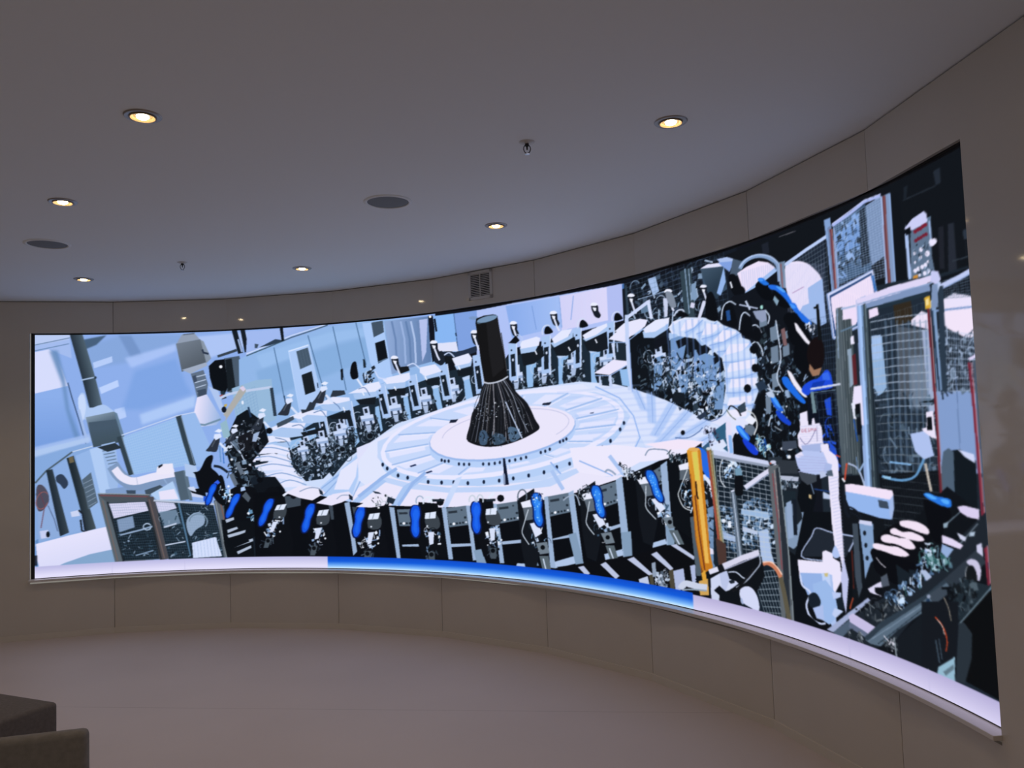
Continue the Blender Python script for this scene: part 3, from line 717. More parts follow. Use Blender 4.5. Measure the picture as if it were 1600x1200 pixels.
P 10161f 3552 1249 -9 -16 -20 -6 -19 8 -8 16 9 16 20 6 19 -8
P 5a6c80 3555 1250 -6 -16 -16 -9 -19 1 -16 10 -5 15 6 15 16 9 19 -1 16 -10 5 4 -18 12 -24 1 -19 -11 -8 -18 7 -19 18 -12 24 -1 19 10 8 18
P b6c8e6 3411 1361 -21 6 -15 13 -8 19 1 20 11 17 17 11 20 2 20 -7 2 4 -21 8 -24 -3 -19 -12 -12 -19 -1 -22 9 -20 17 -16 22 -6
P 18222e 3683 1486 185 0 33 -120 -19 -116 -130 -27 -59 110
K 24303c,0c1118,4e6278,8ea6c4,2c3a46,a8bede 60 39.9 36 3691 1475 184 -1 20 -118 -26 -106 -104 -17 -60 111
P c4d4f6 3717 1484 124 9 11 -71 -118 -9
P 8ea8d4 3725 1456 118 10 8 -22 -119 -4
P bccdf2 3746 1547 59 7 10 -65 -59 -7
P 16202e 3760 1535 26 4 8 -33 -26 -4
P 2a3a54 3739 1439 19 5 9 -39 -19 -4
P 2a3a54 3805 1441 19 4 9 -32 -20 -5
P a4b8dc 3760 1411 53 3 -3 -54 -33 -4
P 10161f 3825 1327 -9 -15 -18 -5 -19 7 -7 16 8 15 19 5 19 -7
P 5a6c80 3828 1328 -6 -15 -15 -8 -19 1 -14 9 -5 15 6 14 15 8 18 -1 16 -10 4 4 -17 11 -23 1 -18 -10 -8 -17 6 -18 18 -11 23 -1 18 10 7 16
P b6c8e6 3695 1433 -20 6 -15 12 -7 18 1 18 10 16 16 10 20 2 19 -7 2 5 -21 7 -22 -2 -19 -11 -11 -18 -2 -21 9 -19 17 -15 21 -5
P 18222e 3997 1530 141 -1 22 -89 -19 -87 -100 -19 -41 83
K 24303c,0c1118,4e6278,8ea6c4,2c3a46,a8bede 60 30.400000000000002 37 4002 1522 141 -2 12 -88 -24 -78 -80 -12 -42 82
P c4d4f6 4022 1528 95 6 7 -52 -91 -7
P 8ea8d4 4028 1508 90 6 5 -16 -90 -3
P bccdf2 4046 1575 45 5 6 -49 -45 -5
P 16202e 4057 1566 20 3 5 -25 -20 -2
P 2a3a54 4038 1495 15 3 6 -28 -15 -3
P 2a3a54 4088 1496 15 3 6 -24 -15 -3
P a4b8dc 4054 1474 40 2 -5 -40 -25 -3
P 10161f 4100 1411 -6 -11 -15 -4 -14 6 -5 12 6 10 15 4 14 -5
P 5a6c80 4103 1412 -5 -11 -12 -6 -14 1 -11 7 -4 11 5 10 12 6 14 -1 11 -8 3 3 -13 9 -17 1 -14 -7 -6 -13 5 -13 14 -9 17 -1 14 7 5 12
P b6c8e6 4006 1492 -15 4 -11 9 -5 13 1 13 7 12 12 7 15 1 14 -5 2 4 -16 6 -17 -2 -15 -8 -8 -13 -2 -16 7 -15 13 -11 16 -4
P 18222e 4315 1545 184 -3 18 -112 -34 -109 -133 -24 -45 105
K 24303c,0c1118,4e6278,8ea6c4,2c3a46,a8bede 60 39.9 38 4321 1535 184 -4 5 -111 -40 -98 -106 -15 -46 104
P c4d4f6 4348 1543 125 6 2 -66 -119 -7
P 8ea8d4 4352 1517 119 7 5 -21 -118 -2
P bccdf2 4385 1601 59 6 3 -61 -60 -6
P 16202e 4397 1590 27 3 4 -31 -27 -3
P 2a3a54 4364 1501 20 3 4 -36 -20 -3
P 2a3a54 4430 1501 20 4 4 -31 -19 -4
P a4b8dc 4382 1474 53 1 -10 -50 -33 -3
P 10161f 4436 1394 -9 -14 -19 -5 -18 7 -7 15 9 14 18 5 19 -7
P 5a6c80 4439 1395 -6 -14 -15 -7 -19 1 -14 9 -5 13 6 14 15 7 19 -1 15 -10 4 4 -17 11 -22 1 -19 -9 -8 -16 7 -17 17 -11 22 -1 19 9 7 15
P b6c8e6 4327 1495 -20 6 -14 12 -8 16 2 18 10 15 16 9 19 1 19 -6 2 4 -20 7 -22 -1 -19 -11 -11 -16 -2 -20 8 -19 17 -13 21 -6
P 18222e 4586 1572 192 -5 14 -114 -41 -110 -139 -23 -42 107
K 24303c,0c1118,4e6278,8ea6c4,2c3a46,a8bede 60 41.800000000000004 39 4592 1561 191 -5 1 -112 -46 -100 -111 -15 -43 107
P c4d4f6 4620 1570 131 4 -1 -66 -124 -7
P 8ea8d4 4624 1543 124 6 5 -21 -124 -1
P bccdf2 4661 1629 63 5 -1 -62 -62 -6
P 16202e 4674 1617 28 3 3 -31 -28 -3
P 2a3a54 4636 1527 21 3 3 -36 -21 -4
P 2a3a54 4705 1527 20 3 4 -31 -21 -4
P a4b8dc 4653 1499 55 1 -12 -50 -35 -3
P 10161f 4706 1418 -9 -14 -20 -5 -18 7 -8 16 9 14 19 4 19 -7
P 5a6c80 4709 1419 -7 -14 -15 -8 -19 1 -15 10 -5 14 6 13 16 7 19 -1 16 -10 4 4 -18 11 -23 2 -19 -10 -8 -16 6 -17 19 -11 23 -2 19 9 8 16
P b6c8e6 4599 1521 -20 6 -15 12 -8 17 1 18 11 16 17 9 20 1 20 -7 2 4 -21 7 -24 -1 -19 -10 -12 -17 -1 -20 8 -19 17 -14 22 -6
P 18222e 4873 1604 189 -7 11 -110 -41 -105 -138 -22 -40 104
K 24303c,0c1118,4e6278,8ea6c4,2c3a46,a8bede 60 41.800000000000004 40 4878 1594 189 -7 -2 -109 -46 -96 -110 -13 -40 104
P c4d4f6 4906 1601 130 4 -2 -65 -123 -5
P 8ea8d4 4910 1576 122 4 4 -20 -122 0
P bccdf2 4948 1658 62 4 -2 -60 -61 -4
P 16202e 4960 1647 27 2 3 -30 -27 -3
P 2a3a54 4921 1560 21 3 2 -35 -21 -4
P 2a3a54 4989 1559 20 3 3 -30 -21 -3
P a4b8dc 4938 1533 54 1 -13 -49 -34 -3
P 10161f 4988 1454 -9 -13 -19 -5 -18 7 -8 15 9 14 19 4 19 -7
P 5a6c80 4992 1455 -7 -14 -16 -7 -18 1 -15 10 -5 13 7 13 15 7 19 -1 15 -10 4 4 -17 10 -23 2 -19 -9 -8 -15 7 -17 18 -11 22 -2 19 9 8 15
P b6c8e6 4885 1555 -20 5 -15 13 -7 16 1 18 11 14 16 9 20 1 20 -7 2 4 -21 7 -23 -1 -19 -9 -12 -17 -1 -19 8 -18 17 -14 21 -6
P 18222e 5182 1595 177 -8 12 -101 -38 -97 -129 -19 -39 96
K 24303c,0c1118,4e6278,8ea6c4,2c3a46,a8bede 60 39.9 41 5187 1585 177 -8 -1 -99 -42 -88 -103 -11 -39 95
P c4d4f6 5213 1592 121 2 -1 -59 -115 -4
P 8ea8d4 5217 1568 114 3 4 -18 -114 1
P bccdf2 5252 1643 57 4 0 -55 -58 -4
P 16202e 5263 1633 26 2 2 -28 -25 -2
P 2a3a54 5227 1553 20 3 2 -32 -19 -3
P 2a3a54 5291 1552 19 3 3 -28 -19 -2
P a4b8dc 5243 1529 51 0 -12 -45 -32 -2
P 10161f 5291 1456 -8 -12 -18 -4 -17 6 -7 14 8 12 18 4 18 -6
P 5a6c80 5294 1456 -6 -12 -14 -6 -18 1 -13 9 -5 12 6 12 15 6 17 -1 14 -9 4 3 -16 10 -21 2 -18 -8 -7 -14 5 -16 17 -10 21 -2 18 8 7 14
P b6c8e6 5193 1549 -19 6 -13 11 -7 15 1 16 10 13 16 8 18 1 18 -7 2 4 -19 7 -22 -1 -18 -9 -11 -14 -1 -18 7 -17 16 -13 20 -6
P 18222e 5656 1565 193 -10 27 -108 -26 -103 -137 -21 -56 103
K 24303c,0c1118,4e6278,8ea6c4,2c3a46,a8bede 60 45.6 42 5663 1554 193 -9 14 -107 -34 -93 -109 -13 -56 103
P c4d4f6 5691 1561 130 2 8 -64 -124 -3
P 8ea8d4 5698 1536 124 2 6 -20 -123 2
P bccdf2 5725 1617 62 3 7 -60 -62 -3
P 16202e 5739 1605 27 2 7 -30 -27 -2
P 2a3a54 5712 1520 20 3 7 -35 -20 -3
P 2a3a54 5781 1518 20 3 7 -30 -20 -3
P a4b8dc 5733 1493 55 0 -7 -48 -34 -2
P 10161f 5795 1415 -9 -13 -20 -4 -19 7 -7 14 9 13 20 4 19 -7
P 5a6c80 5798 1415 -7 -13 -16 -6 -19 1 -15 9 -5 14 7 12 16 7 19 -2 16 -10 4 4 -17 10 -24 2 -19 -8 -9 -15 7 -16 18 -11 23 -2 20 8 8 14
P b6c8e6 5667 1516 -21 6 -15 12 -8 16 2 18 11 14 17 8 21 0 20 -7 2 4 -21 7 -24 0 -20 -9 -12 -16 -2 -19 9 -18 17 -14 22 -6
P 18222e 5826 1507 189 -8 27 -105 -27 -100 -134 -21 -55 99
K 24303c,0c1118,4e6278,8ea6c4,2c3a46,a8bede 60 45.6 43 5833 1497 189 -8 13 -104 -33 -90 -107 -13 -55 99
P c4d4f6 5860 1504 128 2 7 -61 -121 -4
P 8ea8d4 5867 1480 121 3 7 -20 -122 2
P bccdf2 5894 1558 60 3 7 -57 -61 -4
P 16202e 5907 1547 27 2 7 -29 -27 -2
P 2a3a54 5880 1464 21 3 7 -34 -21 -3
P 2a3a54 5948 1463 20 3 7 -29 -20 -3
P a4b8dc 5901 1438 54 1 -7 -47 -34 -2
P 10161f 5962 1363 -9 -13 -20 -4 -18 7 -7 14 9 12 19 5 19 -7
P 5a6c80 5965 1363 -7 -12 -15 -7 -19 1 -15 9 -5 13 7 12 16 7 18 -2 16 -9 4 3 -17 10 -23 2 -19 -8 -8 -15 6 -15 18 -11 23 -2 19 8 8 14
P b6c8e6 5836 1460 -20 6 -15 12 -8 15 2 17 11 14 17 8 20 0 20 -6 2 3 -21 7 -23 0 -19 -9 -12 -15 -2 -19 8 -17 17 -14 22 -6
P 18222e 5982 1461 185 -7 31 -102 -22 -98 -131 -20 -57 96
K 24303c,0c1118,4e6278,8ea6c4,2c3a46,a8bede 60 45.6 44 5989 1451 185 -7 18 -101 -29 -88 -105 -13 -57 96
P c4d4f6 6015 1458 126 3 9 -60 -118 -4
P 8ea8d4 6023 1434 119 4 7 -19 -119 1
P bccdf2 6046 1511 60 4 9 -56 -60 -4
P 16202e 6060 1501 26 2 8 -29 -26 -2
P 2a3a54 6037 1419 20 3 8 -33 -20 -3
P 2a3a54 6103 1418 20 3 8 -28 -20 -3
P a4b8dc 6058 1394 53 1 -5 -46 -32 -2
P 10161f 6121 1321 -9 -12 -19 -5 -18 7 -7 13 9 13 19 4 18 -7
P 5a6c80 6124 1321 -6 -12 -16 -6 -18 1 -15 8 -4 13 6 11 16 7 18 -1 15 -9 4 3 -17 10 -22 1 -19 -7 -8 -15 6 -15 17 -10 23 -2 19 8 7 14
P b6c8e6 5992 1416 -20 5 -15 11 -7 16 2 16 10 13 17 8 20 1 19 -7 2 4 -20 7 -23 -1 -19 -9 -12 -15 -2 -17 8 -18 17 -12 21 -6
P 18222e 6130 1396 167 -6 30 -91 -17 -87 -117 -19 -54 85
K 24303c,0c1118,4e6278,8ea6c4,2c3a46,a8bede 60 41.800000000000004 45 6137 1387 167 -5 18 -90 -24 -80 -94 -12 -54 86
P c4d4f6 6160 1393 113 3 10 -53 -107 -5
P 8ea8d4 6168 1372 107 4 7 -17 -107 0
P bccdf2 6187 1441 53 3 10 -50 -54 -4
P 16202e 6199 1431 24 3 8 -26 -24 -2
P 2a3a54 6181 1358 18 3 8 -29 -18 -3
P 2a3a54 6240 1358 18 3 8 -25 -18 -3
P a4b8dc 6200 1336 48 1 -3 -40 -30 -3
P 10161f 6258 1271 -7 -11 -18 -4 -16 6 -6 12 8 11 17 4 16 -6
P 5a6c80 6262 1272 -7 -11 -13 -6 -17 1 -13 7 -4 11 6 11 14 6 16 -1 14 -8 3 3 -15 8 -20 2 -17 -8 -7 -12 5 -14 16 -9 20 -1 17 7 7 12
P b6c8e6 6139 1355 -18 5 -13 10 -7 13 2 15 9 12 16 7 17 1 18 -6 2 3 -19 6 -20 -1 -18 -8 -10 -13 -2 -16 7 -15 15 -12 19 -5
K 0c1118,2a3a48,5a7490,9cb4d4,c4d4ee,101820,1c2a3a 170 75 77 5989 1509 279 29 49 -208 -62 -328 -111 -37 -127 154 -95 239
K 0c1118,101820,c8d8f2,8cacdc,2a3a48 50 60 78 6149 1418 154 5 9 -166 -65 -144 -87 77
P c8d0e4 6050 1330 -17 6 -13 10 -10 15 -4 18 1 19 7 19 12 17 15 13 18 8 18 3 18 -2 16 -8 4 6 -18 8 -21 2 -21 -3 -20 -10 -17 -14 -12 -18 -8 -20 -1 -20 5 -19 10 -17 16 -12 18 -7
P 0c0f16 5972 1268 -14 -18 -33 -7 -31 10 -12 20 15 19 32 6 31 -10
P 0c0f16 6206 1293 -14 -18 -31 -6 -31 10 -11 19 14 18 31 6 31 -10
P 0c0f16 6168 1220 -14 -18 -32 -6 -30 9 -12 19 15 18 31 7 31 -10
# pillars of back stations
P a2c0f0 2458 1298 80 15 32 -192 -80 -12
P 16202c 2478 1245 42 4 27 -113 -40 -3
P c8d8f8 2533 1312 32 -191 9 1 -32 191
P c8d4f0 2511 1217 -3 -9 -7 -4 -7 5 -2 9 3 9 7 4 7 -4
P 28384e 2498 1267 -3 -6 -7 -2 -6 2 -3 6 3 6 7 2 6 -3
P a2c0f0 2700 1398 87 15 44 -234 -88 -12
P 16202c 2722 1333 46 5 36 -139 -44 -3
P c8d8f8 2783 1413 43 -235 9 2 -43 234
P c8d4f0 2757 1299 -3 -9 -7 -4 -7 5 -3 9 3 9 7 4 7 -4
P 28384e 2743 1359 -3 -5 -7 -2 -6 2 -3 6 3 6 7 2 6 -3
P a2c0f0 3034 1534 81 13 55 -285 -82 -10
P 16202c 3054 1454 43 7 45 -170 -41 -4
P c8d8f8 3111 1547 54 -285 9 1 -54 285
P c8d4f0 3087 1414 -3 -9 -7 -4 -7 4 -3 10 3 9 7 3 7 -4
P 28384e 3074 1487 -3 -5 -6 -3 -7 3 -3 6 3 6 7 2 7 -3
P a2c0f0 3337 1592 89 12 47 -290 -89 -11
P 16202c 3358 1510 47 6 40 -173 -44 -4
P c8d8f8 3421 1604 47 -290 9 0 -47 291
P c8d4f0 3393 1468 -3 -9 -7 -3 -7 4 -3 9 4 9 7 3 7 -4
P 28384e 3380 1543 -3 -5 -6 -2 -7 2 -3 6 3 6 7 2 7 -3
P a2c0f0 3642 1655 96 13 40 -285 -95 -10
P 16202c 3665 1575 51 5 34 -169 -48 -3
P c8d8f8 3733 1668 40 -285 9 1 -40 284
P c8d4f0 3702 1534 -3 -9 -8 -3 -7 4 -2 9 3 8 7 4 7 -4
P 28384e 3688 1607 -3 -5 -7 -2 -6 3 -3 6 3 5 7 2 7 -3
P a2c0f0 3986 1711 89 10 25 -306 -88 -9
P 16202c 4007 1624 47 6 22 -182 -44 -4
P c8d8f8 4070 1721 25 -306 10 0 -25 306
P c8d4f0 4041 1579 -3 -8 -7 -3 -7 4 -3 9 4 8 7 3 7 -4
P 28384e 4029 1659 -3 -5 -7 -2 -6 3 -3 6 3 5 7 1 6 -2
P a2c0f0 4342 1769 82 8 -1 -285 -81 -7
P 16202c 4361 1688 43 4 2 -169 -41 -3
P c8d8f8 4419 1777 0 -285 9 0 1 285
P c8d4f0 4393 1645 -3 -8 -7 -3 -7 5 -3 8 4 8 7 3 7 -4
P 28384e 4382 1720 -3 -5 -7 -1 -6 2 -3 6 3 5 7 1 6 -3
P a2c0f0 4668 1789 88 7 -14 -274 -87 -6
P 16202c 4688 1710 46 4 -8 -163 -43 -2
P c8d8f8 4751 1797 -14 -274 10 -1 13 274
P c8d4f0 4722 1669 -3 -8 -7 -3 -7 4 -3 9 4 7 7 3 7 -4
P 28384e 4710 1741 -3 -5 -6 -1 -7 3 -2 5 3 5 6 1 7 -3
P a2c0f0 4979 1815 74 5 -15 -282 -74 -5
P 16202c 4996 1734 38 4 -9 -168 -37 -2
P c8d8f8 5048 1820 -15 -282 9 0 16 281
P c8d4f0 5025 1691 -3 -7 -7 -3 -7 4 -2 8 3 8 7 2 7 -4
P 28384e 5015 1765 -3 -4 -6 -1 -7 2 -2 6 3 4 6 1 7 -2
P a2c0f0 5296 1816 72 4 -14 -239 -72 -4
P 16202c 5312 1747 38 3 -9 -143 -36 -1
P c8d8f8 5364 1821 -14 -240 8 -1 15 239
P c8d4f0 5341 1710 -3 -7 -7 -2 -6 3 -3 8 3 7 7 2 7 -3
P 28384e 5331 1773 -3 -4 -6 -1 -6 3 -3 5 3 4 7 1 6 -3
# white hoods of the ring
P a4c2ee 1875 1074 329 11 -32 -71 -179 0
P dde1fa 1876 1096 83 42 108 8 120 -16 17 -45 -150 5 -120 -18
P a4c2ee 1996 1182 120 23 205 -7 -1 -66 -134 -13 -143 16
P dde1fa 1972 1194 157 61 217 -14 -25 -49 -205 19 -96 -30
P a4c2ee 2250 1278 110 35 190 4 -20 -66 -147 -16 -109 15
P dde1fa 2190 1303 159 55 201 -19 -7 -44 -183 18 -74 -36
P a4c2ee 2484 1386 291 31 -15 -82 -142 -5 -104 21
P dde1fa 2454 1398 155 59 160 -13 6 -27 -106 -17 -123 -6
P a4c2ee 2807 1470 226 26 11 -49 -114 -32 -111 16
P dde1fa 2758 1478 189 72 113 15 23 -50 -63 -34 -163 -3
P a4c2ee 3109 1541 214 14 -8 -58 -120 -9 -62 19
P dde1fa 3092 1585 157 23 114 14 5 -54 -58 -23 -176 -6
P a4c2ee 3477 1614 202 13 -27 -56 -140 -17
P dde1fa 3465 1657 153 16 36 -34 25 -28 -166 -31 -49 35
P a4c2ee 3807 1649 178 32 -15 -50 -140 -20
P dde1fa 3784 1707 165 28 36 -44 -26 -34 -140 -15
P a4c2ee 4453 1734 188 6 -40 -49 -137 -6
P dde1fa 4455 1778 164 21 37 -13 -15 -56 -176 -7
P a4c2ee 4753 1738 174 28 52 49 -9 -59 -107 -48 -75 -6
P dde1fa 4767 1765 101 54 99 -3 -40 -50 -137 -37
P a4c2ee 5061 1737 134 16 106 49 -3 -43 -93 -51 -97 -3
P dde1fa 5062 1760 99 33 135 23 5 -22 -106 -45 -110 -19
P a4c2ee 5364 1742 273 9 -38 -37 -167 -23
P dde1fa 5364 1751 92 45 89 1 129 -9 -37 -37 -126 -26
P a4c2ee 5623 1720 116 -15 130 56 -15 -54 -129 -41 -93 11
P dde1fa 5624 1736 120 42 127 -1 -14 -38 -118 -34 -93 3
P a4c2ee 5853 1683 146 -18 115 31 -14 -36 -126 -39 -113 13
P dde1fa 5855 1715 48 33 103 10 122 -18 -25 -42 -104 -33 -113 6
P a4c2ee 6076 1632 230 -13 -37 -63 -131 15
P dde1fa 6057 1688 103 33 98 -18 85 -38 -37 -46 -143 -13 -87 26
P 141b24 2296 1160 208 37 -7 -44 -177 -27
P 141b24 2568 1294 211 35 -2 -71 -185 7
P 141b24 2831 1420 200 17 -15 -64 -149 7
P 141b24 3139 1491 182 6 -8 -63 -144 7
P 141b24 3512 1549 152 11 -15 -61 -113 7
P 141b24 3830 1606 153 14 -3 -60 -139 -1
P 141b24 4464 1685 150 0 64 42 8 -77 -95 -48 -107 -11
P 141b24 4776 1698 212 61 20 -89 -100 -40 -98 9
P 141b24 5071 1709 222 51 5 -119 -91 -13 -102 19
P 141b24 5724 1658 142 55 -16 -70 -93 -22
P 141b24 5951 1619 160 39 -26 -50 -113 -19
P 141b24 6149 1570 45 6 -8 -29 -51 -22 -44 5
P e6ecfc 2293 1291 18 -34 11 5 -18 34
P e6ecfc 2465 1351 18 -34 11 4 -17 34
P e6ecfc 2700 1363 17 -34 12 5 -18 33
P e6ecfc 2889 1485 18 -33 11 4 -18 33
P e6ecfc 3203 1512 18 -33 11 4 -18 33
P e6ecfc 3508 1578 17 -32 12 4 -18 32
P e6ecfc 3839 1639 17 -32 12 3 -18 32
P e6ecfc 4596 1694 17 -30 11 3 -17 31
P e6ecfc 4918 1691 17 -29 11 3 -17 29
P e6ecfc 5176 1718 16 -28 11 2 -16 29
P 5c7cb0 2054 1120 18 -4 27 -5 28 -7 21 -9 13 -11 9 -14 7 -14 4 -10 8 3 -5 9 -7 15 -10 15 -15 13 -23 9 -28 8 -27 5 -19 4
P 5c7cb0 2214 1215 15 3 23 5 24 3 20 -3 17 -12 16 -20 14 -21 11 -14 6 4 -10 14 -14 21 -18 21 -19 14 -23 3 -25 -3 -24 -5 -15 -3
P 5c7cb0 2423 1324 14 4 20 6 20 5 17 -1 13 -10 13 -17 12 -17 8 -12 6 4 -8 11 -11 18 -14 18 -16 11 -21 2 -22 -5 -20 -6 -14 -4
P 5c7cb0 2605 1410 10 -6 13 -9 14 -10 11 -9 8 -9 7 -10 5 -8 4 -6 7 3 -4 6 -5 9 -7 10 -9 10 -12 9 -14 11 -14 9 -9 6
P 5c7cb0 2859 1508 12 3 16 5 18 2 14 -2 13 -13 13 -19 12 -21 8 -14 7 3 -8 14 -12 21 -14 20 -15 15 -19 3 -19 -3 -17 -5 -11 -3
P 6c92c4 5867 1641 160 20 -50 -151 -109 -109
P 6c92c4 6076 1555 215 -75 -38 -145 -123 -37 -71 89
P 6c92c4 5716 1536 82 12 -24 -180 -72 -44
P 6c92c4 5926 1417 103 30 -31 -133 -72 -55
P 6c92c4 6242 1335 76 10 -22 -160 -76 3
P 10151f 5917 1623 126 24 -3 -46 -103 -27
P 10151f 6092 1545 102 27 -4 -45 -78 -14
P 10151f 6231 1486 56 16 9 -30 -57 -25
P 10151f 5712 1643 117 27 8 -50 -106 -29
K 1c2836,a4b8dc,6c8cb8,0c1118,3c587c,c4d4f0,26384c,101820 220 34 90 5705 1537 173 15 194 -51 198 -75 15 -241 -163 -144 -202 120 -174 128
K 0c1118,101820,1c2836,2c3c4e,4c6070 90 38 91 5547 1636 163 -18 93 -332 206 -282 108 -39 -219 40 -326 273
K e4ecfc,b4c8ec,2c4464,0c1118 60 24 92 5927 1436 278 -16 64 -160 -84 -108 -185 123
# white fan of lids on the right
P c9d9f8 5866 1713 128 39 167 -16 108 -31 74 -32 42 -21 83 -32 18 -45 71 -23 38 -50 17 -54 -35 -49 34 -89 -25 -51 -53 -84 -20 -52 37 -53 -49 -104 -118 -36 -104 35 -62 37 52 110 29 102 29 97 -4 92 -16 75 -93 66 -95 67 -177 41
P 7c9cd8 6157 1723 -14 -7 -21 -11 -23 -12 -22 -9 -21 -6 -23 -4 -21 -4 -14 -2 3 -6 14 2 21 4 23 5 23 6 22 9 24 12 20 11 15 7
S 8fb4f0 0.6 14 6160 1721 -161 -56 15 -33 144 62
P 7c9cd8 6277 1695 -16 -6 -24 -10 -26 -10 -24 -8 -24 -6 -26 -3 -23 -3 -16 -2 2 -5 16 2 24 2 26 4 25 5 25 8 26 11 24 10 16 6
S 8fb4f0 0.6 14 6279 1693 -180 -49 14 -32 164 55
P 7c9cd8 6383 1651 -22 -5 -31 -9 -36 -9 -33 -7 -32 -4 -35 -3 -32 -1 -22 -1 2 -6 22 1 31 2 36 2 33 5 34 7 35 9 32 8 21 6
S 8fb4f0 0.6 14 6384 1649 -243 -40 14 -32 228 47
P 7c9cd8 6476 1607 -25 -6 -35 -9 -39 -9 -37 -7 -37 -4 -40 -2 -35 -2 -25 -2 2 -5 25 1 35 2 40 3 37 4 38 7 40 9 35 9 24 6
S 8fb4f0 0.6 14 6477 1604 -273 -41 14 -31 257 47
P 7c9cd8 6566 1543 -27 -4 -38 -6 -44 -6 -40 -5 -41 -1 -44 0 -39 1 -27 0 1 -6 27 0 39 -1 44 0 41 2 42 4 43 6 39 6 26 4
S 8fb4f0 0.6 14 6567 1540 -301 -21 14 -31 285 28
P 7c9cd8 6606 1458 -26 -2 -37 -4 -42 -3 -39 -1 -40 1 -42 3 -37 3 -27 3 0 -6 26 -2 38 -3 42 -4 41 -1 40 2 42 3 37 4 26 2
S 8fb4f0 0.6 14 6607 1455 -291 0 14 -31 275 7
P 7c9cd8 6594 1376 -25 -4 -36 -5 -40 -5 -38 -3 -38 -1 -41 2 -36 1 -26 1 0 -5 26 -1 36 -2 41 -1 39 1 39 3 40 5 36 5 25 4
S 8fb4f0 0.6 14 6595 1373 -281 -13 14 -31 265 20
P 7c9cd8 6608 1292 -25 -4 -36 -4 -41 -5 -39 -3 -39 0 -41 2 -37 2 -26 1 0 -5 26 -2 37 -2 41 -1 40 0 39 3 41 5 37 4 25 4
S 8fb4f0 0.6 14 6609 1289 -285 -11 14 -30 269 17
P 7c9cd8 6560 1204 -23 -1 -34 -2 -37 -2 -36 1 -36 3 -37 5 -34 5 -24 4 -2 -6 24 -3 34 -6 38 -5 37 -3 36 0 38 2 34 2 23 1
S 8fb4f0 0.6 14 6561 1202 -263 12 14 -30 247 -7
P 7c9cd8 6512 1126 -23 -5 -33 -7 -36 -6 -35 -5 -35 -2 -37 -1 -33 0 -23 0 0 -5 23 0 33 0 38 0 35 2 35 5 37 7 33 7 23 5
S 8fb4f0 0.6 14 6513 1123 -256 -25 14 -30 240 31
P e4e2f8 6016 1741 123 -10 -59 -45 -125 -8
P e4e2f8 6192 1697 129 -29 -90 -40 -88 3
P e4e2f8 6330 1641 116 -26 -121 -43 -87 10
P e4e2f8 6377 1551 169 -12 -66 -35 -161 -12
P e4e2f8 6369 1443 212 8 -14 -47 -223 -10
P e4e2f8 6373 1355 210 -9 -4 -41 -221 0
P e4e2f8 6354 1248 200 3 -34 -40 -191 -6
P e4e2f8 6327 1176 171 14 -15 -48 -170 -17
A 6a94e4 0.35 5834 1742 17 -3 14 -218 -17 2
A 6a94e4 0.35 5891 1742 17 -2 12 -248 -17 2
A 6a94e4 0.35 5948 1742 17 -2 9 -276 -17 1
A 6a94e4 0.35 6005 1742 17 -2 6 -304 -16 1
A 6a94e4 0.35 6061 1742 17 -2 4 -332 -16 1
A 6a94e4 0.35 6116 1727 17 -2 1 -173 2 -171 -17 1 -1 172
A 6a94e4 0.35 6171 1712 16 -3 1 -178 1 -177 -17 1 0 178
A 6a94e4 0.35 6225 1697 16 -3 0 -183 0 -183 -16 1 0 183
A 6a94e4 0.35 6279 1682 16 -3 -1 -189 0 -188 -16 1 0 189
A 6a94e4 0.35 6332 1667 16 -2 -1 -194 -1 -194 -16 1 1 194
A 6a94e4 0.35 6385 1652 16 -2 -2 -199 -2 -199 -16 1 2 199
A 6a94e4 0.35 6437 1638 16 -2 -2 -204 -3 -204 -16 1 3 204
A 6a94e4 0.35 6489 1624 16 -2 -3 -209 -3 -208 -16 0 3 209
A 6a94e4 0.35 6541 1610 16 -2 -4 -214 -4 -213 -16 1 4 214
P d8dcf8 6128 1116 165 32 220 -25 22 -123 -213 -180 -105 34 89 111 -159 38
# table plates
P c6d6f8 1930 843 92 126 211 60 92 53 267 -309 158 160 236 137 238 134 507 120 287 72 346 19 311 10 339 14 329 -41 146 -35 313 -97 327 -131 211 -68 101 -66 -61 -107 -266 26 -309 -34 -350 -87 -271 -91 -308 -144 -275 -33 -279 -33 -310 -5 -312 -2 -498 10 -464 -28 -455 58 -236 170
P dde0fa 1845 1041 179 28 149 -38 28 -68 -149 27 -178 -6
P 7f9fd2 1846 1014 29 6 41 9 46 7 46 1 49 -7 54 -14 49 -14 35 -9 2 8 -34 10 -50 14 -54 13 -51 8 -47 -1 -47 -8 -42 -8 -28 -6
P dde0fa 1803 964 237 26 143 -48 -1 -45 -167 27 -172 -6
P 7f9fd2 1803 937 34 6 47 9 55 7 53 1 56 -10 61 -17 57 -17 39 -12 3 8 -39 12 -57 17 -62 17 -58 10 -54 0 -55 -7 -48 -9 -34 -6
P dde0fa 1843 885 208 38 149 -26 41 -78 -132 25 -208 -5
P 7f9fd2 1843 858 32 8 45 11 51 10 50 5 53 -4 58 -11 53 -11 37 -7 2 8 -37 8 -53 11 -59 10 -55 5 -51 -5 -52 -10 -45 -12 -31 -7
P dde0fa 1942 804 215 39 119 -47 -1 -55 -167 25
P 7f9fd2 1943 777 29 9 42 12 48 11 46 3 50 -9 55 -16 50 -17 35 -12 3 8 -35 12 -50 17 -56 17 -51 9 -49 -4 -49 -10 -42 -13 -29 -8
P dde0fa 2047 729 193 51 77 -40 -31 -44 -180 -7
P 7f9fd2 2049 703 24 11 33 15 39 14 37 6 41 -6 45 -14 42 -16 29 -11 4 8 -29 11 -42 16 -47 14 -43 7 -40 -6 -39 -15 -35 -15 -23 -11
P 18232f 2184 1008 294 124 321 11 -48 -162 -251 -223 -164 -19 -119 124
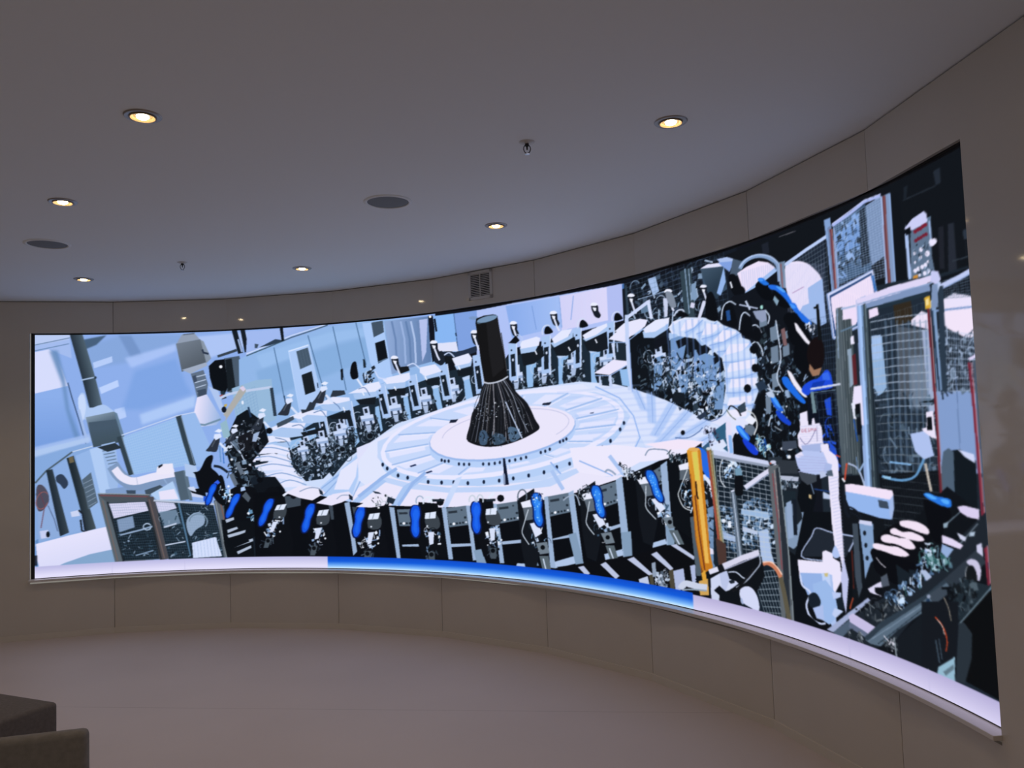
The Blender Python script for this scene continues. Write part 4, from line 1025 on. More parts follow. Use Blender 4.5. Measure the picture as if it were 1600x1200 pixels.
K 18222e,0c1118,34485e,6c86a8,222e3a,a4b8d8,141c26 330 36 6 2184 1008 294 124 296 1 -54 -151 -220 -208 -164 -35 -119 124
K 141c26,0c1118,2e3e50,5c748e,222e3a 150 38 7 2507 1076 343 131 -30 -195 -194 -115 -125 -106
K 24303c,0c1118,4e6278,8ea6c4,2c3a46,a8bede 60 34.2 300 2237 1020 151 5 21 -109 -19 -99 -85 -18 -52 101
P c4d4f6 2258 1029 102 12 11 -65 -97 -12
P 8ea8d4 2265 1004 97 12 7 -20 -97 -7
P bccdf2 2279 1089 49 8 10 -60 -48 -9
P 16202e 2291 1078 22 5 8 -31 -22 -4
P 2a3a54 2277 989 16 4 9 -35 -16 -4
P 2a3a54 2331 992 16 5 8 -30 -15 -5
P a4b8dc 2296 964 43 3 -1 -49 -27 -5
P 10161f 2352 888 -7 -14 -16 -6 -15 6 -6 15 7 14 15 5 15 -6
P 5a6c80 2354 888 -5 -14 -12 -7 -15 0 -12 8 -5 14 5 13 13 8 15 -1 12 -9 4 4 -14 10 -19 0 -15 -9 -6 -16 5 -16 15 -11 18 0 16 9 6 16
P b6c8e6 2240 983 -16 4 -12 11 -6 16 0 17 8 14 13 10 16 2 16 -6 2 5 -17 6 -19 -2 -15 -11 -9 -17 -1 -19 7 -18 14 -13 17 -5
K 24303c,0c1118,4e6278,8ea6c4,2c3a46,a8bede 60 38 301 2413 1090 170 5 23 -121 -21 -108 -96 -20 -59 111
P c4d4f6 2436 1100 115 13 12 -72 -109 -13
P 8ea8d4 2444 1072 109 13 8 -22 -109 -7
P bccdf2 2461 1166 54 9 12 -67 -54 -9
P 16202e 2474 1154 24 5 9 -34 -24 -4
P 2a3a54 2458 1055 18 5 9 -38 -17 -5
P 2a3a54 2519 1059 18 5 9 -33 -18 -5
P a4b8dc 2479 1027 48 4 -1 -55 -30 -4
P 10161f 2541 943 -7 -15 -18 -6 -17 7 -7 15 8 16 17 6 17 -7
P 5a6c80 2544 944 -5 -15 -14 -9 -17 1 -14 9 -5 15 6 14 14 9 17 -1 14 -10 4 4 -16 11 -21 1 -17 -11 -7 -17 6 -18 17 -12 20 0 17 10 7 17
P b6c8e6 2416 1048 -18 5 -14 12 -7 18 1 19 9 16 15 10 18 3 17 -6 2 5 -19 6 -20 -2 -18 -12 -10 -19 -1 -21 8 -20 16 -14 19 -5
K 24303c,0c1118,4e6278,8ea6c4,2c3a46,a8bede 60 38 302 2585 1150 172 5 23 -120 -22 -108 -96 -20 -59 111
P c4d4f6 2609 1160 115 13 13 -71 -110 -13
P 8ea8d4 2617 1133 110 13 8 -23 -110 -7
P bccdf2 2634 1225 54 9 12 -66 -54 -9
P 16202e 2647 1214 24 4 9 -33 -24 -4
P 2a3a54 2631 1116 18 5 10 -39 -18 -5
P 2a3a54 2692 1119 18 5 9 -33 -18 -5
P a4b8dc 2652 1088 49 4 -2 -55 -30 -4
P 10161f 2715 1004 -8 -15 -18 -6 -17 7 -7 16 8 15 18 6 17 -7
P 5a6c80 2718 1005 -6 -15 -14 -9 -17 1 -14 9 -5 15 6 14 14 8 17 0 14 -10 4 4 -16 11 -21 1 -17 -11 -7 -17 6 -18 17 -11 21 -1 17 11 7 16
P b6c8e6 2589 1109 -18 5 -14 12 -7 17 1 19 9 16 15 11 18 2 17 -6 2 5 -19 7 -21 -3 -17 -12 -10 -18 -1 -21 8 -20 15 -14 20 -5
P a9c6f4 2592 773 251 195 316 142 -321 -341 -99 -242 -275 2 -58 110
P 84a8e0 3130 1072 -272 -155 -269 -157 5 -7 269 157 272 155
P 84a8e0 2997 1011 -268 -169 -264 -173 5 -7 265 173 268 169
P 84a8e0 2871 770 -136 -241 9 -4 136 241
P 84a8e0 2934 1012 -237 -211 -235 -214 7 -6 235 214 237 211
P dcdff9 2667 826 175 104 -29 -161 -70 -107 -141 2
G d6daf8 e4def6 2845 1012 3084 686 2826 1012 270 89 252 56 -180 -154 -103 -104 21 -134 -157 -51 -90 92
P d9dff9 2842 903 128 148 127 72 253 87 317 70 349 66 378 58 281 16 338 1 329 -40 173 -79 77 -170 -98 -165 -306 -194 -275 -95 -279 -99 -309 -25 -311 -24 -313 -23 -311 34 -310 39 -243 162
P bcd0f6 3032 1060 316 107 317 72 349 67 378 54 343 19 426 -22 264 -84 53 -96 -64 -82 -218 -169 -275 -90 -279 -94 -310 -28 -312 -27 -313 -28 -279 64 -279 68 -121 135
P aecaf4 3067 852 -10 59 27 63 62 65 97 64 128 60 156 55 179 48 196 39 206 28 211 17 207 7 197 -4 182 -13 160 -22 133 -29 105 -36 72 -40 38 -45 3 -47 -31 -51 -66 -52 -98 -53 -127 -53 -155 -51 -176 -49 -193 -43 -205 -37 -209 -28 -207 -19 -197 -7 -183 4 -161 17 -135 28 -105 39 -72 47
P e2e2fb 3069 911 -10 58 27 62 62 64 97 63 129 59 156 54 179 47 196 37 206 28 211 16 207 6 198 -5 181 -14 160 -22 134 -30 104 -35 72 -40 38 -44 3 -47 -32 -50 -65 -51 -98 -52 -128 -51 -155 -50 -176 -47 -194 -42 -204 -35 -209 -28 -207 -17 -198 -7 -183 5 -161 17 -135 28 -105 38 -71 47
P c0d2f8 3112 925 -9 53 26 57 60 58 94 57 124 54 150 50 171 43 188 36 198 26 202 16 199 6 189 -3 174 -11 153 -19 128 -26 100 -32 68 -36 36 -40 3 -43 -31 -45 -63 -47 -95 -48 -123 -47 -149 -46 -170 -43 -185 -39 -197 -33 -200 -26 -199 -17 -189 -7 -175 4 -154 14 -129 24 -100 34 -68 42
# table sector lines
P 94b4e8 4970 1175 407 49 -2 7 -407 -48
P e6e6fb 4987 1166 407 50 -2 5 -406 -49
S dde0fb 0.9 6 5008 1144 337 32 -31 -43 -328 -23
P 94b4e8 4945 1098 394 23 -1 8 -394 -23
P e6e6fb 4962 1090 394 24 -1 5 -393 -24
S dde0fb 0.9 6 4919 1060 299 11 -104 -45 -268 -1
P 94b4e8 4802 1017 315 -7 1 8 -316 8
P e6e6fb 4820 1009 315 -7 0 6 -315 7
S dde0fb 0.9 6 4715 979 210 -16 -161 -42 -160 27
P 94b4e8 4563 945 181 -43 4 8 -182 43
P e6e6fb 4582 937 181 -43 2 6 -181 42
S dde0fb 0.9 6 4431 911 82 -43 -192 -32 -21 54
P 94b4e8 4267 896 11 -76 11 2 -11 75
P e6e6fb 4287 886 11 -75 7 1 -11 75
S dde0fb 0.9 6 4114 871 -64 -67 -188 -13 123 74
P 94b4e8 3972 879 -164 -97 7 -8 163 98
P e6e6fb 3991 868 -163 -98 4 -5 163 98
S dde0fb 0.9 6 3819 869 -199 -80 -150 10 246 81
P 94b4e8 3723 897 -310 -101 4 -9 310 102
P e6e6fb 3742 885 -310 -101 3 -6 310 102
S dde0fb 0.9 6 3600 907 -300 -77 -87 33 327 70
P 94b4e8 3565 951 -402 -84 3 -9 402 84
P e6e6fb 3584 939 -402 -84 1 -7 403 85
S dde0fb 0.9 6 3494 979 -349 -57 -9 48 352 46
P 94b4e8 3527 1032 -427 -51 2 -9 426 51
P e6e6fb 3545 1020 -426 -51 1 -7 426 52
S dde0fb 0.9 6 3519 1072 -338 -28 71 55 316 14
P 94b4e8 3614 1124 -377 -8 0 -10 377 8
P e6e6fb 3633 1111 -378 -8 1 -6 377 8
S dde0fb 0.9 6 3672 1167 -269 7 139 49 226 -21
P 94b4e8 3813 1208 -262 35 -2 -10 262 -34
P e6e6fb 3831 1195 -262 35 -1 -6 262 -35
S dde0fb 0.9 6 3927 1245 -153 37 183 34 95 -47
P 94b4e8 4091 1267 -101 67 -7 -7 101 -67
P e6e6fb 4108 1255 -101 67 -4 -4 100 -67
S dde0fb 0.9 6 4238 1292 -10 57 194 13 -51 -62
P 94b4e8 4395 1288 77 83 -9 5 -77 -83
P e6e6fb 4411 1279 78 82 -6 4 -78 -83
S dde0fb 0.9 6 4550 1301 133 64 170 -8 -186 -64
P 94b4e8 4670 1278 238 82 -5 7 -238 -81
P e6e6fb 4687 1269 238 82 -3 5 -238 -82
S dde0fb 0.9 6 4808 1274 249 60 117 -25 -285 -55
P 94b4e8 4873 1238 353 69 -3 7 -353 -68
P e6e6fb 4890 1229 353 69 -2 5 -353 -68
S dde0fb 0.9 6 4969 1218 320 49 46 -36 -334 -42
P afcaf6 3544 947 -4 39 23 42 50 42 76 41 98 37 116 32 129 26 139 18 141 11 138 3 130 -5 117 -12 99 -18 77 -24 54 -29 27 -32 0 -35 -26 -37 -53 -37 -77 -37 -98 -35 -116 -32 -129 -27 -138 -22 -141 -15 -138 -7 -129 1 -117 10 -98 17 -77 26 -52 32
P 94b4ea 3540 997 -5 41 24 43 50 43 77 41 98 38 117 32 131 25 139 19 143 10 139 2 132 -6 118 -13 100 -20 78 -25 54 -30 27 -34 1 -35 -27 -38 -53 -38 -78 -37 -99 -35 -117 -32 -130 -27 -139 -21 -142 -15 -139 -6 -131 2 -117 10 -100 19 -78 26 -52 34
P e4dff6 3549 1009 -4 40 23 41 50 41 76 40 97 36 116 32 129 25 138 17 140 10 138 2 130 -5 116 -13 98 -19 78 -24 53 -29 27 -32 0 -34 -26 -36 -53 -37 -77 -36 -98 -34 -115 -30 -129 -27 -137 -21 -140 -14 -137 -6 -130 2 -116 9 -98 18 -76 26 -52 32
P b9bce0 3669 1068 9 20 18 20 27 20 36 20 45 20 52 18 59 18 65 15 70 14 73 11 76 10 77 7 77 5 76 2 74 -1 70 -2 66 -5 60 -7 53 -9 46 -11 38 -12 29 -14 20 -14 11 -16 2 -16 -8 -17 -16 -18 -26 -18 -34 -18 -43 -18 3 -4 43 18 35 19 26 18 18 19 8 18 -2 18 -12 17 -21 16 -31 14 -38 13 -47 11 -53 9 -60 7 -66 5 -71 2 -74 1 -76 -3 -78 -4 -77 -7 -76 -10 -74 -11 -70 -14 -65 -16 -59 -17 -53 -19 -45 -19 -37 -21 -28 -21 -19 -21 -8 -20
P 1a2238 3752 1215 76 2 -26 -24 -63 -3
P 1a2238 4657 1303 87 5 -26 -22 -68 4
P 2c3c60 5105 1214 36 3 -6 -9 -37 2
# bolts of the plates
P 18233e 3665 894 -5 -11 -11 -3 -7 8 0 13 9 8 9 -3
P 18233e 3696 886 -5 -11 -10 -3 -8 8 0 13 9 8 10 -3
P 18233e 3733 886 -5 -12 -10 -2 -8 8 1 13 8 8 10 -3
P 18233e 3833 862 -5 -11 -11 -3 -7 8 0 13 9 7 9 -2
P 18233e 3882 859 -4 -11 -11 -3 -7 8 0 13 9 7 9 -2
P 18233e 3933 859 -5 -12 -11 -2 -7 8 0 12 9 8 10 -3
P 18233e 4070 860 -5 -11 -10 -3 -8 8 1 13 8 7 10 -3
P 18233e 4126 860 -5 -11 -10 -3 -7 8 0 12 8 8 10 -3
P 18233e 4183 864 -5 -11 -10 -2 -8 7 0 13 9 7 10 -2
P 18233e 4233 872 -5 -12 -10 -2 -8 7 1 13 8 7 10 -2
P 18233e 4327 883 -5 -11 -10 -2 -8 7 0 12 9 8 10 -3
P 18233e 4383 890 -5 -11 -10 -3 -8 8 1 12 8 8 10 -3
P 18233e 4439 899 -5 -11 -10 -2 -8 7 1 12 8 8 10 -3
P 18233e 4489 908 -5 -10 -10 -3 -8 8 1 12 8 7 10 -3
P 18233e 4632 943 -4 -11 -10 -2 -8 7 1 12 8 7 10 -3
P 18233e 4676 952 -5 -11 -10 -2 -8 7 1 12 8 7 10 -3
P 18233e 4720 965 -5 -10 -10 -3 -8 7 1 12 8 7 10 -2
P 18233e 4820 1017 -5 -11 -10 -2 -7 7 0 12 9 7 9 -3
P 18233e 4851 1025 -5 -10 -10 -2 -7 7 0 11 9 7 9 -2
P 18233e 4882 1036 -5 -10 -10 -2 -7 7 0 11 9 7 9 -2
P 141f3a 3090 867 -4 -13 -10 -5 -10 5 -3 13 4 13 10 5 10 -6
P 141f3a 3133 834 -5 -13 -9 -5 -10 6 -4 12 5 13 10 5 9 -5
P 141f3a 3237 774 -4 -12 -10 -5 -10 5 -4 13 5 12 10 6 9 -6
P 141f3a 3330 755 -5 -12 -9 -5 -10 5 -4 12 5 13 10 5 9 -5
P 141f3a 3529 721 -5 -13 -10 -5 -9 5 -4 13 5 12 10 5 9 -5
P 141f3a 3660 715 -5 -12 -9 -5 -10 5 -4 12 5 13 10 5 9 -5
P 141f3a 3779 718 -5 -12 -10 -5 -9 5 -4 12 5 12 10 5 9 -5
P 141f3a 3916 711 -4 -12 -10 -5 -10 5 -3 12 4 12 10 5 10 -5
P 141f3a 4072 722 -4 -12 -10 -5 -9 5 -4 12 5 11 9 5 10 -4
P 141f3a 4222 733 -4 -12 -10 -5 -10 5 -3 11 5 12 9 5 10 -5
P 141f3a 4360 751 -5 -12 -10 -5 -9 5 -4 11 5 12 10 5 9 -5
P 141f3a 4509 773 -4 -11 -10 -5 -10 5 -3 11 4 11 10 5 10 -4
P 141f3a 4658 798 -5 -11 -9 -5 -10 4 -3 12 4 11 10 5 10 -5
P 141f3a 4782 836 -4 -11 -10 -5 -9 4 -4 11 5 12 10 4 9 -4
P 141f3a 4905 861 -4 -11 -10 -4 -9 4 -4 11 5 11 10 4 9 -4
P 141f3a 5028 895 -4 -11 -10 -4 -9 4 -4 11 5 11 10 4 9 -4
P 141f3a 5218 973 -4 -10 -10 -4 -9 4 -3 11 4 10 10 4 9 -4
P 141f3a 5298 1016 -4 -10 -10 -5 -9 5 -3 10 4 11 10 4 9 -5
P 141f3a 5391 1091 -4 -10 -10 -4 -8 4 -4 11 5 10 9 4 9 -4
P 141f3a 5429 1133 -4 -10 -10 -4 -9 4 -3 10 5 11 9 3 9 -4
P 22305a 3338 852 57 15 12 -11 -57 -14
P 22305a 3493 798 57 15 12 -10 -57 -15
P 101830 4253 903 19 0 34 -223 -50 -5
P 8494b8 4248 786 19 0 3 -82 -19 0
P d2dcf9 5013 1430 330 -32 146 -35 341 -111 299 -121 210 -79 76 -51 -137 -58 -163 0 -224 -40 -228 -18 -79 123 -106 169 -140 126 -236 85
P 8cb0ee 5160 1389 221 -91 121 -123 49 -141 -95 -128 10 -3 96 130 -50 145 -123 126 -223 93
S 9cbcf4 0.7 14 5489 1363 80 -31 79 -136 -80 20
P 8aaae6 5532 1359 79 -146 7 2 -79 145
S 9cbcf4 0.7 14 5633 1328 79 -29 0 -187 -80 19
P 8aaae6 5676 1326 -1 -197 7 0 1 196
S 9cbcf4 0.7 14 5830 1252 77 -27 -183 -194 -80 17
P 8aaae6 5872 1251 -185 -202 6 -3 185 202
S 9cbcf4 0.7 14 5967 1198 76 -26 -306 -206 -80 17
P 8aaae6 6009 1198 -308 -214 5 -3 308 214
S 9cbcf4 0.7 14 6118 1131 75 -24 -423 -157 -79 16
P 8aaae6 6160 1132 -425 -164 3 -4 425 164
S 9cbcf4 0.7 14 6261 1083 73 -24 -363 -129 -77 16
P 8aaae6 6303 1084 -366 -136 3 -4 366 136
A 8fb0f0 0.18 4796 1380 396 2 386 0 5 -13 -388 -3 -399 -5
A 8fb0f0 0.18 4837 1336 279 2 273 1 268 0 5 -12 -270 -2 -275 -3 -281 -5
A 8fb0f0 0.18 4878 1292 291 3 287 2 279 1 5 -13 -281 -2 -288 -4 -294 -5
A 8fb0f0 0.18 4918 1249 305 4 299 2 291 2 5 -12 -293 -4 -301 -4 -307 -6
A 8fb0f0 0.18 4959 1206 318 5 310 4 303 3 5 -13 -305 -4 -312 -6 -320 -7
A 8fb0f0 0.18 4999 1164 331 6 322 5 314 4 5 -12 -316 -6 -324 -7 -333 -8
A 8fb0f0 0.18 5039 1123 344 7 334 6 324 5 5 -11 -326 -8 -336 -8 -346 -9
A 8fb0f0 0.18 5079 1081 356 9 346 8 335 7 5 -11 -251 -7 -258 -7 -264 -8 -270 -8
A 8fb0f0 0.18 5119 1041 277 8 272 7 265 7 257 6 4 -11 -258 -8 -266 -8 -273 -9 -279 -10
A 8fb0f0 0.18 5159 1000 287 10 280 9 273 8 264 8 5 -11 -266 -10 -274 -10 -282 -10 -288 -11
A 8fb0f0 0.18 5198 961 296 10 289 11 281 10 271 9 5 -10 -273 -12 -282 -11 -290 -12 -298 -13
P e6e2f8 4898 972 421 18 291 -23 399 37 135 -39 -253 -62 -344 -27 -240 -96 -359 -11
P 8eb0ec 4981 877 294 -93 118 -74 8 7 -120 74 -295 95
P 8eb0ec 4704 869 116 -105 54 -111 14 4 -55 113 -118 106
P ecdff4 5600 991 299 29 221 -17 -58 -38 -281 -15
P 5a78b0 5871 1025 21 -1 30 -1 33 -1 29 2 25 6 23 7 21 9 18 8 16 8 13 9 10 8 8 5 -7 4 -7 -5 -10 -8 -13 -8 -15 -8 -18 -8 -20 -8 -22 -8 -23 -5 -28 -2 -33 1 -29 2 -21 1
P 0c0f16 5960 1059 -6 -11 -14 -5 -14 5 -5 11 7 11 14 4 13 -4
P 5a78b0 6095 1145 18 -6 25 -9 29 -8 27 -3 24 3 25 7 22 9 19 8 16 10 13 10 11 9 7 7 -6 3 -7 -7 -10 -9 -13 -10 -15 -8 -19 -9 -21 -8 -24 -7 -22 -3 -25 3 -28 8 -25 9 -17 6
P 27354c 6064 1148 80 35 8 -30 -56 -21
P 2c3c54 5912 1217 33 -10 -23 -14
P 141c26 5885 1313 78 -13 19 -48 -80 -19 -44 26
# front deck
P e2dff6 2836 677 250 88 248 -39 249 -31 499 -8 250 18 310 37 307 59 298 -27 296 35 230 17 -31 -41 -265 -90 -162 16 -344 -76 -276 -54 -372 -59 -185 19 -437 -34 -374 -5 -174 14 -137 -16 -258 54 52 91
P b8cef6 3086 765 247 -54 374 -36 282 6 280 8 373 53 309 86 28 -27 -278 -105 -434 -45 -280 -9 -281 -8 -374 30 -272 64
G c2d4f8 8fb4ec 3708 685 3328 528 3785 746 63 20 -40 -71 -106 -173 -64 -21 81 143
P a4c2f2 3461 778 49 -16 -178 -104 -142 -142 -49 0 129 169
P a4c2f2 3067 750 43 -22 -184 -121 -125 -80 -43 21 139 112
P 90b2ea 3205 844 -141 -73 -240 -159 19 -21 239 158 139 73
P 90b2ea 3483 808 -130 -89 -150 -185 25 -14 148 182 126 86
P a4bff0 4702 805 58 -78 46 -59 31 16 -45 58 -57 77
P a4bff0 5253 909 112 -111 75 -50 25 19 -72 48 -111 110
# left cluster
P 0e141c 1703 1327 95 53 152 -118 44 -170 -151 -163 57 -141 148 -3 88 -113 26 -194 -66 -329 -237 -63 -275 238 -9 223 129 108 -110 395 25 111
K 141c26,0c1118,3e5268,7c96b4,222e3a,c4d0e6,26323e 120 55 8 1595 1106 284 214 25 -281 25 -251 -149 -136 -172 173
P 0c0f16 1362 861 20 31 19 41 19 33 20 16 18 8 14 2 8 -4 3 -9 0 -16 -6 -23 -10 -28 -2 -27 13 -18 22 -17 22 -22 23 -36 23 -42 10 -36 -10 -28 -23 -23 -26 -14 -27 -2 -30 7 -28 9 -27 5 -25 7 -22 18 -16 40 -12 51 -10 39 -10 16 -7 4 0 3 14 2 22 2
P 0c0f16 1550 816 18 -17 13 -39 8 -46 6 -60 1 -66 -9 -42 -26 1 -36 26 -29 32 -20 34 -13 40 0 39 22 41 35 39
P 1c54e0 1394 631 57 14 -12 -55 -46 1
P 2c5cf0 1483 685 5 7 7 11 8 10 7 9 8 7 9 7 9 6 7 5 -21 27 -6 -5 -10 -6 -11 -9 -10 -9 -9 -11 -9 -12 -8 -10 -5 -7
P 0c1016 1270 696 136 12 10 -78 -124 37
P c8d4f0 1253 714 57 9 22 -51 -56 18
P 16202c 1899 755 -12 -24 -29 -10 -29 11 -12 25 12 25 30 9 29 -11
P 0a0d14 1842 862 -9 -17 -21 -7 -20 8 -8 18 8 18 21 6 21 -7
P 0a0d14 1935 760 -9 -18 -21 -7 -21 8 -8 18 9 18 21 6 21 -7
P 0a0d14 1821 975 -11 -21 -25 -8 -25 9 -10 22 11 21 25 8 25 -9
P 0a0d14 2112 672 -11 -21 -26 -8 -25 9 -10 22 11 21 25 8 26 -9
P 0a0d14 1934 1038 -11 -21 -25 -8 -25 10 -10 22 11 21 25 8 25 -10
P 0c0f16 1635 684 44 23 54 4 48 -3 36 -2 29 -8 23 -20 13 -39 7 -52 1 -48 -4 -35 -9 -32 -13 -44 -16 -73 -21 -86 -25 -60 -33 -22 -39 2 -32 22 -22 45 -17 64 -17 58 -22 39 -23 32 -11 42 5 65 17 73
P 0c0f16 1939 648 37 43 45 11 37 -12 24 -38 15 -60 12 -58 11 -47 8 -46 -4 -45 -21 -48 -32 -49 -33 -39 -32 -30 -34 -21 -29 -3 -26 17 -22 35 -9 59 7 105 19 129
P 5c6a7c 1625 813 35 16 46 -96 -30 -27
P 5c6a7c 1679 912 35 16 46 -97 -30 -27
P 4e5a68 1739 626 35 38 46 -57 -24 -38
P c8d6f2 1873 606 66 37 17 -28 -60 -54
P a8c4f0 1728 698 35 11 12 -34 -47 -10
K 8ac0f0,c4e0fa,2a4458,5c8cb4,e8f0fc 16 45 9 1543 715 103 -59 -12 -66 -81 24
K 8ac0f0,c4e0fa,2a4458,5c8cb4 16 50 10 1795 485 129 9 -2 -111 -117 13
P 0c1118 1551 425 325 -24 -7 -381 -255 5 -43 189
P aab8d0 1585 424 76 20 5 -22 -70 -26
P aab8d0 1601 335 87 25 12 -17 -93 -36
P aab8d0 1601 291 168 40 -6 -22 -146 -52
P aab8d0 1628 201 210 57 6 -23 -205 -62
P aab8d0 1685 145 129 52 5 -22 -123 -53
P aab8d0 1850 274 71 32 0 -17 -60 -32
P aab8d0 1849 197 94 26 0 -17 -83 -32
P aab8d0 1882 108 95 37 0 -16 -83 -32
P aab8d0 2047 106 144 37 0 -16 -96 -32
P aab8d0 2000 106 96 43 -1 -16 -71 -38
P 0c1016 1583 258 174 45 46 -72 -175 -63
P 16202c 1832 263 30 11 20 -177 -35 0
P e0e8fa 1556 1229 3 -12 5 -19 6 -20 9 -19 14 -15 18 -14 16 -11 11 -8 7 9 -11 8 -16 11 -17 13 -12 13 -8 16 -6 20 -4 18 -4 13
P 1c2634 1487 885 10 -2 14 -2 15 -3 15 -5 16 -10 20 -13 18 -14 12 -9 14 18 -13 9 -18 13 -20 15 -20 11 -18 7 -18 3 -14 2 -10 2
P e8eefc 1630 712 -4 -7 -8 -3 -8 3 -3 8 3 8 8 3 8 -4
P e8eefc 1634 584 -4 -8 -8 -3 -8 4 -3 8 3 8 8 3 8 -4
P e8eefc 1807 474 -4 -8 -8 -3 -9 4 -3 8 4 7 8 3 8 -3
P e8eefc 1662 946 -3 -7 -9 -4 -8 4 -3 8 3 8 9 3 8 -4
P e8eefc 1606 1049 -4 -8 -8 -3 -8 4 -4 8 4 8 8 3 8 -4
P e8eefc 1883 146 -3 -7 -9 -3 -8 3 -3 8 3 8 9 3 8 -4
P e8eefc 2027 304 -3 -8 -9 -3 -8 4 -3 7 3 8 9 3 8 -3
P 28303e 1540 1178 -13 -5 -17 -17 -15 -21 -16 -25 -19 -27 -18 -25 -17 -17 -7 -12 19 -5 29 -2 26 -5 22 3 12 22 7 30 8 30 5 29 0 29
P 4a5260 1504 1135 -37 -70 11 -5 37 69
P dfe6fa 1498 1198 37 22 36 -13 -25 -23
P d4defa 1498 1174 54 4 12 -30 -55 -28 -18 25
P cfdcf8 1537 1089 66 -73 16 13 -66 73
P 28303e 1691 1219 -12 -4 -15 -15 -13 -18 -14 -22 -16 -23 -16 -21 -15 -15 -6 -10 17 -4 25 -2 22 -4 20 3 10 19 6 25 7 26 4 25 0 24
P 4a5260 1659 1182 -32 -59 9 -5 33 59
P dfe6fa 1654 1236 32 19 31 -11 -21 -20
P d4defa 1654 1216 47 3 10 -26 -47 -23 -16 20
P cfdcf8 1688 1143 57 -63 14 11 -57 63
P 28303e 1945 1346 -13 -5 -17 -16 -15 -20 -15 -24 -19 -26 -18 -23 -17 -17 -7 -11 19 -5 28 -2 26 -4 22 3 11 21 7 28 8 28 5 28 0 27
P 4a5260 1909 1305 -36 -66 10 -5 37 66
P dfe6fa 1904 1364 36 22 35 -13 -24 -22
P d4defa 1904 1342 53 4 11 -29 -53 -26 -18 23
P cfdcf8 1942 1261 64 -70 16 13 -64 70
P 28303e 2205 1464 -13 -5 -17 -16 -15 -20 -16 -23 -19 -26 -18 -23 -18 -16 -7 -11 20 -5 28 -3 26 -4 22 3 12 21 7 28 9 28 5 27 0 28
P 4a5260 2169 1424 -37 -66 10 -5 38 65
P dfe6fa 2164 1483 36 21 36 -13 -24 -21
P d4defa 2163 1461 55 3 11 -29 -55 -25 -17 23
P cfdcf8 2202 1380 65 -70 16 13 -65 69
P 28303e 2537 1555 -14 -5 -17 -16 -16 -20 -16 -23 -19 -25 -19 -23 -18 -16 -7 -11 20 -5 29 -2 26 -5 23 3 12 20 8 28 8 28 5 27 0 27
P 4a5260 2500 1515 -38 -65 10 -6 39 65
P dfe6fa 2495 1573 37 21 37 -13 -26 -21
P d4defa 2494 1551 55 3 12 -28 -56 -25 -18 23
P cfdcf8 2533 1471 66 -69 17 12 -66 69
P cfe0fc 1672 1112 91 -182 8 4 -90 182
P b4c8ea 1656 1048 -17 53 85 -103 6 5 -87 104 5 -60
P 5c7088 1653 1104 59 31 33 -91 -47 -20
P 16181f 1712 1135 19 20 30 14 28 9 23 1 22 -4 19 -11 16 -19 13 -25 5 -24 0 -20 -8 -19 -16 -16 -32 -15 -41 -11 -33 -4 -18 4 -10 12 -7 18 -8 28 -6 34
K 2c3440,4c5866,0c1016,8c9cb4,1c2430 60 34 95 1690 1249 107 75 140 -84 33 -147 -73 -121 -188 6
P 9ab0d4 1853 1164 60 21 -37 -89 -36 1
P 1c2838 1977 1163 48 10 -10 38 -48 -9
P 0c0f16 2032 1186 -9 -19 -22 -8 -20 9 -9 20 9 20 21 7 21 -9
P 3c4a5a 2069 1246 48 21 110 40 11 -28 -73 -36 -85 -31
P 2a3442 2349 1358 38 65 61 -14 -26 -54 -110 -29 -12 34
P 2a3442 2584 1458 26 54 111 -5 12 -34 -100 -17
P a8a8a6 1604 1319 -23 24 173 253 35 -35 -1 -23 -191 -252
P d4c8e4 1730 1574 36 16 23 -29 -24 -22
P 8cb4c8 1551 1265 58 32 33 -137 -24 -21 -40 1
P c4a850 1588 1433 29 4 -6 -22 -23 -5
P 101828 1610 1387 -7 -20 -16 -8 -16 9 -7 21 7 19 17 8 16 -9
P e0e8f8 1769 1443 -3 -12 -9 -5 -8 6 -3 12 3 12 9 4 8 -5
P 6090c8 1537 1074 9 -147 12 1 -10 146
P 2f6cc4 1567 1050 9 -135 9 1 -10 135
P 203858 1801 1400 22 -91 18 4 -23 91
P 203858 2141 1489 11 -68 9 1 -11 68
P 203858 2459 1586 5 -45 10 1 -5 44
# heads over the back row
P 161c28 3187 1746 15 15 21 4 18 -8 15 -16 3 -21 1 -22 12 -18 9 -16 -4 -15 -12 -10 -19 3 -20 10 -12 14 -9 20 -13 31
P d4dcf6 3220 1697 30 -66 22 -34 17 7 -21 33 -31 66
P e4e8fa 3180 1752 5 10 12 10 19 1 19 -4 14 -8 6 -9 -9 -6 -15 -3 -16 0 -16 2 -12 2
P e8ecfa 3200 1734 39 -8 -4 -26 -19 1
P 161c28 3578 1844 15 14 22 3 18 -8 14 -15 1 -21 0 -21 11 -18 9 -15 -6 -15 -12 -10 -19 3 -20 11 -11 13 -8 20 -11 30
P d4dcf6 3608 1796 27 -65 20 -33 16 6 -19 32 -27 64
P e4e8fa 3571 1849 6 11 13 9 18 0 19 -4 14 -8 6 -9 -10 -5 -15 -3 -16 0 -16 2 -12 3
P e8ecfa 3590 1832 38 -9 -5 -25 -19 1
P 161c28 3981 1889 16 14 22 3 18 -8 13 -15 0 -20 -2 -21 10 -17 8 -15 -6 -14 -14 -9 -19 3 -18 10 -11 14 -7 19 -9 29
P d4dcf6 4008 1844 23 -64 18 -32 17 5 -17 31 -23 63
P e4e8fa 3975 1895 6 10 13 9 19 0 19 -4 13 -9 6 -8 -10 -5 -16 -3 -16 1 -16 2 -12 3
P e8ecfa 3993 1878 38 -9 -8 -24 -19 2
P 161c28 4368 1919 16 12 22 3 18 -8 12 -15 0 -19 -1 -20 9 -16 8 -15 -6 -14 -14 -8 -19 3 -18 10 -10 13 -7 19 -9 28
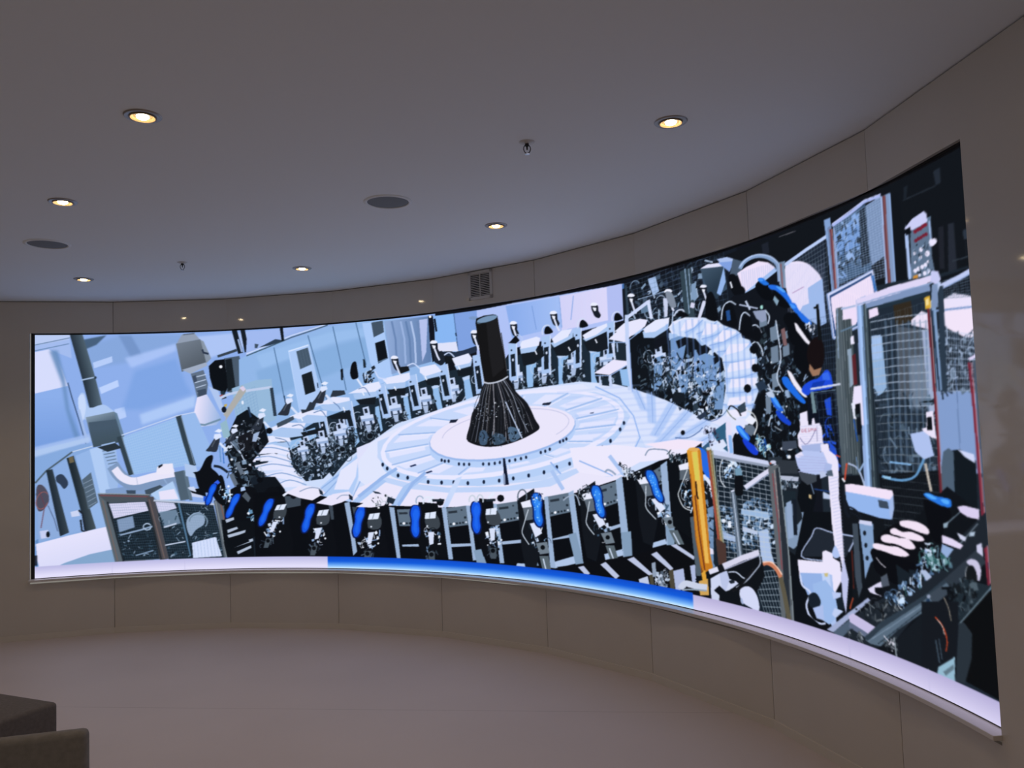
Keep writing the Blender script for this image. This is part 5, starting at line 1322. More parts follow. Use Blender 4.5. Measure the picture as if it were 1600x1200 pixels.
P d4dcf6 4394 1874 23 -61 18 -32 17 5 -17 30 -23 61
P e4e8fa 4362 1924 6 10 13 8 19 0 19 -5 13 -8 5 -8 -10 -5 -16 -2 -16 1 -15 2 -12 3
P e8ecfa 4380 1908 37 -9 -7 -24 -19 2
P 161c28 4762 1949 15 11 21 3 18 -9 14 -14 1 -18 -1 -20 11 -16 8 -14 -6 -13 -12 -8 -19 4 -18 10 -11 12 -8 18 -10 28
P d4dcf6 4791 1905 25 -60 19 -31 17 5 -19 30 -25 59
P e4e8fa 4755 1954 6 9 13 7 18 0 19 -4 13 -9 5 -8 -9 -4 -15 -2 -16 1 -15 3 -12 3
P e8ecfa 4774 1938 37 -10 -6 -23 -18 3
P 161c28 5155 1955 14 11 20 2 18 -8 14 -14 2 -18 1 -18 11 -16 9 -14 -5 -12 -11 -8 -19 4 -18 10 -12 13 -8 17 -12 26
P e4e8fa 5148 1961 5 8 12 7 18 -1 18 -4 13 -8 6 -8 -8 -4 -15 -2 -16 2 -14 2 -12 3
P e8ecfa 5167 1944 37 -9 -4 -22 -18 3
P 161c28 5502 1965 16 10 21 1 16 -8 12 -14 0 -16 -2 -17 9 -15 7 -13 -6 -12 -13 -6 -17 4 -18 9 -9 12 -7 16 -7 25
P d4dcf6 5527 1925 21 -55 16 -28 16 3 -16 27 -20 54
P e4e8fa 5497 1970 6 8 13 6 17 -1 18 -5 12 -8 5 -7 -9 -4 -15 -1 -15 2 -15 3 -12 3
P e8ecfa 5514 1954 35 -9 -7 -21 -18 3
P 161c28 5838 1938 17 10 22 1 18 -9 12 -14 0 -17 -2 -18 9 -15 8 -14 -7 -12 -14 -7 -18 5 -18 10 -11 12 -7 17 -8 27
P d4dcf6 5864 1896 22 -57 17 -30 17 4 -16 28 -21 56
P e4e8fa 5832 1943 7 8 13 7 19 -2 19 -5 13 -8 5 -8 -10 -4 -16 -1 -16 2 -15 4 -13 3
P e8ecfa 5850 1927 37 -11 -7 -21 -19 3
P 161c28 6155 1914 13 8 17 1 14 -7 10 -11 0 -13 -2 -14 8 -12 5 -11 -5 -9 -11 -5 -14 3 -15 8 -8 10 -5 13 -6 21
P d4dcf6 6175 1882 17 -45 14 -23 13 3 -13 22 -16 43
P e4e8fa 6150 1919 5 6 11 5 15 -2 15 -4 10 -6 4 -7 -8 -2 -13 -1 -12 2 -12 3 -10 2
P e8ecfa 6164 1906 30 -9 -7 -16 -14 3
P 0c0f16 2802 1733 12 12 14 5 12 -3 5 -13 3 -20 3 -22 4 -25 5 -26 1 -21 -5 -11 -10 -6 -10 -3 -13 -3 -13 -1 -12 6 -8 13 -7 20 -2 22 4 26 7 29
P d8e0f8 2840 1595 48 -68 16 8 -48 68
K 0c1016,1c2430,2a3444,c8d4ec 24 45 11 2900 1661 113 26 9 -109 -101 -38
P 14181f 3251 1672 101 4 12 -38 -89 -21
P c4d4f8 3343 1672 11 4 16 7 18 5 14 0 15 -7 17 -14 16 -14 11 -10 9 7 -11 10 -16 15 -19 14 -19 9 -20 0 -20 -5 -17 -7 -11 -5
P c4d4f8 3712 1734 9 5 13 6 14 5 11 0 11 -6 13 -11 13 -12 8 -9 10 6 -9 9 -13 13 -15 12 -16 8 -17 0 -16 -6 -13 -6 -10 -5
P c4d4f8 3019 1652 5 -11 8 -17 11 -17 14 -14 20 -8 22 -4 21 -2 15 -2 1 11 -14 1 -21 3 -21 4 -16 6 -11 11 -9 16 -8 16 -6 11
P 14181f 3708 1728 76 0 -2 -52 -63 -5
P ccd8f4 4687 1807 -5 15 0 14 5 13 10 11 12 7 14 2 14 -2 14 -7 4 6 -15 8 -18 3 -18 -3 -15 -8 -11 -13 -5 -15 -1 -16 5 -16
P 0c0f16 4701 1809 -5 14 5 19 8 14 9 6 11 2 12 -2 12 -9 14 -13 9 -11 5 -8 1 -6 -7 -4 -22 -4 -31 -1
P ccd8f4 5027 1815 -4 14 0 14 5 12 9 10 12 6 14 3 13 -3 14 -6 5 6 -16 7 -18 3 -17 -3 -14 -7 -11 -12 -6 -14 0 -16 5 -15
P 0c0f16 5041 1817 -4 13 5 18 7 13 9 6 11 2 11 -3 13 -8 13 -12 9 -11 5 -8 1 -6 -7 -4 -22 -3 -30 -1
P ccd8f4 5355 1823 -4 13 0 13 5 12 9 10 12 6 13 1 14 -2 13 -7 4 6 -15 7 -17 3 -17 -2 -14 -7 -11 -11 -5 -14 -1 -15 5 -14
P 0c0f16 5368 1824 -3 13 5 17 7 13 8 5 11 2 11 -3 13 -8 12 -12 9 -10 5 -8 1 -6 -7 -3 -21 -3 -30 -1
P 0c0f16 4355 1783 65 47 36 -43 -39 -20 -75 12
P b4c8f0 4431 1835 10 -6 15 -8 14 -9 7 -8 -2 -10 -8 -13 -10 -12 -7 -9 9 -4 6 9 10 12 9 14 2 13 -9 12 -15 11 -16 8 -10 6
P c4ccea 5822 1906 45 -8 -13 -111 -29 -4
P d0d4f0 6168 1834 33 -5 -63 -105 -27 4
P 7c889c 5847 1942 15 1 22 -6 20 -13 13 -20 10 -27 6 -21 4 -13 -1 -7 -4 -4 -13 -2 -17 2 -16 7 -12 14 -11 20 -8 19 -7 19 -4 19
P d0d0ee 6068 1842 33 -13 -13 -29 -33 13
P c0cce8 5917 1776 5 6 7 8 8 7 8 5 10 3 11 1 11 -1 7 -1 5 -4 5 -7 4 -8 3 -5 13 2 -3 6 -5 8 -6 9 -10 7 -13 3 -14 1 -13 -2 -13 -3 -11 -6 -9 -9 -7 -8 -5 -6
P 0c0f16 5939 1775 -2 9 12 10 15 5 13 0 16 -4 15 -6 17 -10 15 -11 0 -7 -28 1 -43 6
# white step frame
P dfdff8 5307 1705 87 47 92 48 119 6 69 -18 -26 -38 -156 -57 -26 -27
P 8fb0e8 5306 1681 162 -18 182 76 -4 5 -181 -75 -159 18
P c6d2f6 5497 1820 193 73 21 4 -11 21 -26 -5 -194 -73
P ccd8f8 5673 1902 22 -111 29 0 -22 111
P bccdf4 5466 1850 -4 -163 3 -340 35 -1 -3 338 4 162
P 8cacea 5493 1684 8 -348 9 0 -9 348
P c4d2f4 5331 1675 17 -114 21 0 -17 115
P a8c0ea 5377 1671 3 -60 12 -1 -3 61
P e2def8 5156 1486 185 77 124 -20 4 -26 -170 -55
P 90b0ea 5155 1466 151 -12 159 56 -4 6 -157 -56 -149 12
P bccdf4 5292 1461 7 -78 27 0 -8 79
P bccdf4 5200 1460 2 -62 18 0 -2 62
P 8cb8ea 5396 1489 72 2 16 -120 -70 14
P 1a2836 5226 1450 60 -4 9 -58 -66 9
P 1c2834 5395 1661 71 -8 -7 -101 -59 5
# column and cable bundle
P 14161c 4097 1491 67 23 85 9 69 -7 37 -28 21 -43 25 -41 35 -32 39 -29 33 -32 27 -41 23 -44 19 -37 18 -25 16 -18 7 -15 -3 -12 -10 -10 -20 -10 -31 -14 -41 -16 -41 -15 -41 -13 -43 -12 -42 -11 -42 -9 -41 -7 -43 -6 -46 -3 -47 -1 -44 2 -41 5 -38 7 -33 10 -30 10 -24 12 -14 20 5 30 16 38 15 37 9 34 8 34 12 31 20 27 23 24 23 32 16 48 15 56
P 2e323e 4110 1501 -14 -19 -20 -27 -22 -31 -19 -29 -14 -22 -13 -21 -11 -25 -14 -35 -16 -57 -19 -72 -17 -69 -11 -48 3 0 12 47 17 69 18 72 17 57 13 35 12 25 12 20 14 23 19 29 22 30 20 28 14 19
P 4c5260 4117 1502 -11 -18 -16 -26 -17 -31 -15 -33 -11 -34 -9 -36 -10 -39 -12 -42 -17 -52 -21 -58 -19 -55 -13 -37 4 -1 14 37 19 55 21 58 17 52 12 42 10 39 9 36 11 34 15 32 17 31 16 26 11 18
P 6e7688 4129 1502 -9 -19 -13 -27 -14 -31 -13 -32 -9 -31 -7 -32 -8 -35 -10 -41 -15 -54 -17 -65 -16 -61 -11 -42 6 -1 11 42 16 61 17 64 15 55 10 41 8 35 7 32 9 30 13 32 14 31 12 27 9 19
P 3a3836 4135 1502 -4 -19 -7 -27 -7 -32 -6 -33 -4 -32 -2 -33 -4 -36 -9 -42 -18 -54 -24 -64 -24 -60 -16 -41 6 -2 16 42 24 59 24 64 18 55 9 42 4 36 2 33 4 32 6 33 7 31 7 28 4 19
P a4aec4 4145 1502 -6 -19 -10 -29 -10 -32 -8 -31 -7 -28 -5 -26 -6 -31 -7 -40 -11 -58 -13 -71 -12 -67 -8 -46 4 -1 8 47 12 67 13 71 10 58 8 39 5 31 6 27 6 27 9 32 10 32 9 28 7 19
P 8c8c98 4158 1503 -4 -21 -5 -29 -6 -33 -5 -31 -4 -22 -3 -20 -3 -24 -5 -37 -8 -62 -11 -78 -9 -75 -7 -52 5 -1 7 52 9 75 11 79 8 61 5 37 3 25 3 19 3 23 6 30 6 33 5 29 4 21
P 3a3836 4163 1503 -3 -20 -5 -28 -5 -32 -4 -34 -4 -34 -3 -36 -4 -40 -4 -43 -7 -55 -7 -64 -7 -59 -5 -40 4 -1 4 41 8 59 7 63 6 55 5 44 3 39 4 36 3 34 5 34 5 33 5 28 3 19
P 8c8c98 4175 1503 1 -20 1 -29 1 -33 1 -34 1 -33 1 -35 0 -37 -2 -43 -6 -55 -8 -65 -9 -61 -6 -42 8 0 6 41 8 61 9 65 6 56 2 43 0 37 -1 35 -1 33 -1 34 -1 33 -2 29 -1 20
P 8c8c98 4181 1503 0 -21 1 -30 0 -34 0 -31 0 -25 1 -21 -1 -26 0 -38 -3 -60 -3 -77 -4 -73 -2 -51 6 0 2 50 4 74 3 76 3 61 1 38 0 26 0 21 -1 24 0 32 0 34 -1 30 0 21
P 24282f 4189 1503 4 -22 7 -32 7 -35 6 -30 5 -17 6 -11 4 -15 1 -33 -6 -64 -9 -86 -10 -83 -7 -58 6 0 7 57 10 83 10 86 5 65 -1 33 -4 17 -6 10 -5 17 -6 30 -7 34 -7 32 -4 23
P 2e323e 4200 1503 6 -21 8 -30 9 -35 7 -33 6 -30 5 -29 5 -33 2 -40 -2 -56 -4 -68 -4 -64 -3 -44 5 0 3 44 4 64 4 68 2 56 -2 40 -5 33 -5 29 -6 30 -7 34 -9 34 -8 31 -6 21
P 24282f 4205 1503 8 -21 12 -31 13 -35 11 -34 9 -28 8 -28 6 -30 3 -39 -2 -56 -7 -69 -7 -64 -5 -45 6 0 5 44 8 65 6 68 3 57 -3 39 -7 31 -8 28 -9 28 -11 34 -13 35 -12 31 -8 22
P 8c8c98 4215 1504 7 -22 11 -32 11 -35 9 -33 8 -28 6 -26 5 -29 5 -38 4 -56 3 -68 2 -65 2 -44 6 0 -1 44 -3 65 -3 68 -4 56 -4 38 -6 30 -6 26 -8 28 -9 33 -11 35 -11 32 -7 22
P 8c8c98 4224 1504 7 -22 10 -33 10 -36 9 -31 6 -21 5 -15 5 -20 7 -34 9 -59 10 -76 10 -73 6 -50 4 0 -7 50 -9 73 -11 76 -9 59 -6 34 -5 20 -5 16 -7 21 -8 31 -11 35 -9 33 -7 23
P 4c5260 4234 1504 9 -22 13 -33 15 -36 12 -33 9 -25 7 -23 7 -26 8 -36 10 -54 12 -67 11 -63 7 -44 6 1 -7 44 -11 63 -11 67 -11 54 -8 36 -7 26 -7 23 -9 25 -12 33 -15 36 -13 33 -9 23
P a4aec4 4246 1505 16 -23 22 -31 24 -37 20 -36 16 -36 14 -38 11 -40 10 -40 7 -45 5 -49 3 -45 2 -31 3 0 -2 31 -3 45 -4 49 -7 46 -10 40 -12 39 -14 39 -15 36 -21 37 -24 36 -22 32 -15 22
P 4a4848 4253 1505 13 -24 19 -34 21 -37 17 -32 14 -20 11 -15 11 -18 11 -31 13 -53 14 -69 12 -66 9 -45 3 0 -8 46 -13 66 -13 68 -13 54 -12 31 -11 18 -11 15 -13 20 -18 32 -21 37 -19 34 -13 24
P 2e323e 4260 1505 14 -24 21 -33 22 -37 18 -34 14 -26 11 -24 11 -26 13 -33 16 -48 18 -57 17 -54 12 -38 6 1 -12 38 -17 54 -18 57 -16 48 -13 33 -11 26 -11 24 -14 27 -19 33 -22 38 -20 33 -14 24
P 4c5260 4270 1505 20 -24 29 -35 31 -38 27 -34 21 -25 19 -21 16 -23 14 -30 12 -46 9 -56 7 -52 5 -37 7 1 -5 36 -8 53 -9 56 -12 46 -14 31 -17 24 -19 21 -21 25 -26 33 -32 38 -29 35 -20 24
P a4aec4 4276 1505 17 -23 25 -33 26 -38 22 -36 16 -33 13 -35 13 -35 15 -35 21 -40 23 -41 22 -38 15 -25 5 2 -15 25 -21 38 -24 41 -20 39 -15 35 -13 35 -13 35 -16 34 -23 36 -26 38 -24 33 -17 23
P 8c8c98 4290 1506 21 -25 30 -36 32 -38 27 -33 21 -24 18 -18 16 -20 18 -27 21 -42 22 -50 19 -48 14 -33 4 1 -14 33 -20 47 -22 51 -21 42 -17 27 -17 20 -18 19 -21 23 -27 33 -32 39 -30 36 -21 24
P 2e323e 4295 1506 20 -25 28 -36 30 -39 26 -32 19 -23 16 -18 15 -19 19 -26 25 -40 29 -50 27 -46 19 -32 3 1 -19 32 -27 47 -29 49 -25 40 -19 27 -15 19 -16 18 -19 22 -26 33 -30 38 -28 37 -20 25
K e6ecfa,9cb0cc,c4cede,0c1016,1c2230 110 15 13 3996 1327 365 30 191 -167 -40 -61 -155 141 -190 -66 -204 -57
P 3c5470 4031 1105 14 13 19 6 18 -1 13 -8 11 -15 5 -18 0 -23 -5 -27 -10 -19 -20 -8 -24 0 -19 10 -7 26 -1 36
P 34495f 4161 1081 26 10 38 2 30 -5 20 -16 12 -23 -3 -20 -31 -13 -47 -10 -35 1 -15 20 -3 31
P 4a6684 4314 1136 23 6 35 -6 28 -13 16 -20 9 -26 -3 -22 -24 -17 -36 -12 -28 2 -16 30 -8 46
K 5c7898,3a5470,0c1016,84a0c4,0c1016 60 26 14 4024 1095 264 22 175 14 -22 -76 -220 -49 -188 9
P b8c8e8 4292 1330 69 -135 80 -147 11 4 -81 146 -68 135
P 141416 4028 1966 8 35 77 16 88 0 44 -15 10 -66 35 -196 35 -215 -96 -32 -132 -2 -30 183 -19 163
P 1d1d20 4135 1954 115 23 29 -212 17 -174 -116 -65 -29 201
P 7090b4 4041 1975 5 9 11 9 17 9 27 5 32 3 30 2 25 0 22 0 16 -3 12 -4 6 -6 1 -7 -5 -7 -11 -8 -17 -6 -26 -4 -33 -4 -30 -2 -25 -3 -22 -1 -16 1 -12 3 -6 6
P 23303e 4245 1998 -7 -11 -26 -12 -40 -8 -46 -5 -42 0 -31 6 -11 8 6 10 26 11 40 9 46 4 43 0 31 -6 0 5 -31 6 -44 0 -47 -4 -41 -9 -27 -12 -9 -15 16 -12 33 -6 43 0 47 5 41 9 27 12 8 12
P b8bfd0 4082 1492 12 -4 17 -5 20 -4 22 -2 25 1 27 3 27 4 25 5 23 7 23 9 19 8 13 6 -8 10 -13 -5 -19 -8 -21 -9 -22 -6 -24 -5 -26 -5 -26 -2 -23 -1 -20 2 -18 4 -16 5 -12 3
P 3c3c40 4273 1864 43 -299 9 0 -44 300
# front stations
P 0a0d14 1839 651 266 5 241 -16 394 -81 376 -32 523 -11 499 25 249 30 309 33 246 53 375 97 403 131 397 80 -2 -181 -2 -180 -2 -179 -2 -178 -2 -178 -302 -29 -312 -25 -347 19 -356 28 -273 -8 -276 -5 -278 -1 -279 3 -292 -8 -291 -4 -289 -1 -286 3 -338 -15 -331 -11 -9 317
P 5b6e82 3682 511 195 24 25 -149 -194 -26
P 28323e 3701 486 87 10 3 -18 -87 -10
P 303c4a 3843 500 -3 -6 -8 -2 -6 2 -3 6 3 5 7 3 7 -2
P 202a36 3878 443 -4 -7 -9 -4 -9 3 -3 7 4 7 9 3 9 -2
P 202a36 3734 385 -3 -6 -8 -2 -7 2 -3 6 3 6 8 3 7 -3
P f4f6ff 3767 389 -4 -7 -10 -4 -9 3 -3 8 4 7 9 4 9 -3
P 1c2632 3794 393 -3 -6 -8 -3 -7 3 -3 6 3 6 8 3 7 -3
P 1c2632 3824 397 -3 -6 -8 -3 -7 3 -3 6 4 6 7 3 8 -3
P 1c2632 3854 401 -3 -6 -7 -2 -8 2 -3 6 4 6 7 3 8 -3
P c8d4e8 3885 405 -4 -6 -7 -2 -8 2 -3 6 4 6 7 3 8 -3
P 5b6e82 4176 552 206 29 24 -138 -205 -37
P 28323e 4195 528 93 12 3 -17 -92 -12
P 303c4a 4345 546 -3 -6 -7 -2 -7 2 -3 5 3 6 8 2 6 -2
P 202a36 4381 492 -4 -7 -9 -3 -8 3 -4 6 4 7 9 3 9 -2
P 202a36 4228 432 -3 -6 -8 -3 -7 2 -3 6 3 6 8 3 7 -3
P f4f6ff 4262 437 -4 -8 -9 -3 -9 3 -4 7 5 7 9 3 9 -2
P 1c2632 4292 442 -3 -6 -8 -3 -7 2 -3 6 3 6 8 2 7 -2
P 1c2632 4324 447 -4 -6 -7 -3 -8 2 -2 6 3 6 8 2 7 -2
P 1c2632 4355 451 -3 -5 -7 -3 -8 2 -3 6 4 6 7 2 8 -2
P c8d4e8 4387 456 -3 -5 -8 -3 -7 2 -3 6 4 5 7 3 7 -2
P 5b6e82 4672 622 197 33 17 -135 -196 -41
P 28323e 4691 599 88 14 3 -17 -88 -14
P 303c4a 4834 619 -3 -5 -7 -2 -7 2 -2 5 3 5 7 2 7 -2
P 202a36 4865 567 -4 -7 -8 -3 -9 3 -3 6 4 7 9 3 8 -3
P 202a36 4717 504 -3 -5 -8 -3 -7 2 -3 5 4 6 7 3 7 -2
P f4f6ff 4750 510 -4 -7 -9 -3 -9 2 -3 7 4 7 9 3 9 -2
P 1c2632 4778 515 -3 -5 -8 -3 -7 2 -3 6 4 5 7 3 7 -2
P 1c2632 4809 521 -4 -6 -7 -2 -7 2 -3 5 3 6 8 2 7 -2
P 1c2632 4839 527 -3 -6 -8 -3 -7 2 -3 6 4 5 7 3 7 -2
P c8d4e8 4869 532 -3 -6 -8 -2 -7 2 -2 5 3 6 7 2 7 -2
P 5b6e82 3202 495 187 7 -5 -140 -161 -3
P 28323e 3220 472 84 2 3 -16 -84 -3
P 303c4a 3357 474 -3 -6 -7 -3 -7 3 -3 6 3 5 7 3 7 -2
P 202a36 3389 421 -4 -8 -9 -3 -9 3 -3 7 4 8 9 3 8 -3
P 202a36 3249 381 -4 -7 -7 -2 -7 2 -3 6 3 7 7 2 8 -2
P f4f6ff 3280 382 -4 -8 -9 -3 -9 3 -4 8 4 7 9 4 10 -3
P 1c2632 3307 383 -4 -6 -7 -3 -8 3 -3 6 4 6 7 3 8 -3
P 1c2632 3336 384 -4 -6 -7 -3 -8 3 -3 6 4 6 7 3 8 -2
P 1c2632 3365 386 -4 -7 -7 -2 -8 2 -3 6 4 7 7 2 8 -2
P c8d4e8 3394 387 -4 -6 -7 -3 -8 3 -3 6 4 6 7 3 8 -3
P 5b6e82 5124 697 193 49 15 -141 -169 -50
P 28323e 5142 676 87 20 2 -17 -86 -20
P 303c4a 5282 707 -3 -5 -7 -2 -6 2 -3 4 3 5 7 3 7 -2
P 202a36 5324 656 -4 -6 -8 -3 -9 2 -3 6 4 7 9 2 8 -2
P 202a36 5187 582 -3 -6 -8 -2 -7 2 -2 5 3 5 7 3 7 -2
P f4f6ff 5219 590 -4 -7 -9 -3 -8 2 -4 7 4 6 9 3 9 -2
P 1c2632 5247 598 -4 -6 -7 -2 -7 2 -3 5 4 5 7 3 7 -2
P 1c2632 5276 606 -3 -6 -7 -2 -7 2 -3 5 4 5 7 2 7 -1
P 1c2632 5306 613 -3 -5 -7 -2 -7 2 -3 5 3 5 7 2 7 -1
P c8d4e8 5336 621 -4 -5 -7 -2 -7 1 -2 6 3 5 7 2 7 -2
P 5b6e82 5658 820 77 33 10 -108 -70 -30
P 303c4a 5726 825 -3 -4 -7 -2 -6 1 -2 5 3 4 6 2 7 -1
P 202a36 5744 787 -3 -6 -8 -2 -8 2 -3 6 3 5 9 3 8 -2
P 202a36 5690 734 -4 -5 -7 -2 -6 2 -3 5 3 5 7 2 7 -2
P f4f6ff 5704 740 -4 -6 -9 -3 -8 2 -3 6 4 6 8 3 9 -2
P 1c2632 5713 745 -3 -5 -7 -2 -7 2 -2 4 3 5 7 3 7 -2
P 1c2632 5725 750 -3 -5 -7 -2 -7 2 -2 5 3 5 7 2 7 -2
P 1c2632 5737 756 -3 -5 -7 -2 -7 1 -3 5 4 5 7 2 6 -2
P c8d4e8 5749 761 -3 -5 -7 -2 -7 2 -3 4 3 5 7 3 7 -2
P 3c4856 2416 552 170 -24 9 -119 -133 0
P 3c4856 2770 516 184 -11 10 -112 -161 -17
P 3c4856 2129 617 155 -9 -1 -77 -133 -20
P 9cb2d4 3716 229 211 14 6 -20 -212 -19
P 9cb2d4 4213 271 199 26 5 -24 -198 -25
P 9cb2d4 4700 319 196 48 5 -22 -195 -35
P 9cb2d4 5192 422 155 44 5 -20 -156 -50
P 9cb2d4 3243 208 186 11 0 -21 -181 -5
P 9cb2d4 2811 221 135 2 -13 -21 -110 -2
P 9cb2d4 5641 539 115 35 -1 -24 -111 -39
P a8c0e4 4354 117 105 4 -20 -25 -98 -8
P a8c0e4 4710 155 208 62 9 -53 -207 -54
P a8c0e4 5182 249 167 49 9 -41 -167 -46
P a8c0e4 5629 364 116 35 9 -31 -127 -36
P 94aed2 2697 549 49 10 63 -418 -38 -33 -20 150
P 94aed2 3128 516 50 -5 49 -413 -37 -1
P 94aed2 3639 516 44 1 53 -408 -44 -2
P 94aed2 3877 535 37 1 52 -420 -38 -7
P 94aed2 4139 556 37 0 28 -225 27 -222 -43 -3 -25 224
P 94aed2 4382 581 43 11 26 -244 25 -240 -49 -4 -22 237
P 94aed2 4635 616 38 10 23 -259 24 -257 -49 0 -17 252
P 94aed2 4869 655 49 19 35 -263 33 -259 -60 -14 -29 256
P 94aed2 5317 754 60 27 25 -269 25 -265 -71 -16 -19 260
P 94aed2 5729 857 59 29 11 -258 11 -255 -57 -21 -12 251
P 94aed2 2092 590 36 21 33 -188 -25 -27
P 94aed2 2428 284 42 -16 33 -163 -48 0
P 7c98b8 4854 360 73 18 60 -208 -73 -25
P 7c98b8 5343 407 95 15 1 -174 -71 -16
P 7c98b8 5751 486 79 14 -8 -126 -58 -21
P 7c98b8 3938 189 75 14 45 -106 -93 -5
P 7c98b8 4434 241 62 18 66 -144 -98 -8
P 0a1a58 1493 744 10 -1 9 -2 6 -6 0 -13 -4 -17 -5 -17 -8 -15 -9 -15 -9 -16 -6 -18 -4 -19 -6 -17 -8 -14 -8 -12 -9 -8 -11 -4 -12 0 -9 5 -4 10 -2 16 2 17 7 17 9 19 8 18 4 16 2 16 4 14 7 15 10 13 9 11 9 5 9 2
P 0c52e8 1488 740 8 0 8 -3 5 -6 0 -11 -3 -16 -5 -16 -8 -14 -9 -16 -9 -16 -5 -17 -4 -17 -6 -16 -7 -13 -8 -10 -8 -7 -8 -4 -7 0 -5 4 -3 10 -1 14 2 15 7 16 9 18 7 16 3 15 2 15 3 13 6 13 8 12 7 10 7 6 7 3
P 1462f4 1484 720 8 -2 4 -10 -1 -12 -5 -15 -13 -18 -14 -20 -7 -25 -6 -22 -8 -14 -7 -5 -6 10 0 18 10 22 11 24 3 20 4 19 13 18
P 0a1a58 1703 650 12 0 11 -2 6 -8 -2 -14 -6 -19 -9 -20 -11 -17 -13 -17 -11 -18 -9 -21 -8 -21 -9 -20 -10 -16 -11 -13 -12 -10 -13 -4 -14 0 -10 5 -4 13 1 17 4 19 9 20 14 21 11 21 6 18 5 18 6 17 10 16 13 16 12 11 11 6 11 2
P 0c52e8 1697 646 9 0 9 -3 5 -7 -1 -13 -6 -17 -7 -18 -11 -17 -13 -18 -12 -18 -8 -19 -7 -20 -8 -18 -10 -15 -11 -12 -10 -8 -9 -4 -8 0 -6 5 -2 11 1 16 4 17 9 19 13 19 10 19 6 17 4 17 5 15 8 15 11 13 9 11 9 7 8 4
P 1462f4 1690 624 9 -3 3 -11 -2 -14 -8 -17 -17 -20 -18 -23 -12 -28 -10 -25 -11 -16 -9 -6 -4 11 1 20 14 26 16 27 6 23 7 21 17 21
P 0c0f16 1986 621 147 -13 68 -377 -14 -137 -181 1 -60 277
P 39424c 2052 520 47 14 43 -6 9 -32 -8 -37 -14 -25 -25 -14 -45 -3 -36 14 4 45
P d8e2f8 2061 540 90 8 -28 -49 -87 -4
P 6c7888 2098 545 -25 -44 5 -3 25 44
K e8eefc,8cacdc,3c5874,c0d0ec,0c1016 26 38 102 2003 411 118 -1 -74 -138 -121 -8
P d0daf4 2018 396 50 4 -45 -88 -37 -10
K 2a3644,0c1016,4c5c70 14 40 202 1937 264 95 -2 -25 -79 -95 2
P 46525e 1953 253 54 0 -36 -79 -42 0
P 0c1016 1990 233 -6 -12 -13 -5 -13 5 -5 13 5 12 13 5 13 -6
P 0c0f16 2245 616 -9 -20 -21 -7 -21 8 -8 20 9 19 21 7 21 -8
P dfe6fa 2124 610 62 38 -13 17 -61 -39
P e8eefc 2094 311 -3 -6 -7 -3 -6 3 -3 6 3 6 7 3 6 -3
P dfe6f6 2089 435 -2 -5 -6 -2 -6 2 -2 6 2 5 6 2 6 -2
P 0a1a58 2008 600 13 0 12 -2 8 -8 -1 -17 -7 -21 -9 -22 -11 -19 -14 -19 -12 -21 -9 -23 -8 -24 -9 -22 -11 -18 -12 -15 -12 -11 -16 -5 -15 0 -12 6 -5 14 -1 19 4 22 10 22 14 24 12 23 6 21 4 19 6 19 11 19 14 17 13 13 13 7 12 2
P 0c52e8 2000 596 11 -1 10 -2 7 -8 -1 -15 -5 -19 -8 -20 -11 -20 -14 -19 -13 -20 -8 -22 -7 -23 -8 -20 -11 -16 -12 -14 -11 -9 -10 -4 -10 -1 -6 6 -3 12 0 18 4 19 9 21 14 22 11 21 5 20 3 18 5 17 9 17 11 15 11 12 10 8 9 5
P 1462f4 1994 571 11 -3 4 -13 -2 -15 -8 -19 -19 -23 -20 -26 -11 -31 -10 -28 -12 -19 -9 -6 -7 12 1 23 15 29 17 30 5 26 6 24 19 23
P 0c0f16 2380 572 161 -13 71 -391 -13 -73 -196 -1 -64 223
P 39424c 2447 467 49 15 47 -5 14 -33 -4 -40 -12 -25 -25 -16 -48 -3 -40 14 -2 47
P d8e2f8 2454 488 96 9 -23 -51 -94 -5
P 6c7888 2494 494 -22 -47 6 -2 21 47
K e8eefc,8cacdc,3c5874,c0d0ec,0c1016 26 38 103 2409 353 127 0 -60 -144 -130 -11
P d0daf4 2427 338 54 5 -37 -93 -38 -10
K 2a3644,0c1016,4c5c70 14 40 203 2358 198 103 0 -16 -82 -103 0
P 46525e 2377 188 57 0 -27 -82 -46 -1
P 0c1016 2419 167 -6 -12 -15 -6 -14 6 -5 12 6 13 14 5 14 -5
P 0c0f16 2641 569 -9 -20 -23 -8 -23 8 -8 20 9 20 23 8 23 -8
P dfe6fa 2512 562 60 41 -14 16 -60 -41
P e8eefc 2517 250 -3 -6 -6 -3 -7 3 -3 6 3 6 7 3 7 -3
P dfe6f6 2480 382 -3 -5 -6 -3 -6 3 -2 5 3 5 6 3 6 -3
P 0a1a58 2389 551 14 0 14 -3 8 -8 2 -17 -4 -23 -7 -22 -9 -20 -12 -21 -11 -21 -7 -25 -5 -25 -6 -23 -10 -19 -11 -16 -12 -11 -16 -6 -17 0 -13 6 -7 14 -4 21 1 22 8 24 12 25 10 24 4 22 1 21 4 19 10 20 12 18 13 14 12 7 13 3
P 0c52e8 2381 546 12 0 12 -3 7 -8 1 -15 -3 -21 -5 -21 -10 -20 -12 -21 -11 -21 -6 -23 -4 -24 -6 -20 -9 -18 -11 -14 -11 -10 -11 -5 -10 0 -8 6 -4 12 -3 19 2 21 7 21 12 24 9 22 3 20 1 19 3 18 7 17 10 17 10 12 9 9 9 5
P 1462f4 2378 520 12 -3 6 -13 0 -16 -6 -20 -17 -25 -18 -27 -8 -33 -7 -29 -10 -19 -10 -7 -8 13 -3 24 13 30 14 32 2 27 3 25 18 24
P 0c0f16 2863 543 173 -11 74 -401 -13 -26 -209 -5 -69 185
P 39424c 2931 436 51 16 51 -5 18 -34 0 -40 -11 -27 -25 -16 -51 -4 -45 14 -6 48
P d8e2f8 2937 457 102 11 -20 -53 -101 -6
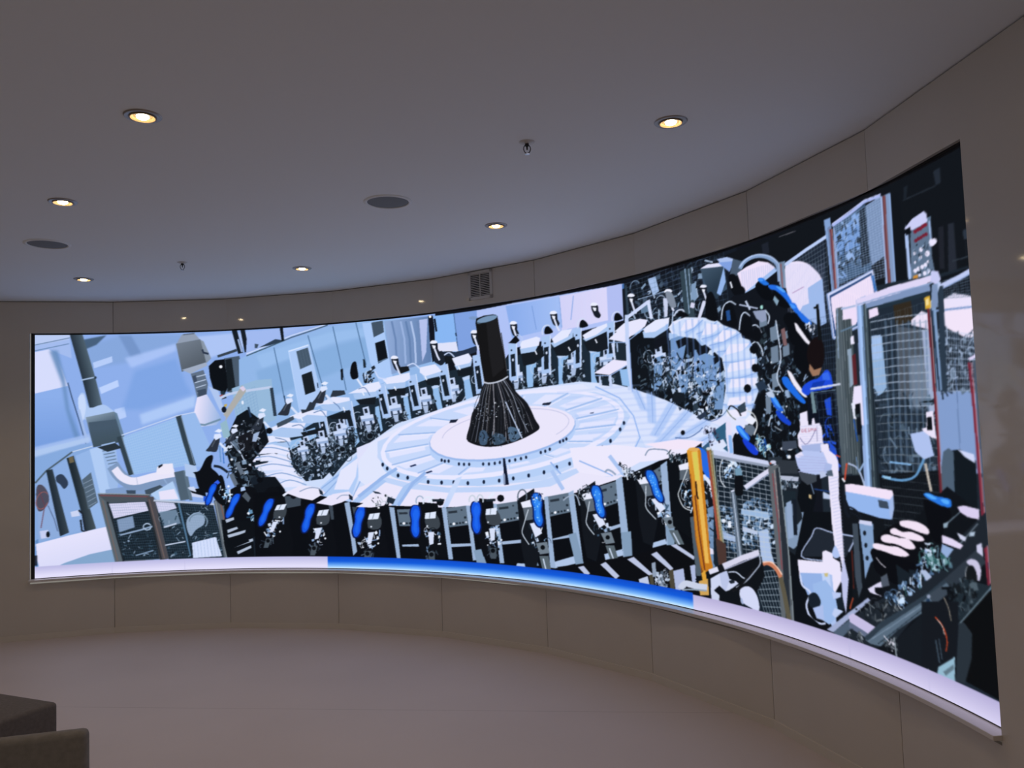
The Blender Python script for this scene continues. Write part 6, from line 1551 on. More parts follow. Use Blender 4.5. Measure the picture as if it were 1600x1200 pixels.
P 6c7888 2979 463 -19 -48 6 -1 19 48
K e8eefc,8cacdc,3c5874,c0d0ec,0c1016 26 38 104 2901 318 136 2 -51 -149 -139 -13
P d0daf4 2921 302 57 6 -31 -96 -39 -11
K 2a3644,0c1016,4c5c70 14 40 204 2860 158 110 2 -9 -85 -111 -3
P 46525e 2881 148 62 1 -22 -86 -49 -1
P 0c1016 2928 127 -6 -13 -16 -6 -15 5 -6 13 7 14 15 5 15 -5
P 0c0f16 3130 543 -11 -21 -24 -9 -24 9 -10 20 11 21 24 9 24 -9
P dfe6fa 2992 534 60 43 -15 16 -61 -42
P e8eefc 3024 214 -3 -6 -7 -3 -7 2 -3 6 3 6 7 3 7 -2
P dfe6f6 2959 351 -3 -6 -6 -2 -6 2 -3 6 3 5 6 2 6 -2
P 0a1a58 2861 521 15 0 15 -2 10 -9 3 -17 -2 -23 -5 -24 -8 -21 -11 -21 -10 -22 -5 -25 -3 -26 -5 -24 -8 -20 -10 -17 -13 -11 -16 -6 -18 -1 -15 6 -9 15 -6 21 0 23 6 24 10 27 9 24 2 23 -1 22 3 20 8 20 12 19 12 15 13 7 13 3
P 0c52e8 2853 516 13 0 13 -3 9 -8 2 -16 -1 -21 -4 -22 -9 -21 -11 -21 -9 -22 -5 -24 -2 -24 -5 -22 -8 -17 -11 -15 -10 -11 -11 -5 -11 0 -9 5 -6 13 -4 20 -1 21 6 22 10 24 8 23 2 21 -1 20 2 19 6 18 9 17 10 13 9 9 9 5
P 1462f4 2853 489 12 -3 8 -13 2 -16 -5 -21 -16 -26 -17 -28 -6 -34 -4 -30 -9 -20 -10 -7 -10 13 -5 24 10 31 13 34 0 28 1 25 17 26
P 0c0f16 3416 557 184 -9 77 -404 -14 -19 -222 -9 -71 184
P 39424c 3479 449 49 17 56 -5 27 -33 10 -41 -6 -27 -22 -17 -53 -4 -52 13 -17 48
P d8e2f8 3479 470 106 13 -9 -54 -105 -8
P 6c7888 3522 477 -8 -49 6 0 9 48
K e8eefc,8cacdc,3c5874,c0d0ec,0c1016 26 38 105 3475 330 144 3 -19 -150 -144 -16
P d0daf4 3500 314 59 7 -10 -97 -39 -12
K 2a3644,0c1016,4c5c70 14 40 205 3469 167 118 5 10 -85 -118 -5
P 46525e 3495 158 65 2 -3 -86 -52 -2
P 0c1016 3550 138 -8 -13 -16 -6 -16 4 -6 13 7 14 16 6 16 -5
P 0c0f16 3663 559 -12 -21 -25 -9 -26 8 -9 21 11 21 26 9 25 -8
P dfe6fa 3518 550 54 44 -18 15 -54 -44
P e8eefc 3625 227 -3 -6 -8 -3 -7 2 -2 6 3 6 7 3 7 -3
P dfe6f6 3503 365 -3 -5 -6 -3 -6 2 -3 5 3 5 6 3 6 -2
P 0a1a58 3383 535 16 0 17 -3 13 -8 7 -18 3 -23 1 -24 -4 -21 -7 -22 -4 -23 0 -25 3 -27 1 -23 -5 -21 -6 -17 -11 -12 -16 -6 -19 -1 -17 6 -13 14 -11 22 -7 23 1 25 5 26 3 26 -3 23 -6 22 -2 20 5 21 7 20 10 14 12 8 13 3
P 0c52e8 3377 529 13 0 14 -2 12 -9 6 -16 4 -21 1 -22 -4 -21 -7 -22 -5 -23 1 -24 3 -25 1 -21 -5 -18 -8 -16 -8 -10 -11 -6 -11 0 -11 5 -10 13 -9 20 -5 21 1 23 5 25 2 23 -3 21 -5 20 -3 19 3 18 5 18 7 13 8 9 9 6
P 1462f4 3382 502 15 -3 11 -13 6 -17 -1 -21 -10 -26 -11 -29 2 -34 2 -31 -5 -20 -9 -8 -14 13 -11 25 4 32 5 33 -7 29 -4 26 11 26
P 0c0f16 4010 594 131 -8 23 -387 -2 -47 -130 -7 -69 203
P 39424c 4071 492 49 17 56 -4 27 -31 11 -39 -5 -26 -22 -16 -53 -5 -51 12 -19 45
P d8e2f8 4072 513 104 13 -7 -52 -105 -8
P 6c7888 4114 519 -7 -46 6 -1 7 47
K e8eefc,8cacdc,3c5874,c0d0ec,0c1016 26 38 106 4069 378 144 6 -16 -143 -143 -18
P d0daf4 4095 364 59 8 -8 -93 -39 -12
K 2a3644,0c1016,4c5c70 14 40 206 4067 224 117 6 12 -80 -117 -7
P 46525e 4093 215 65 4 -2 -82 -52 -3
P 0c1016 4148 198 -8 -13 -16 -7 -16 5 -6 12 7 13 17 6 16 -4
P 0c0f16 4252 599 -11 -20 -26 -9 -25 8 -9 19 11 21 26 8 25 -7
P dfe6fa 4108 589 53 42 -18 14 -53 -42
P e8eefc 4220 283 -3 -6 -7 -2 -7 2 -3 5 4 6 7 2 7 -2
P dfe6f6 4095 412 -3 -5 -6 -2 -6 2 -2 5 2 5 7 2 6 -2
P 0a1a58 3974 573 16 0 17 -2 13 -8 8 -16 3 -23 1 -23 -3 -20 -7 -21 -4 -21 1 -25 4 -25 1 -23 -4 -19 -7 -16 -10 -12 -16 -6 -19 -1 -17 5 -14 14 -11 20 -7 22 0 24 5 25 3 24 -4 22 -6 21 -2 20 3 20 8 19 9 14 12 7 13 3
P 0c52e8 3968 568 13 0 14 -2 12 -8 7 -15 4 -21 1 -21 -3 -20 -7 -21 -4 -22 1 -23 4 -23 1 -21 -5 -17 -7 -15 -9 -10 -10 -6 -12 0 -10 5 -11 12 -9 18 -6 21 1 22 5 23 2 23 -4 20 -6 19 -2 18 2 18 5 16 6 13 8 9 9 5
P 1462f4 3974 542 14 -3 12 -12 6 -16 0 -21 -10 -24 -11 -28 3 -33 3 -29 -5 -20 -8 -7 -15 12 -11 24 3 30 4 32 -7 28 -5 24 11 26
P 11161e 4376 592 167 87 47 -409 -63 -209 -93 23 -33 164
P 5a6674 4424 552 94 23 10 -124 -80 -13
P e2e6f8 4409 572 100 24 11 -52 -94 -13
P c0ccdc 4477 523 -9 -20 -13 -28 -13 -31 -11 -27 -9 -20 -8 -19 -5 -18 1 -19 11 -22 19 -23 19 -21 13 -15 8 5 -13 14 -19 21 -18 23 -11 20 -1 18 5 16 8 18 9 20 11 27 13 31 13 28 9 20
K e8eefc,8cb8e8,3c5874,c0d0ec,0c1016,1c2836 34 36 107 4477 408 121 16 66 -139 -103 -68 -58 47
P d6def6 4490 419 80 14 34 -80 -65 -35
P 6c7a88 4542 277 107 17 20 -79 -93 -17
P 0c1016 4628 252 -7 -13 -16 -6 -16 4 -6 12 7 13 16 6 16 -4
P 56646e 4570 187 88 6 23 -119 -80 -7
P c4d4ec 4600 168 38 -129 11 3 -37 129
P 0a1a58 4559 649 16 0 18 -2 14 -8 9 -16 7 -22 3 -23 -2 -20 -4 -20 -3 -21 4 -24 6 -25 3 -22 -2 -19 -5 -17 -9 -11 -16 -6 -20 -2 -18 5 -16 14 -14 19 -9 22 -2 23 3 26 0 24 -6 21 -8 21 -5 19 2 20 6 18 8 14 11 8 14 3
P 1468e8 4553 643 13 1 15 -3 13 -7 9 -15 6 -20 3 -21 -1 -20 -5 -21 -2 -21 3 -22 6 -23 3 -21 -3 -17 -6 -14 -8 -11 -10 -5 -12 -1 -11 5 -12 12 -12 18 -8 20 -1 21 2 24 0 22 -5 20 -8 19 -5 17 1 18 3 16 6 13 7 9 8 5
P 2a86f8 4561 618 16 -3 13 -12 7 -15 3 -21 -9 -24 -7 -28 5 -32 6 -29 -3 -19 -8 -7 -16 12 -14 23 0 30 2 32 -11 26 -7 25 9 25
P 8cd0ff 4560 590 -2 -3 -4 -2 -4 1 -1 3 2 3 3 2 4 -1
P 8cd0ff 4576 605 -1 -3 -4 -2 -4 1 -2 3 2 3 4 2 4 -1
P 8cd0ff 4575 550 -2 -3 -4 -1 -4 1 -1 3 1 3 4 1 4 -1
P 8cd0ff 4551 523 -2 -3 -4 -1 -4 1 -1 3 2 3 4 1 3 -1
P 8cd0ff 4549 537 -2 -3 -4 -2 -4 1 -1 3 1 3 4 2 4 -1
P 8cd0ff 4545 600 -2 -3 -4 -1 -3 1 -2 3 2 3 4 1 4 -1
P 8cd0ff 4576 465 -2 -3 -4 -1 -4 1 -1 3 1 3 4 1 4 -1
P 8cd0ff 4550 576 -2 -3 -4 -1 -3 1 -2 3 2 3 4 1 4 -1
P 8cd0ff 4588 443 -1 -3 -4 -1 -4 1 -2 3 2 3 4 1 4 -1
P 8cd0ff 4577 545 -1 -3 -4 -2 -4 1 -2 3 2 3 4 2 4 -1
P 8cd0ff 4593 610 -1 -3 -4 -1 -4 1 -2 3 2 3 4 1 4 -1
P 8cd0ff 4591 565 -2 -3 -4 -2 -4 2 -1 3 2 3 4 1 3 -1
P 8cd0ff 4550 595 -2 -3 -4 -1 -4 1 -1 3 1 3 4 2 4 -2
P 8cd0ff 4569 467 -2 -3 -4 -2 -3 1 -2 3 2 3 4 2 4 -1
P 11161e 4969 665 156 78 42 -364 -61 -187 -86 20 -30 146
P 5a6674 5009 629 84 21 27 -109 -73 -13
P e2e6f8 4992 647 90 21 18 -45 -86 -13
P c0ccdc 5062 603 -5 -17 -8 -25 -8 -28 -7 -24 -5 -18 -5 -16 -3 -16 4 -17 14 -19 20 -21 21 -18 14 -12 7 5 -14 12 -20 18 -20 20 -13 18 -4 15 3 15 5 15 5 19 7 24 8 27 8 25 5 18
K e8eefc,8cb8e8,3c5874,c0d0ec,0c1016,1c2836 34 36 108 5079 502 110 15 81 -121 -86 -61 -61 41
P d6def6 5089 512 73 13 43 -71 -56 -30
P 6c7a88 5158 388 97 16 30 -70 -84 -16
P 0c1016 5242 367 -7 -12 -15 -5 -15 3 -5 10 7 12 15 5 14 -3
P 56646e 5197 309 81 7 38 -104 -74 -7
P c4d4ec 5227 292 53 -111 11 4 -53 111
P 0a1a58 5121 716 16 0 16 -2 14 -6 12 -15 8 -20 6 -19 2 -18 -2 -18 1 -19 7 -21 9 -22 6 -19 1 -17 -3 -15 -7 -10 -13 -5 -19 -2 -18 4 -16 12 -15 17 -12 20 -5 20 -2 22 -3 22 -8 19 -11 18 -7 17 -1 17 3 17 6 13 9 6 13 3
P 1468e8 5116 711 13 0 14 -2 13 -6 10 -14 9 -17 6 -19 1 -17 -1 -19 1 -18 6 -20 9 -21 5 -18 0 -15 -3 -13 -6 -8 -9 -5 -11 -1 -12 4 -12 10 -14 16 -10 18 -4 19 -1 20 -3 20 -8 18 -10 16 -7 16 -2 15 1 15 3 11 6 8 7 5
P 2a86f8 5128 688 14 -2 15 -11 9 -13 5 -18 -5 -22 -3 -24 10 -29 10 -25 -1 -17 -6 -6 -17 10 -16 20 -4 27 -3 28 -14 23 -10 22 5 22
P 8cd0ff 5159 531 -2 -3 -4 -2 -4 1 -1 3 2 3 3 1 4 -1
P 8cd0ff 5143 572 -2 -3 -3 -1 -4 1 -2 3 2 3 4 1 4 -1
P 8cd0ff 5123 647 -2 -3 -4 -1 -4 1 -1 3 2 3 3 1 4 -1
P 8cd0ff 5167 655 -2 -3 -4 -1 -3 1 -2 2 2 3 4 2 4 -1
P 8cd0ff 5159 613 -2 -2 -3 -2 -4 1 -2 3 2 3 4 1 4 -1
P 8cd0ff 5151 607 -2 -3 -4 -1 -3 1 -2 3 2 3 4 1 4 -1
P 8cd0ff 5152 552 -2 -3 -4 -1 -4 1 -1 2 2 3 3 2 4 -1
P 8cd0ff 5122 649 -1 -3 -4 -1 -4 1 -1 3 1 3 4 1 4 -1
P 8cd0ff 5120 644 -2 -3 -3 -1 -4 1 -2 2 2 3 4 2 4 -1
P 8cd0ff 5165 541 -2 -3 -3 -1 -4 1 -2 2 2 3 4 2 4 -1
P 8cd0ff 5132 669 -2 -2 -4 -2 -3 1 -2 3 2 3 4 1 4 -1
P 8cd0ff 5161 526 -1 -3 -4 -1 -4 1 -1 2 1 3 4 2 4 -1
P 8cd0ff 5137 586 -2 -3 -4 -1 -4 1 -1 3 2 2 3 2 4 -1
P 8cd0ff 5154 580 -2 -3 -4 -1 -3 1 -2 3 2 2 4 2 4 -1
P 11161e 5497 782 150 72 39 -338 -59 -174 -83 18 -28 136
P 5a6674 5530 748 77 20 48 -101 -68 -12
P e2e6f8 5510 765 83 19 26 -42 -81 -11
P c0ccdc 5587 724 -2 -16 -3 -23 -2 -26 -1 -21 -2 -17 -2 -15 1 -14 7 -16 17 -18 25 -18 23 -16 17 -12 6 5 -16 11 -24 17 -24 18 -16 16 -6 14 -1 14 2 14 1 17 2 22 2 25 3 23 1 16
K e8eefc,8cb8e8,3c5874,c0d0ec,0c1016,1c2836 34 36 109 5623 631 104 14 103 -111 -71 -55 -67 37
P d6def6 5631 640 69 12 55 -65 -47 -28
P 6c7a88 5724 527 91 14 43 -62 -79 -15
P 0c1016 5809 508 -6 -11 -15 -5 -14 3 -5 10 6 10 15 5 14 -3
P 56646e 5777 456 77 6 59 -93 -71 -7
P c4d4ec 5810 440 74 -100 10 5 -74 99
P 0a1a58 5621 828 15 0 16 -1 15 -7 14 -13 12 -19 10 -18 5 -16 3 -17 4 -17 11 -20 14 -20 9 -18 5 -15 0 -13 -5 -9 -12 -5 -17 -2 -18 4 -19 11 -18 16 -16 17 -9 19 -5 21 -8 19 -12 18 -14 17 -10 16 -5 16 0 15 3 12 7 6 12 2
P 1468e8 5617 824 12 0 14 -2 14 -6 13 -13 12 -16 9 -17 5 -17 3 -16 4 -18 11 -18 13 -19 8 -16 3 -14 -1 -12 -4 -8 -7 -4 -10 -1 -12 4 -15 9 -16 15 -14 16 -8 18 -5 19 -7 18 -11 16 -13 15 -10 15 -5 14 -2 14 1 10 3 7 6 5
P 2a86f8 5633 803 14 -3 16 -10 12 -12 8 -17 1 -20 1 -22 16 -26 14 -24 4 -15 -6 -6 -17 10 -21 18 -9 24 -9 26 -17 22 -15 20 0 21
P 8cd0ff 5664 746 -2 -3 -4 -1 -3 1 -2 3 2 2 4 1 3 -1
P 8cd0ff 5684 671 -2 -2 -4 -2 -3 1 -2 3 2 2 4 2 3 -1
P 8cd0ff 5651 726 -2 -3 -3 -1 -4 1 -1 2 1 3 4 1 4 -1
P 8cd0ff 5663 791 -1 -3 -4 -1 -4 1 -1 3 2 2 3 1 4 -1
P 8cd0ff 5686 709 -2 -2 -4 -1 -3 1 -2 2 2 3 4 1 3 -1
P 8cd0ff 5644 744 -2 -2 -4 -1 -3 1 -2 2 2 3 4 1 3 -1
P 8cd0ff 5681 734 -2 -2 -4 -1 -3 1 -1 2 1 3 4 1 4 -1
P 8cd0ff 5661 779 -2 -3 -4 -1 -3 1 -2 3 2 2 4 2 3 -1
P 8cd0ff 5634 785 -2 -2 -4 -1 -3 1 -2 2 2 3 4 1 3 -1
P 8cd0ff 5705 663 -1 -2 -4 -1 -3 1 -2 2 2 3 4 1 3 -1
P 8cd0ff 5699 686 -2 -3 -4 -1 -3 1 -2 3 2 2 4 1 3 -1
P 8cd0ff 5687 690 -2 -3 -4 -1 -3 1 -2 2 2 3 4 1 3 -1
P 8cd0ff 5640 758 -1 -3 -4 -1 -4 1 -1 3 2 2 3 1 4 -1
P 8cd0ff 5699 693 -1 -2 -4 -1 -4 0 -1 3 2 3 3 1 4 -1
P 11161e 5960 934 137 61 33 -300 -54 -153 -76 17 -24 121
P 5a6674 5988 904 70 15 49 -90 -62 -9
P e2e6f8 5969 919 75 16 26 -38 -73 -9
P c0ccdc 6041 881 -1 -14 -1 -21 -1 -22 0 -19 -1 -15 -1 -13 2 -13 7 -14 16 -15 23 -17 22 -15 16 -10 6 4 -15 10 -23 15 -22 16 -16 16 -6 12 -2 12 1 12 1 15 0 19 1 23 1 20 1 14
K e8eefc,8cb8e8,3c5874,c0d0ec,0c1016,1c2836 34 36 110 6079 798 94 11 99 -99 -62 -48 -63 34
P d6def6 6086 806 61 9 54 -57 -42 -24
P 6c7a88 6175 705 82 11 42 -56 -70 -11
P 0c1016 6254 687 -6 -9 -13 -5 -13 3 -5 9 6 9 13 4 13 -3
P 56646e 6227 641 70 5 57 -82 -63 -5
P c4d4ec 6257 627 72 -89 10 5 -72 88
P 0a1a58 6068 973 13 0 15 -2 14 -6 13 -12 12 -17 10 -16 6 -14 2 -15 6 -16 10 -17 14 -18 9 -16 5 -14 1 -11 -4 -8 -11 -5 -16 0 -16 3 -17 10 -18 14 -15 16 -9 17 -6 18 -8 18 -12 16 -13 15 -10 14 -5 14 -2 14 3 10 6 6 11 2
P 1468e8 6064 969 11 0 13 -2 13 -6 12 -11 12 -15 9 -15 6 -14 3 -15 5 -16 10 -16 12 -17 9 -15 4 -12 -1 -10 -3 -7 -6 -4 -10 -1 -11 4 -14 9 -15 13 -13 14 -8 16 -6 17 -7 16 -11 14 -13 14 -9 13 -6 13 -2 12 0 10 3 6 5 3
P 2a86f8 6080 950 13 -2 15 -9 11 -12 9 -15 1 -17 2 -20 16 -23 14 -21 4 -14 -5 -5 -17 9 -19 16 -9 22 -10 23 -17 20 -14 18 -1 18
P 8cd0ff 6119 892 -1 -2 -4 -2 -3 1 -2 3 2 2 4 1 3 -1
P 8cd0ff 6103 922 -1 -2 -4 -1 -3 1 -2 2 2 2 4 1 3 -1
P 8cd0ff 6159 839 -2 -2 -4 -1 -3 1 -1 2 1 3 4 1 3 -1
P 8cd0ff 6103 928 -1 -2 -4 -1 -3 1 -2 2 2 3 4 1 3 -1
P 8cd0ff 6110 906 -2 -3 -4 -1 -3 1 -1 2 1 3 4 1 3 -1
P 8cd0ff 6143 822 -1 -3 -4 -1 -3 1 -1 2 1 3 4 1 3 -1
P 8cd0ff 6110 944 -2 -2 -3 -1 -4 1 -1 2 2 2 3 1 4 -1
P 8cd0ff 6145 869 -2 -3 -4 -1 -3 1 -1 3 1 2 4 1 3 -1
P 8cd0ff 6100 911 -1 -2 -4 -1 -3 1 -2 2 2 3 4 1 3 -1
P 8cd0ff 6126 888 -2 -2 -3 -1 -4 1 -1 2 2 3 3 1 4 -1
P 8cd0ff 6141 861 -1 -3 -4 -1 -3 1 -2 3 2 2 4 1 3 -1
P 8cd0ff 6125 846 -2 -2 -3 -1 -4 1 -1 2 2 2 3 1 4 0
P 8cd0ff 6176 820 -1 -2 -4 -1 -3 1 -1 2 1 2 4 2 3 -1
P 8cd0ff 6093 944 -2 -2 -3 -1 -4 1 -1 2 2 2 3 1 4 -1
P e4e0f6 2141 644 146 63 181 -25 48 -44 -123 -64 -121 23
P 8ea0c4 2275 648 18 7 25 10 27 9 26 5 26 1 26 -2 24 -5 18 -6 10 -8 6 -12 3 -12 2 -9 10 2 -3 9 -3 13 -7 14 -13 11 -20 7 -26 4 -27 3 -27 -1 -27 -6 -29 -9 -25 -10 -18 -6
P 202a3a 2455 671 36 -22 6 -33 -30 11
P e2def6 2428 551 161 75 153 20 42 -44 -112 -48 -98 -26
P 98a8c8 2627 579 9 6 11 10 13 9 15 6 20 2 25 -1 23 -1 17 -1 0 8 -16 1 -24 2 -25 0 -22 -2 -18 -7 -14 -10 -12 -9 -8 -7
P 1c2636 2742 624 36 -22 -1 -32 -30 11
P e4e0f6 2807 516 212 90 94 16 17 -42 -51 -53 -124 -17
K c4ccd8,8c98a8,e8ecf6,2c343e 30 30 41 2944 591 175 42 36 -64 -139 -69
P 223044 2971 649 61 -11 25 -16 -62 6
P 202c3c 3118 601 74 -21 -26 -43 -61 21
P 9cb0cc 3402 545 -5 19 5 18 11 14 14 5 15 -2 12 -11 5 -17 -2 -20 12 0 3 21 -7 21 -17 15 -22 3 -21 -8 -15 -17 -5 -22 4 -21
P dce4f6 3472 544 -5 15 5 15 12 11 17 5 18 -2 13 -9 7 -14 -3 -16 16 -1 2 19 -9 20 -20 13 -25 3 -24 -7 -18 -16 -6 -21 5 -19
P 18222e 3548 581 118 2 0 -16 -113 -6
P c0ccdc 3917 563 -1 18 6 16 9 11 11 3 10 -3 9 -11 5 -16 -3 -18 13 0 2 20 -5 19 -12 14 -19 5 -18 -6 -14 -14 -6 -20 1 -19
P c0ccdc 3992 562 -1 21 6 18 10 12 10 4 10 -3 9 -12 4 -19 -2 -20 12 0 3 21 -5 21 -12 16 -19 6 -18 -6 -14 -17 -6 -21 0 -22
P 18222e 4066 588 99 7 0 -19 -88 -7
P 5c6a7c 4394 589 -5 20 3 21 9 18 13 11 15 4 14 -3 12 -11 7 -18 1 -20 -6 -20 12 -2 6 22 -1 23 -8 20 -16 14 -21 5 -21 -6 -17 -15 -11 -21 -3 -23 5 -21
K e4ecfa,a8b8cc,2a3240 16 24 42 4489 645 161 13 -3 -65 -135 6
P 9cacc4 4821 595 9 6 12 8 13 8 15 6 17 6 19 6 18 3 13 -3 10 -12 9 -20 6 -22 5 -14 12 3 -5 14 -7 22 -9 21 -13 15 -20 5 -21 -3 -21 -6 -18 -7 -16 -7 -15 -8 -12 -9 -8 -5
K c8d4e6,5c6a7c,1c2430 24 28 43 4942 666 93 56 58 -34 -81 -65
P 8fa2c0 5226 800 5 4 7 5 7 5 5 1 8 -1 11 -4 12 -5 10 -5 7 -4 6 -5 5 -4 3 -3 14 9 -3 3 -6 4 -7 5 -8 5 -11 6 -13 5 -14 5 -14 2 -14 -3 -10 -7 -8 -6 -5 -4
K 1c2430,5c6a7c,c8d4e6,0c1016 60 30 44 5348 874 108 -54 115 -10 -20 -58 -156 29
P d8e2f4 5399 840 24 -84 11 2 -24 84
P 8294b0 5601 915 5 8 8 10 10 11 11 7 15 3 20 1 22 0 21 -1 21 -1 22 -1 19 -2 14 -4 8 -6 5 -8 3 -9 3 -6 10 2 -2 6 -3 10 -6 10 -11 8 -18 5 -20 2 -23 1 -21 1 -21 1 -23 0 -21 -1 -19 -4 -15 -9 -11 -12 -8 -11 -5 -7
P c8d6ee 5797 940 29 -71 13 3 -29 71
K 141c26,4c6070,c8d4e6,0c1016,2a3c48 60 32 45 5803 942 134 -23 35 -50 -141 -22
P 0c1016 5787 866 114 21 62 -154 -5 -307 -140 58 -16 190
P 55616e 5897 828 79 21 6 -76 -89 -3
P e2e6f8 5888 860 91 20 -3 -42 -79 -10
P c8d0d8 5960 835 -15 -24 -21 -35 -23 -36 -16 -28 -9 -15 -5 -9 -2 -7 2 -11 6 -15 9 -18 12 -18 14 -14 17 -9 20 -5 18 -3 12 -3 3 6 -12 3 -18 3 -18 5 -15 8 -13 13 -11 17 -10 17 -5 15 -2 9 1 6 5 8 9 15 16 28 23 36 21 35 15 24
K 8cc0f4,c4dcf8,2c4a68,e8f0fc,0c1016 34 34 46 5913 739 80 26 -2 -184 -64 35
# floor behind blue band
P 0b0d12 4732 120 183 34 270 56 266 56 291 93 252 32 -21 -306 -265 -32 -272 -29 -260 22 -265 28
P b4bede 4932 138 54 14 57 -47 -36 -21
P b4bede 5142 176 49 22 124 -81 -37 -25
P b4bede 5391 235 60 22 166 -92 -30 -15
P b4bede 5608 289 52 22 141 -88 -24 -18
P b4bede 5787 363 46 12 161 -60 -12 -20
P 4a4638 5582 153 35 12 15 -110 -34 -5
P 4a4438 5760 203 40 16 11 -178 -44 5
P a8b4dc 5799 207 91 27 14 -114 -91 -40
P a8b4dc 5947 256 44 13 4 -98 -34 -20
P b8c4e2 5488 117 82 30 18 -70 -91 4
K c4d0e8,8c9cb4,4c5a6c,a8b8d0 60 34 47 5616 153 139 57 2 -138 -123 11
P 8c9cb4 5610 233 34 12 6 -88 -35 -12
# dark hall upper right
P 11151c 6362 2061 269 12 308 10 292 1 231 8 219 2 245 -3 228 -9 15 -191 -11 -136 -11 -136 -169 11 -179 10 -194 -18 -205 -21 -216 -27 -225 162 -237 178
P 1c222e 6681 2054 53 2 5 -60 -52 1
P 5c5c66 6822 2060 131 -3 -2 5 -131 2
P 222a36 7914 2050 40 1 1 -58 -31 -2
P 222a34 7718 1991 207 -3 -3 6 -207 3
P 1a222c 7726 2047 25 -2 -14 -54 -16 2
P 242a36 7980 1825 34 -4 1 -199 -52 11
P 1e222c 7922 1828 31 -3 -10 -164 -30 7
P 2a3442 8062 1780 73 0 3 -43 -72 8
P 2e3844 7992 1678 147 -4 -1 5 -148 4
P 1e2630 8071 1739 1 -57 3 -1 -1 58
P 1e2630 8081 1737 2 -57 3 -1 -1 57
P 1e2630 8092 1734 1 -57 4 0 -1 56
P 1e2630 8103 1732 1 -57 4 -1 -2 57
P 1e2630 8114 1729 1 -56 3 -1 -1 56
P 1e2630 8124 1726 1 -56 4 0 -1 56
P 1e2630 8135 1724 1 -56 3 -1 -1 56
# arched cover and hose
P e8dcf6 6471 1940 77 20 101 11 76 -23 53 -38 -17 -24 -246 -73 -17 57
P 9cbcf0 6778 1910 13 -23 -256 -85 -20 18
P 7f9cc8 6508 1953 6 5 7 8 8 8 10 5 13 5 16 4 18 3 17 1 18 0 18 -2 18 -3 17 -4 18 -6 18 -7 18 -9 15 -9 14 -9 12 -8 9 -8 6 -12 4 -18 0 -24 -1 -24 0 -16 30 -5 0 16 1 24 0 25 -5 22 -9 17 -14 14 -15 11 -16 10 -17 10 -21 10 -21 9 -21 7 -22 5 -21 3 -21 2 -21 1 -20 -2 -21 -3 -18 -4 -17 -6 -14 -8 -10 -9 -8 -9 -5 -5
P b0c6f0 6499 1968 8 5 10 8 12 7 14 6 16 5 19 4 20 2 18 1 18 -1 17 -2 18 -4 17 -5 18 -6 18 -6 17 -8 15 -8 14 -10 14 -12 11 -10 8 -8 8 3 -8 8 -12 11 -14 12 -15 11 -17 9 -18 8 -18 7 -19 6 -18 5 -19 4 -18 2 -19 1 -20 -1 -21 -2 -19 -4 -17 -5 -15 -7 -13 -8 -11 -7 -7 -5
A 8ea8dc 0.35 6504 1941 8 1 4 -115 -8 -2
A 8ea8dc 0.35 6522 1940 8 2 3 -110 -8 -2
A 8ea8dc 0.35 6540 1940 8 2 3 -105 -9 -2
A 8ea8dc 0.35 6558 1940 8 2 2 -101 -8 -2
A 8ea8dc 0.35 6576 1940 8 2 1 -96 -8 -2
A 8ea8dc 0.35 6594 1940 8 2 0 -91 -8 -2
A 8ea8dc 0.35 6612 1940 8 2 -1 -87 -8 -2
A 8ea8dc 0.35 6629 1940 8 2 -1 -82 -8 -2
A 8ea8dc 0.35 6647 1940 8 2 -2 -78 -8 -2
A 8ea8dc 0.35 6665 1940 8 2 -3 -73 -7 -2
A 8ea8dc 0.35 6682 1940 8 1 -3 -68 -8 -2
A 8ea8dc 0.35 6700 1939 8 2 -4 -64 -8 -2
A 8ea8dc 0.35 6718 1939 8 2 -5 -60 -8 -1
A 8ea8dc 0.35 6735 1939 8 2 -5 -55 -8 -2
A 8ea8dc 0.35 6753 1939 8 1 -6 -50 -8 -2
A 8ea8dc 0.35 6770 1938 8 2 -7 -46 -7 -2
P 0c0f16 6396 1936 10 9 18 0 15 -3 12 -6 10 -10 8 -11 7 -13 5 -14 7 -13 11 -10 14 -9 10 -9 5 -10 1 -10 -3 -9 -8 -7 -12 -6 -13 -2 -17 2 -19 5 -16 9 -12 10 -10 14 -8 17 -8 25 -7 30
P e4e8f8 6403 1904 13 -39 13 0 -13 39
P 10151e 6430 1820 96 -2 117 22 148 47 3 -89 64 -78 90 -112 52 -71 84 -136 -11 -123 -68 -122 -147 -26 -197 40 -60 140 0 139 -54 104 -111 74 -104 40 -52 37 49 67
# fence with posts, upper right
P 1c2636 6864 1912 300 60 5 -153 5 -152 10 -93 -184 -37 -93 175 -50 108
N 5c6c80 14 20 4 0.6 6864 1912 7173 1970 7179 1514 6893 1551
P e4dcf6 6858 1900 12 11 16 0 18 -1 19 0 20 -2 20 -4 23 -7 22 -9 22 -11 19 -13 18 -15 17 -15 17 -16 15 -17 11 -20 4 -21 0 -23 -1 -31 6 -48 6 -56 -6 -36 -21 -6 -33 14 -38 20 -46 26 -51 32 -42 34 -26 33 -16 34 -9 34 -4 41 2 41
P 94b4ea 7019 1757 113 26 5 -109 8 -119 -38 -7 -92 51 -63 54 21 22 49 5
P b89ac4 6902 1750 91 16 -4 5 -90 -16
A a8b4e4 0.3 6869 1911 6 -2 -10 -289 -6 1
A a8b4e4 0.3 6883 1908 6 -1 -11 -289 -6 1
A a8b4e4 0.3 6896 1905 6 -1 -11 -288 -6 1
A a8b4e4 0.3 6909 1902 6 -1 -11 -286 -6 0
A a8b4e4 0.3 6922 1899 6 -1 -10 -285 -6 0
A a8b4e4 0.3 6936 1897 5 -2 -10 -284 -6 1
A a8b4e4 0.3 6949 1894 6 -1 -11 -284 -6 1
